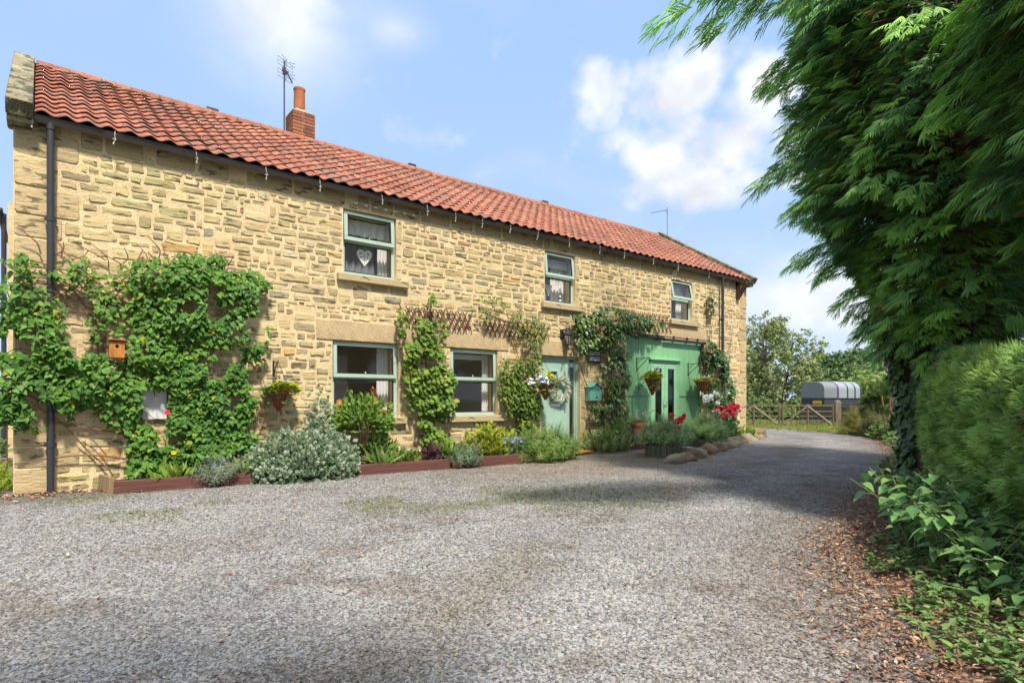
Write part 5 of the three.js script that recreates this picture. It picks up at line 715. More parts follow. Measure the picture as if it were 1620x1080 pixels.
climber({ name: 'climbing_hydrangea', label: 'big green climber covering the left end of the cottage wall', blobs: BL_A, geo: leafHeart, n: 10500, size: 0.074, c0: [0.05, 0.165, 0.025], c1: [0.17, 0.34, 0.045], depth: 0.36, seed: 201, parts: 300, gap: 0.34, yellow: 0.03, roots: [1.5, 2.3, 1.1], twigs: 7, clear: [[0.96, 1.18, 1.76, 2.06], [1.36, 1.72, 0.98, 1.40], [0.45, 1.2, -1, 0.82], [-0.6, 0.45, -1, 0.78]],
  stems: [[0.022, [2.05, 0.1], [1.7, 0.25, 0.1], [1.2, 0.42, 0.1], [0.75, 0.5, 0.1], [0.25, 0.47, 0.09]], [0.018, [1.9, 0.3], [1.3, 0.72, 0.09], [0.9, 0.83, 0.09], [0.4, 0.95, 0.1]], [0.02, [1.2, 0.7], [0.9, 1.8], [0.75, 2.7], [0.3, 3.0, 0.1], [0.05, 3.02, 0.12]], [0.016, [0.95, 1.9], [1.0, 2.6], [1.3, 3.1], [1.4, 3.35]], [0.016, [0.9, 2.2], [0.55, 2.75], [0.2, 2.82]], [0.015, [1.2, 2.5], [0.7, 3.0], [0.5, 3.2]], [0.014, [1.4, 2.4], [1.75, 3.0], [1.65, 3.45]], [0.014, [1.7, 2.6], [2.1, 3.3], [2.5, 3.5]], ...Array.from({ length: 26 }, (_, k) => { const q = rng(900 + k), x = 0.05 + q() * 2.6, y = 2.75 + q() * 0.5, a = 0.4 + q() * 2.3; return [0.008 + 0.005 * q(), [x, y, 0.07], [x + Math.cos(a) * 0.16, y + Math.sin(a) * 0.14, 0.1], [x + Math.cos(a + 0.5) * 0.34, y + Math.sin(a) * 0.3, 0.09 + 0.1 * q()]]; }), [0.012, [0.1, 3.0, 0.1], [0.05, 2.6, 0.1], [0.15, 2.2, 0.1]], [0.012, [0.3, 3.0, 0.1], [0.45, 2.6, 0.1], [0.5, 2.2, 0.1]], [0.01, [1.0, 0.45, 0.1], [0.8, 0.72, 0.09], [0.62, 0.85, 0.1]], [0.012, [2.6, 0.4], [3.0, 0.9, 0.1], [3.05, 1.4, 0.1], [2.95, 1.8, 0.1]]] });
climber({ name: 'climbing_rose', label: 'bright green climber on the trellis between the two kitchen windows', blobs: BL_B, geo: leafRound, n: 1750, size: 0.092, c0: [0.10, 0.22, 0.025], c1: [0.24, 0.36, 0.05], depth: 0.3, seed: 203, gap: 0.40, roots: [6.15, 6.2], twigs: 3, clear: [[4.0, 5.42, 0.9, 2.3], [6.62, 7.8, 0.9, 2.26]], stems: [[0.02, [6.2, 0.1], [6.15, 0.8, 0.08], [6.0, 1.6, 0.1], [5.95, 2.6, 0.08], [6.05, 3.15, 0.06]], [0.008, [6.45, 0.3], [6.5, 0.75, 0.12], [6.62, 1.15, 0.12]]] });
climber({ name: 'climbing_plant', label: 'leafy climber on the wall immediately left of the front door', blobs: BL_C, geo: leafOval, n: 1700, size: 0.10, c0: [0.085, 0.19, 0.02], c1: [0.22, 0.31, 0.05], depth: 0.3, seed: 205, gap: 0.38, roots: [8.2], twigs: 7, yellow: 0.05, stems: [[0.018, [8.2, 0.1], [8.25, 1.0, 0.08], [8.3, 2.0, 0.07], [8.5, 2.9, 0.07]], [0.01, [8.3, 2.0], [8.05, 2.6], [7.6, 3.1]], [0.012, [8.4, 2.2, 0.1], [8.9, 2.75, 0.12], [9.25, 2.95, 0.15]]] });
climber({ name: 'evergreen_clematis', label: 'dark glossy climber arching over the letterbox to the green door', blobs: BL_D, geo: leafOval, n: 3100, size: 0.115, c0: [0.035, 0.10, 0.02], c1: [0.12, 0.21, 0.045], depth: 0.36, seed: 207, gap: 0.36, roots: [11.2, 10.9], mat: glossyLeaf, yellow: 0.03, clear: [[10.2, 10.82, 1.15, 1.7], [10.3, 10.85, 2.1, 2.45], [8.9, 10.2, 0, 2.3], [9.45, 9.8, 2.4, 2.9], [11.75, 15.1, 0, 2.8]], stems: [[0.02, [11.2, 0.1], [11.15, 1.2, 0.08], [11.1, 2.4, 0.08], [10.8, 3.0, 0.08]], [0.014, [11.1, 2.4], [11.9, 3.1], [12.9, 3.25]]] });
climber({ name: 'ivy', label: 'dark ivy climbing the wall at the far downpipe', blobs: BL_Eiv, geo: leafIvy, n: 2200, size: 0.10, c0: [0.022, 0.075, 0.016], c1: [0.07, 0.15, 0.03], depth: 0.2, seed: 209, gap: 0.36, roots: [16.0, 15.7], mat: glossyLeaf, twigs: 8, stems: [[0.014, [15.9, 0.1], [15.8, 1.6], [15.5, 2.6], [15.4, 3.4], [15.3, 4.3]], [0.01, [16.2, 0.5], [16.3, 2.0], [16.4, 3.0], [16.2, 3.7]], [0.008, [16.2, 2.0], [16.5, 3.2], [16.45, 3.9]], [0.008, [15.5, 2.6], [15.2, 3.3], [15.35, 3.9]]] });

function bush(o) {
  const t = thing(o.name, o.label, o.category ?? 'plant', o.x, o.y ?? 0.12, o.z), r = rng(o.seed), it = [], hy = o.lift ?? 0;
  for (let i = 0; i < o.n; i++) {
    let d = rdir(r); if (d.y < -0.15) d.y *= -0.6; const lump = 0.68 + 0.62 * fbm(d.x * 2.2 + o.seed, d.y * 2.2 + d.z * 2.2, 191, 3), q = (o.core ?? 0.55) + (1 - (o.core ?? 0.55)) * Math.sqrt(r());
    const p = V(d.x * o.rx * q * lump, hy + Math.max(0.01, (d.y * 0.9 + 0.08) * o.h * q * lump), d.z * (o.rz ?? o.rx) * q * lump);
    const s = o.s * (0.6 + 0.7 * r()); const u = o.up ?? 0.6;
    it.push({ p, d: d.clone().multiplyScalar(1).add(V(jit(r, 0.6), u + jit(r, 0.3), jit(r, 0.6))), n: V(d.x * 0.4 + jit(r, 0.6), 0.6 + jit(r, 0.3), d.z * 0.4 + 0.4 + jit(r, 0.5)), s: o.wide ? [s * o.wide, s, s] : s, c: o.pick ? o.pick(r, d) : green(r, o.c0, o.c1, 0.7) });
  }
  copies('foliage', o.geo, o.mat ?? leafMat, it, t);
  const st = []; for (let k = 0; k < (o.stems ?? 14); k++) { const a = r() * 6.283, e = V(Math.cos(a) * o.rx * 0.6 * r(), hy + o.h * (0.35 + 0.35 * r()), Math.sin(a) * (o.rz ?? o.rx) * 0.6 * r()); st.push(tube([[e.x * 0.1, -0.02, e.z * 0.1], [e.x * 0.5, e.y * 0.5, e.z * 0.5], e], o.sr ?? 0.008, 5, 4, 0.4)); }
  mesh('stem', st, o.stemMat ?? stemMat, t);
  for (const f of o.flowers ?? []) { const fi = [], fs = []; for (let i = 0; i < f.n; i++) { const a = r() * 6.283, q = Math.sqrt(r()), p = V((f.dx ?? 0) + Math.cos(a) * f.r * q, hy + f.y + jit(r, f.dy ?? 0.06), (f.dz ?? 0.1) + Math.sin(a) * f.r * q * 0.7); fi.push({ p, d: V(jit(r, 0.5), 1, jit(r, 0.3)), n: V(jit(r, 0.6) - 0.3, 0.45, 1), s: f.s * (0.75 + 0.5 * r()), c: f.c[Math.floor(r() * f.c.length)] }); if (i % 2 === 0) fs.push(tube([V(p.x * 0.4, o.h * 0.3, p.z * 0.4), V(p.x * 0.85, p.y * 0.75, p.z * 0.85), p], 0.004, 5, 4)); } if (f.n > 40) copies(f.name, flower5, dullMat, fi, t); else fi.forEach((q) => { const m = mesh(f.name, flower5, flowerMat(q.c), t); m.matrix.copy(basisOf(q)); m.matrix.decompose(m.position, m.quaternion, m.scale); }); mesh('flower_stem', fs, greenStem, t); }
  return t;
}
const fm = {}; const flowerMat = (c) => fm[c.join()] ??= M(c, 0.7);
const feather = (() => { const r = rng(15), L = []; for (let k = 0; k < 16; k++) { const y = 0.12 + 0.85 * k / 16, g = blade.clone().scale(0.55, 0.30 * (1.15 - y * 0.7), 1).rotateX(0.85 + jit(r, 0.2)).rotateY(k * 2.4).translate(0, y, 0); L.push(g); } L.push(blade.clone().scale(0.5, 1.05, 0.3)); return merge(L); })();
const sprig = (() => { const L = []; for (let k = 0; k < 7; k++) { const y = 0.15 + 0.13 * k, g = leafOval.clone().scale(0.34, 0.34, 0.34).rotateX(0.5).rotateZ(k % 2 ? 0.9 : -0.9).translate(0, y, 0); L.push(g); } L.push(leafOval.clone().scale(0.3, 0.3, 0.3).translate(0, 0.95, 0)); return merge(L); })();
const rosette = (() => { const L = []; for (let k = 0; k < 8; k++) L.push(leafOval.clone().scale(0.62, 0.62, 0.62).rotateX(0.35 + 0.75 * (k / 8)).rotateY(k * 2.4).translate(0, 0.3 - 0.035 * k, 0)); return merge(L); })();
const silver = (r) => r() < 0.25 ? [0.70, 0.75, 0.62] : green(r, [0.24, 0.36, 0.2], [0.48, 0.58, 0.40], 0.8);
bush({ name: 'silver_bush', label: 'wide silvery variegated bush spilling over the timber edging below the basket', x: 3.52, z: 0.58, rx: 0.86, rz: 0.5, h: 0.74, n: 5600, geo: rosette, s: 0.075, pick: silver, seed: 301, up: 0.2, y: 0.0, core: 0.45 });
bush({ name: 'silver_bush', label: 'taller loose silvery sprays behind the wide silvery bush', x: 3.86, z: 0.30, rx: 0.38, rz: 0.26, h: 1.25, n: 800, geo: rosette, s: 0.08, pick: silver, seed: 303, up: 0.5, core: 0.3 });
bush({ name: 'green_shrub', label: 'upright glossy green shrub in front of the left kitchen window', x: 4.62, z: 0.36, rx: 0.56, rz: 0.32, h: 0.66, lift: 0.58, n: 1300, geo: leafOval, wide: 1.3, s: 0.085, c0: [0.10, 0.23, 0.03], c1: [0.26, 0.38, 0.06], seed: 305, up: 0.3, mat: leafMat, stems: 20 });
bush({ name: 'green_shrub', label: 'low green shoots at the foot of the glossy shrub under the kitchen window', x: 4.85, z: 0.42, rx: 0.3, rz: 0.2, h: 0.34, lift: 0.22, n: 150, geo: leafOval, wide: 1.3, s: 0.11, c0: [0.1, 0.22, 0.03], c1: [0.24, 0.36, 0.06], seed: 306 });
bush({ name: 'lavender', label: 'small grey lavender leaning over the first timber edging', x: 2.24, z: 0.66, rx: 0.24, h: 0.36, n: 130, geo: feather, s: 0.24, c0: [0.22, 0.28, 0.18], c1: [0.34, 0.38, 0.28], seed: 307, up: 1.2, core: 0.1, y: 0.02, flowers: [{ name: 'lavender_flower', n: 4, s: 0.04, y: 0.36, r: 0.2, c: [[0.2, 0.16, 0.42]] }] });
bush({ name: 'hosta', label: 'low strappy green plant under the big climber by the edging', x: 1.7, z: 0.42, rx: 0.34, rz: 0.2, h: 0.16, n: 80, geo: leafLong, wide: 1.1, s: 0.17, c0: [0.16, 0.28, 0.03], c1: [0.3, 0.4, 0.06], seed: 309, up: 0.8, core: 0.1, stems: 4 });
bush({ name: 'hosta', label: 'pale strappy clump just left of the silver bush', x: 2.72, z: 0.52, rx: 0.26, rz: 0.2, h: 0.26, n: 90, geo: leafLong, wide: 1.6, s: 0.22, c0: [0.2, 0.3, 0.1], c1: [0.36, 0.44, 0.2], seed: 310, up: 0.8, core: 0.1, stems: 4 });
bush({ name: 'day_lily', label: 'arching strap leaved green plant right of the silver bush', x: 4.82, z: 0.56, rx: 0.22, h: 0.22, n: 60, geo: leafLong, wide: 0.8, s: 0.26, c0: [0.16, 0.28, 0.06], c1: [0.3, 0.4, 0.1], seed: 311, up: 1.1, core: 0.05, stems: 3 });
bush({ name: 'low_plant', label: 'low yellow green plant beneath the kitchen window sill', x: 5.28, z: 0.58, rx: 0.34, rz: 0.18, h: 0.26, n: 260, geo: leafOval, wide: 1.3, s: 0.085, c0: [0.16, 0.26, 0.04], c1: [0.32, 0.38, 0.08], seed: 313, flowers: [{ name: 'white_flower', n: 6, s: 0.03, y: 0.27, r: 0.25, c: [[0.75, 0.75, 0.7]] }] });
bush({ name: 'heuchera', label: 'dark purple leaved plant in the bed below the bright climber', x: 5.74, z: 0.60, rx: 0.22, rz: 0.18, h: 0.28, n: 150, geo: leafRound, s: 0.1, c0: [0.07, 0.03, 0.04], c1: [0.16, 0.07, 0.09], seed: 315 });
bush({ name: 'low_plant', label: 'bright green low plant at the foot of the bright climber', x: 6.18, z: 0.52, rx: 0.36, rz: 0.2, h: 0.36, n: 300, geo: leafRound, s: 0.085, c0: [0.12, 0.24, 0.03], c1: [0.3, 0.4, 0.05], seed: 317 });
bush({ name: 'grey_santolina', label: 'fine feathery grey green plant spilling over the edging below the right kitchen window', x: 6.32, z: 0.92, rx: 0.24, h: 0.36, n: 150, geo: feather, s: 0.24, c0: [0.15, 0.24, 0.13], c1: [0.27, 0.36, 0.22], seed: 319, up: 1.2, core: 0.08, y: 0.03 });
bush({ name: 'golden_shrub', label: 'yellow green rounded shrub under the right kitchen window', x: 7.15, z: 0.5, rx: 0.62, rz: 0.36, h: 0.66, n: 1300, geo: leafOval, wide: 1.4, s: 0.085, c0: [0.22, 0.32, 0.02], c1: [0.46, 0.48, 0.04], seed: 321, up: 0.6 });
bush({ name: 'blue_flowered_plant', label: 'low plant with small blue flowers right of the yellow green shrub', x: 7.55, z: 0.72, rx: 0.32, rz: 0.2, h: 0.34, n: 260, geo: leafOval, wide: 1.2, s: 0.075, c0: [0.13, 0.22, 0.09], c1: [0.24, 0.32, 0.16], seed: 323, flowers: [{ name: 'blue_flower', n: 24, s: 0.055, y: 0.33, r: 0.3, c: [[0.2, 0.27, 0.5], [0.28, 0.33, 0.52]] }] });
bush({ name: 'fennel', label: 'big feathery green plant at the left foot of the front door', x: 8.28, z: 0.98, rx: 0.62, rz: 0.42, h: 0.6, n: 560, geo: feather, s: 0.32, c0: [0.13, 0.25, 0.04], c1: [0.27, 0.38, 0.09], seed: 325, up: 0.8, core: 0.2, y: 0.02 });
bush({ name: 'variegated_euonymus', label: 'pale variegated clump at the right foot of the front door', x: 10.45, z: 0.52, rx: 0.58, rz: 0.38, h: 0.46, n: 420, geo: sprig, s: 0.2, pick: (r) => r() < 0.4 ? [0.52, 0.58, 0.30] : green(r, [0.18, 0.28, 0.06], [0.34, 0.42, 0.14]), seed: 327, up: 1.0, core: 0.2, y: 0.03, flowers: [{ name: 'white_flower', n: 12, s: 0.03, y: 0.44, r: 0.4, c: [[0.75, 0.75, 0.72]] }] });
bush({ name: 'feathery_plant', label: 'fine green plant behind the pale variegated clump', x: 11.05, z: 0.42, rx: 0.32, h: 0.5, n: 150, geo: feather, s: 0.28, c0: [0.13, 0.25, 0.06], c1: [0.26, 0.38, 0.12], seed: 329, up: 1.2, core: 0.1 });
bush({ name: 'pansies', label: 'purple and white pansies behind the short dark timber', x: 11.25, z: 0.58, rx: 0.4, rz: 0.14, h: 0.2, n: 180, geo: leafOval, s: 0.07, c0: [0.1, 0.2, 0.06], c1: [0.2, 0.3, 0.1], seed: 331, flowers: [{ name: 'pansy', n: 30, s: 0.065, y: 0.22, r: 0.42, dz: 0.02, c: [[0.2, 0.12, 0.42], [0.34, 0.28, 0.58], [0.06, 0.03, 0.12], [0.7, 0.68, 0.75]] }] });
bush({ name: 'geranium', label: 'feathery grey green plant with red geranium blooms in the nearest tub', x: 10.72, z: 1.95, y: 0.26, rx: 0.52, rz: 0.4, h: 0.42, n: 520, geo: feather, s: 0.34, c0: [0.24, 0.38, 0.14], c1: [0.42, 0.54, 0.26], seed: 333, up: 0.7, core: 0.15, flowers: [{ name: 'red_flower', n: 12, s: 0.115, y: 0.5, dy: 0.16, r: 0.26, dx: 0.16, dz: 0.3, c: [[0.72, 0.02, 0.03], [0.62, 0.015, 0.03]] }] });
bush({ name: 'feathery_plant', label: 'feathery green plant filling the tub before the green door', x: 13.5, z: 1.15, y: 0.24, rx: 0.62, rz: 0.42, h: 0.42, n: 460, geo: feather, s: 0.36, c0: [0.2, 0.36, 0.12], c1: [0.36, 0.5, 0.2], seed: 335, up: 0.8, core: 0.15 });
bush({ name: 'white_rose', label: 'thin plant with white blooms in front of the right side of the green door', x: 14.35, z: 0.72, rx: 0.3, h: 0.9, n: 160, geo: leafOval, s: 0.1, c0: [0.1, 0.2, 0.06], c1: [0.22, 0.32, 0.14], seed: 337, y: 0.05, core: 0.2, flowers: [{ name: 'white_flower', n: 12, s: 0.15, y: 1.22, dy: 0.14, r: 0.28, dx: -0.15, c: [[0.8, 0.8, 0.78]] }, { name: 'pink_flower', n: 3, s: 0.1, y: 0.9, r: 0.2, c: [[0.75, 0.6, 0.6]] }] });
bush({ name: 'red_rose', label: 'rose bush with a crown of crimson blooms at the far end of the green door', x: 15.1, z: 0.6, rx: 0.62, rz: 0.42, h: 0.85, n: 900, geo: leafOval, wide: 1.3, s: 0.1, c0: [0.05, 0.14, 0.035], c1: [0.16, 0.27, 0.08], seed: 339, y: 0.05, flowers: [{ name: 'red_flower', n: 24, s: 0.15, y: 0.9, dy: 0.16, r: 0.5, dz: 0.2, c: [[0.66, 0.015, 0.05], [0.55, 0.01, 0.04], [0.72, 0.03, 0.06]] }] });
bush({ name: 'low_plant', label: 'bright green low plant at the far corner of the cottage', x: 16.75, z: 0.35, rx: 0.55, rz: 0.3, h: 0.42, n: 420, geo: leafOval, wide: 1.2, s: 0.09, c0: [0.12, 0.26, 0.03], c1: [0.26, 0.38, 0.05], seed: 341, y: 0.02 });
bush({ name: 'feathery_plant', label: 'feathery plant in front of the glazed green doors', x: 13.95, z: 0.95, rx: 0.36, h: 0.6, n: 190, geo: feather, s: 0.3, c0: [0.2, 0.34, 0.1], c1: [0.24, 0.34, 0.14], seed: 343, y: 0.03, up: 1.1 });
{ // single blooms among the big climber
  const t = thing('rose_bloom', 'single crimson bloom beside the white board in the big climber', 'flower', 1.66, 1.06, 0.4); const b = mesh('bloom', flower5.clone().scale(0.085, 0.085, 0.085), M([0.75, 0.02, 0.09], 0.6), t); mesh('stalk', tube([[0, 0, 0], [0.02, -0.2, -0.1], [0, -0.5, -0.25]], 0.005), greenStem, t);
  const y = thing('yellow_bloom', 'single yellow bloom low in the big climber', 'flower', 1.72, 0.50, 0.5); mesh('bloom', flower5.clone().scale(0.07, 0.07, 0.07), M([0.7, 0.5, 0.02], 0.6), y); mesh('stalk', tube([[0, 0, 0], [0.02, -0.15, -0.05], [0, -0.38, -0.12]], 0.005), greenStem, y);
}
// ------------------------------------------------------------------ beyond the bend
const oldWood = [[0.30, 0.245, 0.18], [0.25, 0.20, 0.15], [0.34, 0.28, 0.21]].map((c) => M(c, 0.9, { map: woodTex, bumpMap: woodBump, bumpScale: 0.006 }));
{ // field gates and fence across the end of the drive
  const A = V(24.6, 0, -5.2), B = V(28.15, 0, -1.8), dir = B.clone().sub(A).normalize(), at = (d, y, o = 0) => A.clone().addScaledVector(dir, d).add(V(-dir.z * o, y, dir.x * o)), L = A.distanceTo(B);
  function gate(label, d0, d1, flip) { const t = thing('field_gate', label, 'gate', 0, 0, 0), H = 1.02; for (const [y, w] of [[0.98, 0.10], [0.72, 0.075], [0.5, 0.075], [0.3, 0.075], [0.12, 0.08]]) mesh('rail', bar(at(d0, y), at(d1, y), w * 0.45, w, 0), oldWood[0], t); for (const d of [d0 + 0.04, d1 - 0.04, (d0 + d1) / 2]) mesh('stile', bar(at(d, 0.05, 0.03), at(d, H + 0.03, 0.03), 0.08, 0.06), oldWood[1], t); mesh('brace', bar(at(flip ? d1 - 0.1 : d0 + 0.1, 0.14, 0.05), at((d0 + d1) / 2, 0.95, 0.05), 0.07, 0.035), oldWood[2], t); mesh('brace', bar(at(flip ? d0 + 0.1 : d1 - 0.1, 0.14, 0.05), at((d0 + d1) / 2, 0.95, 0.05), 0.07, 0.035), oldWood[2], t); }
  gate('weathered timber field gate nearer the cottage, left leaf', 0.1, L * 0.5 - 0.03, false); gate('weathered timber field gate leaf hung on the thick post', L * 0.5 + 0.03, L - 0.18, true);
  const p = thing('gate_post', 'thick weathered gate post at the right end of the field gates', 'post', B.x, 0, B.z, 0.6); mesh('shaft', box(0.26, 1.2, 0.24, 0, 0.55, 0, 0.03), oldWood[0], p); mesh('top', new THREE.CylinderGeometry(0.05, 0.17, 0.1, 4).rotateY(PI / 4).translate(0, 1.19, 0), oldWood[1], p);
  const f = thing('rail_fence', 'low timber rail fence running right from the thick gate post', 'fence', 0, 0, 0), q = (d, y) => B.clone().add(V(0.05 * d, y, d)); for (const y of [0.95, 0.62, 0.3]) mesh('rail', bar(q(0.1, y), q(4.2, y), 0.04, 0.11), oldWood[2], f); for (const d of [1.5, 2.9, 4.2]) mesh('post', bar(q(d, -0.05), q(d, 1.1), 0.11, 0.11), oldWood[1], f);
}
{ // boarded field shelter wall behind the gate
  const t = thing('timber_screen', 'dark boarded screen standing behind the field gate', 'fence', 30.4, 0, -4.5, -1.5), m = [[0.085, 0.075, 0.07], [0.11, 0.095, 0.085], [0.07, 0.062, 0.06]].map((c) => M(c, 0.9, { map: woodTex })); for (let k = 0; k < 7; k++) mesh('board', box(3.6, 0.135, 0.03, 1.75, 0.08 + k * 0.142, 0), m[k % 3], t); for (const x of [0, 1.2, 2.4, 3.55]) mesh('post', box(0.09, 1.02, 0.09, x, 0.5, -0.06), m[1], t);
}
{ // covered trailer
  const w = 1.55, L = 2.9, t = thing('covered_trailer', 'grey covered livestock trailer with rounded sheet roof parked behind the gate', 'trailer', 31.9, 0, -4.62, 0); t.rotation.y = -0.28; t.scale.set(0.92, 1, 0.92);
  // local x: away from the drive (length), z: across
  const body = M([0.035, 0.037, 0.042], 0.6), sheet = M([0.22, 0.24, 0.25], 0.55, { map: paintTex, bumpMap: grainB, bumpScale: 0.01 }), pale = M([0.30, 0.345, 0.36], 0.45, { map: paintTex }), strap = M([0.03, 0.03, 0.04], 0.6), purple = M([0.09, 0.045, 0.16], 0.7);
  mesh('body', [box(L, 0.75, w, L / 2, 0.95, 0, 0.03), box(L, 0.06, w + 0.06, L / 2, 1.31, 0, 0.01)], body, t);
  mesh('wheel_tyre', [[1.1, 1], [1.1, -1], [1.8, 1], [1.8, -1]].map(([x, s]) => new THREE.TorusGeometry(0.27, 0.1, 8, 20).translate(x, 0.37, s * (w / 2 + 0.05))), M([0.02, 0.02, 0.02], 0.9), t);
  mesh('chassis', [box(L + 0.6, 0.12, 0.1, L / 2 + 0.3, 0.52, 0.4), box(L + 0.6, 0.12, 0.1, L / 2 + 0.3, 0.52, -0.4)], body, t);
  const arch = (x0, x1, R) => { const s = new THREE.Shape(); s.moveTo(-w / 2 - R, 0); s.lineTo(-w / 2 - R, 0.42); s.bezierCurveTo(-w / 2 - R, 0.70, -0.45, 0.84, 0, 0.84 + R); s.bezierCurveTo(0.45, 0.84, w / 2 + R, 0.70, w / 2 + R, 0.42); s.lineTo(w / 2 + R, 0); s.closePath(); return new THREE.ExtrudeGeometry(s, { depth: x1 - x0, bevelEnabled: true, bevelSize: 0.03, bevelThickness: 0.03, bevelSegments: 2, curveSegments: 10 }).rotateY(PI / 2).translate(x0, 1.34, 0); };
  mesh('roof_sheet', arch(1.1, L - 0.05, 0), pale, t); mesh('front_sheet', arch(0.02, 0.98, -0.02), sheet, t);
  mesh('roof_strap', [1.75, 2.35, 2.82].map((x) => arch(x, x + 0.07, 0.012)), strap, t); mesh('sheet_lining', arch(1.0, 1.08, 0.01), purple, t);
  mesh('number_plate', box(0.03, 0.16, 0.56, -0.03, 1.10, 0.32, 0.006), M([0.75, 0.42, 0.01], 0.5), t); mesh('rear_lamp', [box(0.04, 0.1, 0.16, -0.03, 0.86, 0.64, 0.01), box(0.04, 0.1, 0.16, -0.03, 0.86, -0.64, 0.01)], M([0.3, 0.02, 0.02], 0.3), t); mesh('tailgate_ribs', [-0.5, -0.17, 0.17, 0.5].map((z) => box(0.03, 0.66, 0.05, -0.015, 0.95, z)), M([0.06, 0.06, 0.065], 0.6), t);
}
// ---- broadleaf trees and bushes
const clump = (() => { const r = rng(25), L = []; for (let i = 0; i < 14; i++) { const g = leafOval.clone().scale(0.75, 0.5, 0.5), d = rdir(r); const m = new THREE.Matrix4().lookAt(V(0, 0, 0), d, V(jit(r, 1), 1, 0)); g.applyMatrix4(m).translate(d.x * 0.42, d.y * 0.34, d.z * 0.42); L.push(g); } return merge(L); })();
const barkMat = M([0.16, 0.12, 0.085], 0.95, { bumpMap: barkBump, bumpScale: 0.02 });
function broadTree(o) { // trunk, limbs, and a crown of leaf clumps gathered at limb ends
  const t = thing(o.name, o.label, 'tree', o.x, o.y ?? -0.05, o.z), r = rng(o.seed), wood = [], it = [], H = o.h, R = o.r, cb = o.base ?? H * 0.3;
  for (const [lx, lz] of o.trunks ?? [[0, 0]]) wood.push(tube([[lx * 0.1, -0.1, lz * 0.1], [lx * 0.3 + jit(r, 0.1), cb * 0.6, lz * 0.3], [lx, H * 0.55, lz], [lx * 1.2 + jit(r, 0.2), H * 0.9, lz * 1.2]], o.tr ?? H * 0.025, 12, 7, 0.85));
  for (let k = 0; k < (o.limbs ?? 26); k++) {
    const [lx, lz] = (o.trunks ?? [[0, 0]])[k % (o.trunks?.length ?? 1)], v = Math.pow(r(), 0.8), y0 = lerp(cb * 0.75, H * 0.86, v), a = k * 2.4 + jit(r, 0.4), y1 = Math.min(H * 0.97, y0 + H * (0.06 + 0.16 * r())), shape = Math.sqrt(Math.max(0.05, 1 - ((y1 - (cb + H) * 0.5) / ((H - cb) * 0.56)) ** 2)), len = R * shape * (0.6 + 0.5 * r()), f = y0 / H, s = V(lx * (0.4 + f), y0, lz * (0.4 + f)), e = V(s.x + Math.cos(a) * len, y1, s.z + Math.sin(a) * len), m = s.clone().lerp(e, 0.5).add(V(0, 0.12 * len, 0));
    wood.push(tube([s, m, e], (o.tr ?? H * 0.025) * 0.4, 6, 5, 0.75));
    const n = Math.round((o.n ?? 900) / (o.limbs ?? 26));
    for (let i = 0; i < n; i++) { const q = 0.35 + 0.75 * Math.sqrt(r()), c = s.clone().lerp(e, Math.min(1.05, q)).add(rdir(r).multiplyScalar(R * 0.30 * (0.4 + 0.8 * r()))); if (o.weep) c.y -= r() * r() * o.weep; const clumpTone = fbm(c.x * 1.1 + o.seed, c.y * 1.1 + c.z, 211, 2); it.push({ p: c, d: rdir(r), n: V(jit(r, 0.7), 1, jit(r, 0.7)), s: o.s * (0.6 + 0.8 * r()), c: green(r, o.c0, o.c1, 0.72).map((x) => x * (0.75 + 0.5 * clumpTone)) }); }  // leaf tone varies at random from clump to clump
  }
  mesh('trunk', wood, o.bark ?? barkMat, t); copies('crown', clump, leafMat, it, t); return t;
}
broadTree({ name: 'birch_tree', label: 'loose leaning tree with several stems beyond the field gate', x: 37.2, z: -9.4, h: 6.5, r: 2.0, trunks: [[0.9, 0.5], [-0.7, -0.2], [0.15, -0.8]], base: 1.3, limbs: 52, n: 1150, s: 0.27, c0: [0.28, 0.37, 0.12], c1: [0.5, 0.54, 0.26], seed: 401, weep: 1.7, tr: 0.13 });
broadTree({ name: 'willow_tree', label: 'pale green tree behind the far corner of the cottage', x: 39.5, z: -13.2, h: 4.6, r: 2.2, base: 0.8, limbs: 40, n: 1100, s: 0.3, c0: [0.30, 0.39, 0.13], c1: [0.5, 0.55, 0.26], seed: 403, weep: 1.4 });
const farT = [['dark green tree at the left of the distant tree line, above the trailer', 86, -27.5, 6.4, 4.6, [0.09, 0.16, 0.06], [0.18, 0.25, 0.1]], ['broad dark tree in the middle of the distant tree line', 84, -23, 6.9, 5.0, [0.09, 0.16, 0.06], [0.19, 0.27, 0.1]], ['paler tree at the right of the distant tree line', 80, -18.5, 4.6, 4.2, [0.13, 0.21, 0.07], [0.25, 0.32, 0.12]], ['light green rounded tree right of the trailer', 66, -13.2, 3.5, 3.4, [0.17, 0.27, 0.06], [0.3, 0.38, 0.12]], ['yellow green bushy tree between the trailer and the ivy stump', 52, -8.2, 2.8, 2.4, [0.2, 0.29, 0.07], [0.34, 0.4, 0.14]]];
farT.forEach(([label, x, z, h, rr, c0, c1], i) => broadTree({ name: 'distant_tree', label, x, z, h, r: rr, base: 0.6, limbs: 26, n: 1100, s: h * 0.12, c0: c0.map((v) => v * 1.35), c1: c1.map((v) => v * 1.35), seed: 411 + i }));
broadTree({ name: 'young_ash_tree', label: 'slim young tree rising right of the distant tree line', x: 45.6, z: -5.0, h: 3.7, r: 0.85, base: 0.4, limbs: 30, n: 420, s: 0.34, c0: [0.19, 0.28, 0.09], c1: [0.32, 0.4, 0.17], seed: 421 });
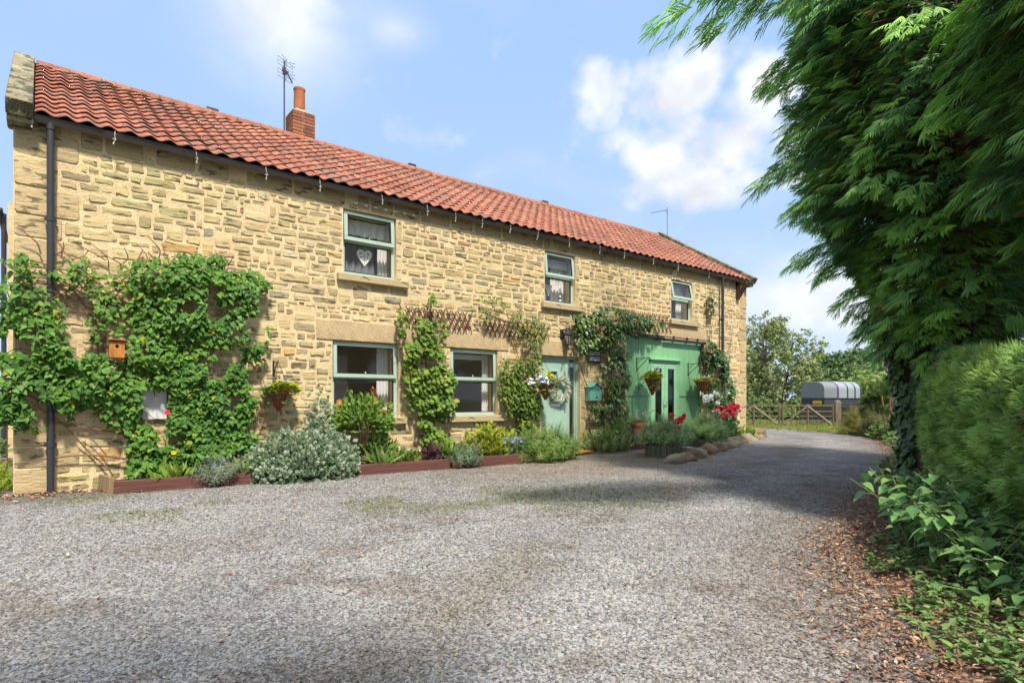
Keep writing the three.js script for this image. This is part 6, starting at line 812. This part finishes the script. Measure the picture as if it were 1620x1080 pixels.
for (const [label, x, z, h, rr, seed, c0, c1] of [['thick green hedge bank behind the left field gate', 34.5, -9.6, 1.5, 2.2, 431, [0.13, 0.2, 0.06], [0.26, 0.33, 0.12]], ['green hedge bank behind the right field gate', 36.5, -7.0, 1.15, 2.0, 433, [0.16, 0.24, 0.06], [0.3, 0.37, 0.12]], ['hedge bank at the foot of the young tree', 43, -4.2, 1.9, 2.4, 435, [0.18, 0.27, 0.06], [0.33, 0.4, 0.13]], ['bushy growth left of the gate behind the cottage corner', 31.5, -10.8, 1.9, 2.0, 437, [0.13, 0.2, 0.06], [0.27, 0.34, 0.12]], ['hedge far right beyond the rail fence', 34.5, 0.6, 1.35, 2.6, 439, [0.13, 0.22, 0.06], [0.27, 0.34, 0.11]]]) bush({ name: 'hedge_bank', label, category: 'hedge', x, z, y: 0, rx: rr, h, n: 700, geo: clump, s: 0.4, c0, c1, seed, core: 0.5 });
// ---- garden shrubs at the far right of the drive
const gold = { geo: feather, s: 0.3, up: 0.5, core: 0.35, y: 0.02 };
bush({ ...gold, name: 'golden_juniper', label: 'golden brown dwarf conifer at the outside of the bend', x: 22.0, z: 1.5, rx: 0.58, h: 0.95, n: 620, c0: [0.20, 0.2, 0.03], c1: [0.40, 0.34, 0.05], seed: 441 });
bush({ ...gold, name: 'juniper', label: 'brown green dwarf conifer just right of the golden one', x: 21.3, z: 2.25, rx: 0.42, h: 0.85, n: 420, c0: [0.09, 0.11, 0.03], c1: [0.22, 0.22, 0.07], seed: 443 });
for (const [label, x, z, lift, rr, seed] of [['cloud pruned shrub head on a leaning trunk at the bend', 22.1, 2.25, 1.3, 0.55, 445], ['smaller cloud pruned shrub head left of the leaning trunk', 22.5, 1.75, 1.05, 0.36, 447], ['lowest cloud pruned shrub head beside the golden conifer', 22.0, 1.95, 0.75, 0.32, 449]]) bush({ name: 'topiary_shrub', label, category: 'shrub', x, z, y: 0, lift, rx: rr, h: rr * 0.75, n: 520, geo: sprig, s: 0.14, c0: [0.05, 0.12, 0.02], c1: [0.15, 0.23, 0.05], seed, core: 0.5, sr: 0.05, stems: 3 });
bush({ name: 'ivy_stump', label: 'dark ivy covered stump at the end of the hedge', category: 'shrub', x: 19.8, z: 3.62, y: 0, rx: 0.42, h: 1.6, n: 1500, geo: leafIvy, s: 0.11, c0: [0.025, 0.08, 0.02], c1: [0.08, 0.16, 0.04], seed: 451, mat: glossyLeaf, core: 0.8 });
for (const [label, x, z, rr, h, seed] of [['tangled green undergrowth by the ivy stump', 18.6, 4.3, 0.9, 0.6, 453], ['tangled green undergrowth in front of the cloud pruned shrub', 20.7, 2.85, 0.7, 0.45, 455], ['tangled undergrowth right of the bend under the conifers', 16.6, 5.4, 1.1, 0.75, 457], ['green undergrowth beyond the ivy clad trunk', 14.2, 6.2, 1.0, 0.8, 459], ['low green undergrowth at the foot of the ivy clad trunk', 11.6, 6.75, 0.9, 0.55, 461]]) bush({ name: 'undergrowth', label, category: 'undergrowth', x, z, y: 0.04, rx: rr, h, n: 620, geo: leafOval, wide: 1.3, s: 0.12, c0: [0.08, 0.17, 0.03], c1: [0.24, 0.32, 0.1], seed, core: 0.3 });
{ // neighbour wing at the very left, its corner just showing behind the cottage
  const t = thing('rear_wing', 'narrow glimpse of a rear building with dark gutter at the left edge', 'building', -0.27, 0, -6.6);
  mesh('wall', box(1.2, 5.5, 3, 0.61, 2.7, -1.6), mortar, t); mesh('roof', box(1.7, 0.1, 3.4, 0.66, 5.78, -1.6).rotateZ(0.0), M([0.30, 0.22, 0.16], 0.9, { map: tileTex }), t); t.children.at(-1).rotation.z = 0.34; t.children.at(-1).position.set(0.0, -0.28, 0);
  mesh('gutter', [box(0.1, 0.1, 3.2, -0.12, 5.24, -1.6, 0.03), cyl(0.045, 0.045, 5.2, -0.06, 0, -0.2, 12)], blackPlastic, t);
}
bush({ name: 'low_hedge', label: 'low bright green clipped hedge at the left corner of the cottage', category: 'hedge', x: -0.72, z: -0.75, y: 0, rx: 0.62, rz: 0.85, h: 0.46, n: 1300, geo: sprig, s: 0.11, c0: [0.2, 0.3, 0.02], c1: [0.38, 0.44, 0.04], seed: 471, core: 0.6 });
{ const t = thing('iron_railing', 'short rusty iron railing behind the low hedge at the left', 'railing', 0, 0, 0), m = M([0.12, 0.05, 0.035], 0.8); for (let k = 0; k < 9; k++) mesh('upright', bar(V(-0.15 - k * 0.16, 0, -2.9), V(-0.15 - k * 0.16, 0.95, -2.9), 0.018, 0.018), m, t); for (const y of [0.25, 0.85]) mesh('rail', bar(V(-1.5, y, -2.9), V(-0.1, y, -2.9), 0.03, 0.015), m, t); }
bush({ name: 'garden_shrub', label: 'leafy shrub behind the railing at the left edge', category: 'shrub', x: -1.1, z: -4.6, y: 0, rx: 0.9, h: 1.5, n: 500, geo: leafOval, s: 0.16, c0: [0.1, 0.2, 0.04], c1: [0.24, 0.33, 0.1], seed: 473 });
{ // aerials
  const grid = thing('television_aerial', 'grid television aerial on a tall mast by the chimney', 'aerial', 4.50, 7.0, -3.54, 0.5), al = M([0.30, 0.31, 0.36], 0.5, { metalness: 0.6 }), dk = M([0.07, 0.07, 0.1], 0.5);
  mesh('mast', tube([[0, -0.2, 0], [0, 1.72, 0]], 0.017), dk, grid); mesh('clamp', [box(0.07, 0.1, 0.07, 0, 1.52, 0, 0.01), box(0.05, 0.05, 0.14, 0, 1.45, 0.04, 0.008), bar(V(0, 1.50, 0.05), V(0, 1.2, 0.22), 0.025, 0.025)], dk, grid);
  const rods = []; for (const y of [1.30, 1.38, 1.46, 1.56, 1.64, 1.72]) rods.push(tube([[-0.22, y, 0.03], [0.22, y, 0.03]], 0.0055, 1, 4)); for (const y of [1.34, 1.42, 1.60, 1.68]) for (const s of [-1, 1]) rods.push(tube([[s * 0.03, y, 0.12], [s * 0.2, y + 0.05, 0.12]], 0.006, 1, 4)); for (const x of [-0.22, 0.22]) rods.push(tube([[x, 1.30, 0.03], [x, 1.46, 0.03]], 0.0055, 1, 4), tube([[x, 1.56, 0.03], [x, 1.72, 0.03]], 0.0055, 1, 4)); rods.push(tube([[0, 1.28, 0.05], [0, 1.74, 0.05]], 0.012, 1, 5)); mesh('grid_rods', rods, al, grid);
  const yg = thing('television_aerial', 'thin yagi aerial on a bare mast above the far end of the roof', 'aerial', 18.0, 0, -3.4); mesh('mast', tube([[0, 6.4, 0], [0, 8.17, 0]], 0.018), al, yg); mesh('boom', [tube([[0, 8.08, 0], [-0.9, 7.80, 0.0]], 0.014), tube([[-0.02, 8.17, 0], [-0.06, 7.98, 0]], 0.02), ...Array.from({ length: 9 }, (_, k) => tube([[-0.1 - k * 0.095, 8.05 - k * 0.03, -0.09], [-0.1 - k * 0.095, 8.05 - k * 0.03, 0.09]], 0.005, 1, 4))], al, yg);
  mesh('stay', bar(V(0, 6.3, 0), V(-0.55, 6.6, 0), 0.03, 0.03), dk, yg);
}
// ------------------------------------------------------------------ conifers, hedge and verge plants on the right
const frond = (() => { // drooping hand of scale-leaved fingers, length 1
  const r = rng(17), L = [], prof = [[0, 0.012], [0.12, 0.032], [0.2, 0.02], [0.34, 0.044], [0.44, 0.026], [0.56, 0.042], [0.66, 0.024], [0.78, 0.03], [0.86, 0.014], [1, 0]];
  const finger = (t, a, len, w) => { const g = stripLeaf(prof.map(([y, h]) => [y, h * w * 0.72 / len]), 0, -0.12, 0.3); g.scale(len, len, len).rotateX(jit(r, 0.1)).rotateY(jit(r, 0.35)).rotateZ(-a).translate(0, t, -0.2 * t * t); L.push(g); };
  finger(0, 0, 1, 1.25);
  [[0.06, 0.44, 0.62], [0.20, 0.42, 0.60], [0.36, 0.36, 0.50], [0.52, 0.30, 0.40]].forEach(([t, a, l]) => { for (const s of [-1, 1]) finger(t + (s > 0 ? 0.05 : 0), s * (a + jit(r, 0.1)), l + jit(r, 0.06), 1); });
  return merge(L);
})();
const coniferMat = M([1, 1, 1], 0.62, { phys: true, transmission: 0.38, thickness: 0, ior: 1.4, specularIntensity: 0.5 });
const coneBark = M([0.14, 0.085, 0.055], 0.95, { bumpMap: barkBump, bumpScale: 0.02 });
function conifer(o) {
  const t = thing('conifer', o.label, 'conifer', o.x, 0, o.z), r = rng(o.seed), it = [], wood = [], H = o.h;
  wood.push(tube([[0, -0.1, 0], [0.05, H * 0.5, 0.03], [0, H, 0]], o.tr ?? 0.24, 18, 9, 0.92));
  const bough = (y, a, len, rise, dens) => {
    const dir = V(Math.cos(a), 0, Math.sin(a)), side = V(-dir.z, 0, dir.x), pts = []; for (let k = 0; k <= 4; k++) { const q = k / 4; pts.push(V(dir.x * len * q, y + len * (rise * q - (rise * 0.4 + 0.30) * q * q) + jit(r, 0.02), dir.z * len * q)); }
    const cv = new THREE.CatmullRomCurve3(pts); wood.push(tube(pts, 0.012 + len * 0.009, 5, 4, 0.8));
    const n = Math.round(len * dens * (dir.z > 0.25 ? 0.4 : 1));  // boughs on the unseen sun side thinned, to lighten the cast shadow
    const tone = r();
    for (let i = 0; i < n; i++) {
      const q = 0.30 + 0.70 * Math.pow((i + r()) / n, 0.8), p = cv.getPointAt(Math.min(1, q)), tg = cv.getTangentAt(Math.min(1, q)), s = i % 2 ? 1 : -1, spread = (1.02 - q) * 0.75 + 0.16, sub = r();
      p.addScaledVector(side, s * spread * len * 0.34 * sub).addScaledVector(tg, spread * len * 0.22 * sub); p.y += jit(r, 0.09) - 0.05 * sub - 0.06 * r();
      const d = tg.clone().addScaledVector(side, s * (0.25 + 0.65 * sub) * (1.15 - q)).add(V(jit(r, 0.34), 0.16 - 0.55 * r(), jit(r, 0.34)));
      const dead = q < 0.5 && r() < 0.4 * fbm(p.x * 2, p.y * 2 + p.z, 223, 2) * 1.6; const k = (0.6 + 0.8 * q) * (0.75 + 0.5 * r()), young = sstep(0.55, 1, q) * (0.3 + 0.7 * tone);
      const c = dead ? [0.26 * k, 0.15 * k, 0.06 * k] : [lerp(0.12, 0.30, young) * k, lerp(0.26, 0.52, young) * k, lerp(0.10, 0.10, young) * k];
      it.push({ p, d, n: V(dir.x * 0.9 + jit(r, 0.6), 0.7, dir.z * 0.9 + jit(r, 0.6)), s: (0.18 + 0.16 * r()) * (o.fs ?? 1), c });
    }
  };
  for (let y = o.base; y < H - 0.3; y += 0.28) { const v = (y - o.base) / (H - o.base), R = o.r * Math.min(1, (o.lowIn ?? 0.6) + (1 - (o.lowIn ?? 0.6)) * Math.min(1, (y - o.base) / 2.7)) * Math.pow(1 - Math.pow(v, 2.6), 0.9) + 0.15; const n = y < 7.5 ? 12 : 6; for (let k = 0; k < n; k++) bough(y + jit(r, 0.14), (k + r()) / n * 6.283 + y * 1.7, R * (0.62 + 0.5 * r()) * (0.85 + 0.3 * fbm(y * 0.9 + o.seed, k * 0.7, 221, 2)), 0.05 + 0.45 * r() - (y < o.base + 1 ? 0.12 : 0), y < 7.5 ? 32 : (o.top ?? 7) * 1.6); }  // sparser above the view, so that some sun reaches the wall
  for (const b of o.extra ?? []) bough(...b);
  for (let i = 0; i < (o.shell ?? 0); i++) { // the outer skin of the crown, thinned on the sun side to lighten shadows
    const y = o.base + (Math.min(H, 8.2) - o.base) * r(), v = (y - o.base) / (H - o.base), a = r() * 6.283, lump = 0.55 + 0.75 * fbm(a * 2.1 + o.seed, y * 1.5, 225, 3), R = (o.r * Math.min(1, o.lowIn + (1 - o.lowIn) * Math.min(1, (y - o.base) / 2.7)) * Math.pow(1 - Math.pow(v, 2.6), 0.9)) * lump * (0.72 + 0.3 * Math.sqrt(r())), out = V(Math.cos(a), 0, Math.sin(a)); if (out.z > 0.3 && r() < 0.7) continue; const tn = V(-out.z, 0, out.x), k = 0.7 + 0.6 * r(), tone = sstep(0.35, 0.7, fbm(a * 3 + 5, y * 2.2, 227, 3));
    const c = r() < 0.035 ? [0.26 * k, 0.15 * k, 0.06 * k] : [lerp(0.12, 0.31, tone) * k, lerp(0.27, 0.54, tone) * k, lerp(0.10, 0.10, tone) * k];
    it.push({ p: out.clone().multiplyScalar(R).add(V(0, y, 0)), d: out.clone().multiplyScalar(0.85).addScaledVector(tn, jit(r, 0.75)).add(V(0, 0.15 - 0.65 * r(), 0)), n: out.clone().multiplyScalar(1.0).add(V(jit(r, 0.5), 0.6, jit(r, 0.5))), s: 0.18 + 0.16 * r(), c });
  }
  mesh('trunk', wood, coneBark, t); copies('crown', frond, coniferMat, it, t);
  return t;
}
conifer({ label: 'tall dark green conifer overhanging the drive, on the ivy clad trunk', x: 9.85, z: 7.3, h: 15, top: 6, base: 2.0, r: 2.0, lowIn: 0.30, seed: 501, shell: 13500, fs: 1.05, extra: [[4.75, -2.35, 2.45, 0.22, 50], [4.2, -2.5, 2.1, 0.22, 44], [3.6, -2.3, 1.9, 0.2, 44]] });
conifer({ label: 'nearer bright green conifer rising behind the clipped hedge', x: 8.05, z: 9.95, h: 7.6, base: 2.25, r: 2.15, lowIn: 0.5, seed: 503, fs: 1.0, shell: 8000, extra: [[5.4, -2.47, 4.75, 0.2, 58], [5.6, -2.53, 4.3, 0.2, 54], [5.45, -2.40, 4.3, 0.2, 54], [5.3, -2.5, 3.7, 0.2, 54]] });
conifer({ label: 'conifer standing behind the ivy clad one', x: 12.9, z: 7.2, h: 13.5, base: 2.6, r: 1.7, seed: 505, top: 6 });
{ // ivy on the trunk
  const t = thing('ivy', 'dark ivy wrapped round the trunk at the end of the clipped hedge', 'ivy', 9.66, 0.05, 7.1), r = rng(511), it = []; for (let i = 0; i < 2300; i++) { const y = 2.1 * r(), a = r() * 6.283, R = 0.27 + 0.07 * fbm(y * 2, a * 1.5, 231, 3) + 0.05 * r() + 0.14 * sstep(0.9, 1.9, y), o = V(Math.cos(a), 0, Math.sin(a)); if (fbm(a * 1.3, y * 1.6 + 7, 233, 3) < 0.33) continue; it.push({ p: o.clone().multiplyScalar(R).add(V(0, y, 0)), d: V(jit(r, 0.6), -0.8, jit(r, 0.6)).addScaledVector(o, 0.3), n: o.clone().add(V(jit(r, 0.5), 0.45, jit(r, 0.5))), s: 0.075 + 0.045 * r(), c: green(r, [0.02, 0.065, 0.018], [0.07, 0.14, 0.035], 0.6) }); } copies('foliage', leafIvy, glossyLeaf, it, t); mesh('stem', Array.from({ length: 9 }, (_, k) => { const a = k * 0.7; return tube([[Math.cos(a) * 0.26, -0.05, Math.sin(a) * 0.26], [Math.cos(a + 0.4) * 0.25, 0.8, Math.sin(a + 0.4) * 0.25], [Math.cos(a + 0.1) * 0.25, 2.0, Math.sin(a + 0.1) * 0.25]], 0.022, 8, 5, 0.4); }), stemMat, t); mesh('trunk', cyl(0.25, 0.22, 2.2, 0, -0.1, 0, 14), coneBark, t);
}
{ // clipped conifer hedge
  const t = thing('clipped_hedge', 'clipped conifer hedge along the right edge of the drive, browned in places', 'hedge', 0, 0, 0), r = rng(521), path = new THREE.CatmullRomCurve3([[8.95, 7.5], [8.3, 7.72], [7.3, 8.12], [5.9, 8.8], [4.85, 9.55], [3.95, 10.4], [3.2, 11.2]].map(([x, z]) => V(x, 0, z)), false, 'catmullrom', 0.4), it = [], L = path.getLength(), core = [];
  const top = (u) => 1.60 + 0.06 * Math.sin(u * 11) - 0.05 * u;
  for (let i = 0; i < 15000; i++) {
    const u = Math.pow(r(), 1.15), p = path.getPointAt(u), g = path.getTangentAt(u), out = V(g.z, 0, -g.x); if (out.z > 0) out.negate(); const H = top(u); let pos, dir;
    const onTop = r() < 0.22;
    if (onTop) { const w = r(); pos = p.clone().addScaledVector(out, -w * 1.0).add(V(0, H + 0.06 * (fbm(u * 60, w * 6, 241, 2) - 0.5) - 0.05 * r(), 0)); dir = V(jit(r, 0.6), 0.9, jit(r, 0.6)).addScaledVector(out, 0.3); }
    else { const y = 0.22 + (H - 0.2) * Math.pow(r(), 0.85), bul = 0.16 * Math.sin(clamp((y - 0.2) / H) * PI) + 0.14 * (fbm(u * 34, y * 3.2, 243, 3) - 0.5); pos = p.clone().addScaledVector(out, bul - 0.08 * r() * r() - 0.1 * sstep(H - 0.25, H, y)).add(V(0, y, 0)); dir = out.clone().multiplyScalar(0.85).addScaledVector(g, jit(r, 0.75)).add(V(jit(r, 0.4), 0.55 + jit(r, 0.7), jit(r, 0.4))); }
    const br = sstep(0.60, 0.72, fbm(u * 26 + 3, pos.y * 2.4, 247, 3)), k = 0.65 + 0.6 * r(), bright = fbm(u * 40, pos.y * 5, 249, 2);
    const c = r() < br * 0.65 ? [0.40 * k, 0.22 * k, 0.08 * k] : [lerp(0.17, 0.42, bright) * k, lerp(0.34, 0.58, bright) * k, lerp(0.09, 0.13, bright) * k];
    it.push({ p: pos, d: dir, n: V(jit(r, 0.6), 0.5, jit(r, 0.6)).addScaledVector(out, onTop ? 0.1 : 0.9), s: 0.13 + 0.10 * r(), c });
  }
  copies('foliage', frond, coniferMat, it, t);
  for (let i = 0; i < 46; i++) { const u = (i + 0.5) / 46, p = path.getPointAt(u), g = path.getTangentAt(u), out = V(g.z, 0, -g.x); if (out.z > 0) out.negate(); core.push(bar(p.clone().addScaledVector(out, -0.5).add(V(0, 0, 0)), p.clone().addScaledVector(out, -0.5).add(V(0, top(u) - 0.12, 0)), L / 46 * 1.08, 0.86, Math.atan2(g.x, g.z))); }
  const tw = []; for (let i = 0; i < 420; i++) { const u = r(), p = path.getPointAt(u), g = path.getTangentAt(u), out = V(g.z, 0, -g.x); if (out.z > 0) out.negate(); const a = p.clone().addScaledVector(out, -0.2).add(V(0, 0.05 + r() * 0.5, 0)); tw.push(tube([a, a.clone().addScaledVector(out, 0.2 + 0.12 * r()).add(V(jit(r, 0.12), 0.15 + 0.3 * r(), jit(r, 0.12)))], 0.006, 1, 4)); }
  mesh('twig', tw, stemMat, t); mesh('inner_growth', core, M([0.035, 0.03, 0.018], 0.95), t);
  // ivy creeping at its foot
  const iv = thing('ivy', 'dark ivy creeping along the foot of the clipped hedge', 'ivy', 0, 0, 0), ii = []; for (let i = 0; i < 2600; i++) { const u = 0.02 + 0.75 * r(), p = path.getPointAt(u), g = path.getTangentAt(u), out = V(g.z, 0, -g.x); if (out.z > 0) out.negate(); const y = 0.08 + 0.5 * r() * r() * (0.5 + fbm(u * 20, 2, 251, 2)); if (fbm(u * 24, y * 3 + 3, 253, 3) < 0.42) continue; ii.push({ p: p.clone().addScaledVector(out, 0.06 + 0.14 * r() + (y < 0.2 ? 0.2 * r() : 0)).add(V(0, y, 0)), d: V(jit(r, 0.7), -0.5, jit(r, 0.7)).addScaledVector(out, 0.4), n: out.clone().add(V(jit(r, 0.5), 0.7, jit(r, 0.5))), s: 0.045 + 0.035 * r(), c: green(r, [0.03, 0.07, 0.035], [0.08, 0.14, 0.07], 0.6) }); } copies('foliage', leafIvy, glossyLeaf, ii, iv); mesh('stem', Array.from({ length: 12 }, (_, k) => { const u = 0.05 + k * 0.06, p = path.getPointAt(u); return tube([p.clone().add(V(-0.05, 0.02, -0.1)), p.clone().add(V(0.1, 0.35, -0.1)), p.clone().add(V(0.05, 0.75, -0.05))], 0.008, 5, 4); }), stemMat, iv);
}
{ // broad leaved weeds on the verge: the nearest leaves one by one
  const r = rng(531), spots = [[8.4, 7.3, 0.34, 0.9], [7.6, 7.5, 0.42, 0.9], [6.95, 7.65, 0.5, 1], [6.4, 7.85, 0.55, 1.05], [5.9, 8.05, 0.55, 1.1], [6.15, 8.35, 0.6, 1], [5.45, 8.25, 0.56, 1.15], [5.5, 8.65, 0.62, 1.1], [5.05, 8.55, 0.5, 1.15], [4.75, 8.85, 0.4, 1], [7.2, 7.9, 0.52, 0.9], [4.45, 9.0, 0.22, 0.8], [4.1, 9.6, 0.3, 0.9]];
  const where = ['farthest of the row, by the ivy clad trunk', 'second from the ivy clad trunk', 'third from the ivy clad trunk', 'fourth from the ivy clad trunk', 'in front of the middle of the hedge', 'close against the middle of the hedge', 'with the largest leaves, nearest the drive', 'tallest, close against the near part of the hedge', 'second nearest the camera', 'beside the yellow leaf', 'close against the far part of the hedge', 'low on the leaf litter near the camera', 'at the bottom right corner'];
  const mats = []; for (let k = 0; k < 8; k++) mats.push(M(green(r, [0.11, 0.27, 0.08], [0.27, 0.45, 0.12], 0.8), 0.5, { phys: true, transmission: 0.25, thickness: 0, ior: 1.4, map: leafTex })); mats.push(M([0.45, 0.42, 0.03], 0.6, { phys: true, transmission: 0.3, thickness: 0 }));
  let left = 290;
  spots.forEach(([x, z, h, s], i) => {
    const t = thing('verge_weed', 'broad leaved green weed on the verge, ' + where[i], 'weed', x, 0.06, z), stems = [], small = [];
    for (let k = 0; k < 8; k++) {
      const a = r() * 6.283, lean = 0.16 + 0.3 * r(), e = V(Math.cos(a) * lean, h * (0.65 + 0.45 * r()), Math.sin(a) * lean), m = V(e.x * 0.35, e.y * 0.6, e.z * 0.35); stems.push(tube([[0, -0.04, 0], m, e], 0.006, 7, 5, 0.4)); const cv = new THREE.CatmullRomCurve3([V(0, 0, 0), m, e]);
      for (let q = 0; q < 8; q++) { const v = 0.28 + 0.72 * q / 8, p = cv.getPoint(v), b = q * 2.4 + a, o = V(Math.cos(b), 0.15, Math.sin(b)), L = s * (0.045 + 0.075 * r() * (0.4 + r())) * (1.1 - 0.35 * Math.abs(v - 0.6)), pet = p.clone().addScaledVector(o, 0.06 * s); stems.push(tube([p, pet], 0.003, 1, 4)); const it = { p: pet, d: o.clone().add(V(jit(r, 0.3), -0.45 + jit(r, 0.25), jit(r, 0.3))), n: V(jit(r, 0.4), 1, jit(r, 0.4)).addScaledVector(o, 0.35), s: [L * 0.95, L, L] }; if (left > 0 && i > 1 && i < 12 && q > 1 && k < 5) { left--; const mm = mesh('leaf', leafHeart, i === 9 && q === 5 && k === 2 ? mats[8] : mats[Math.floor(r() * 8)], t); mm.matrix.copy(basisOf(it)); mm.matrix.decompose(mm.position, mm.quaternion, mm.scale); } else small.push({ ...it, c: green(r, [0.1, 0.25, 0.07], [0.25, 0.42, 0.12], 0.8) }); }
    }
    mesh('stem', stems, greenStem, t); if (small.length) copies('foliage', leafHeart, leafMat, small, t);
  });
  const it = []; for (let i = 0; i < 40000; i++) { const k = Math.floor(60 + r() * (VI - 60)), a = edgePts[k], b = edgePts[k + 1], dx = b.x - a.x, dz = b.z - a.z, l = Math.hypot(dx, dz), d = 0.25 + 1.3 * r(), x = a.x - dz / l * d, z = a.z + dx / l * d; if (fbm(x * 1.5, z * 1.5, 261, 3) < 0.2 + 0.42 * sstep(0.7, 0.3, d) || x < 3.2) continue; const y = vergeY(d / 5, x, z) + 0.02 + 0.14 * r() * sstep(0.2, 0.9, d); it.push({ p: V(x, y, z), d: V(jit(r, 1), 0.25 + jit(r, 0.3), jit(r, 1)), n: V(jit(r, 0.5), 1, jit(r, 0.5)), s: 0.028 + 0.045 * r(), c: r() < 0.12 ? [0.3, 0.27, 0.1] : green(r, [0.1, 0.23, 0.06], [0.27, 0.4, 0.12], 0.7) }); }
  tag(copies('ground_cover', leafOval, leafMat, it), 'low green ground cover between the drive and the clipped hedge', 'ground cover');
}
// trees of the lane behind the camera, which shade the near part of the drive
for (const [label, x, z, h, rr, seed] of [['broadleaf tree behind the camera', -1.6, 15.0, 11.5, 3.2, 603], ['broadleaf tree on the left of the lane', -5.9, 11.4, 12.0, 2.6, 605]]) broadTree({ name: 'lane_tree', label, x, z, h, r: rr, base: 4.6, limbs: 24, n: 240, s: 0.45, c0: [0.1, 0.2, 0.04], c1: [0.2, 0.32, 0.08], seed });
renderer.render(scene, camera);
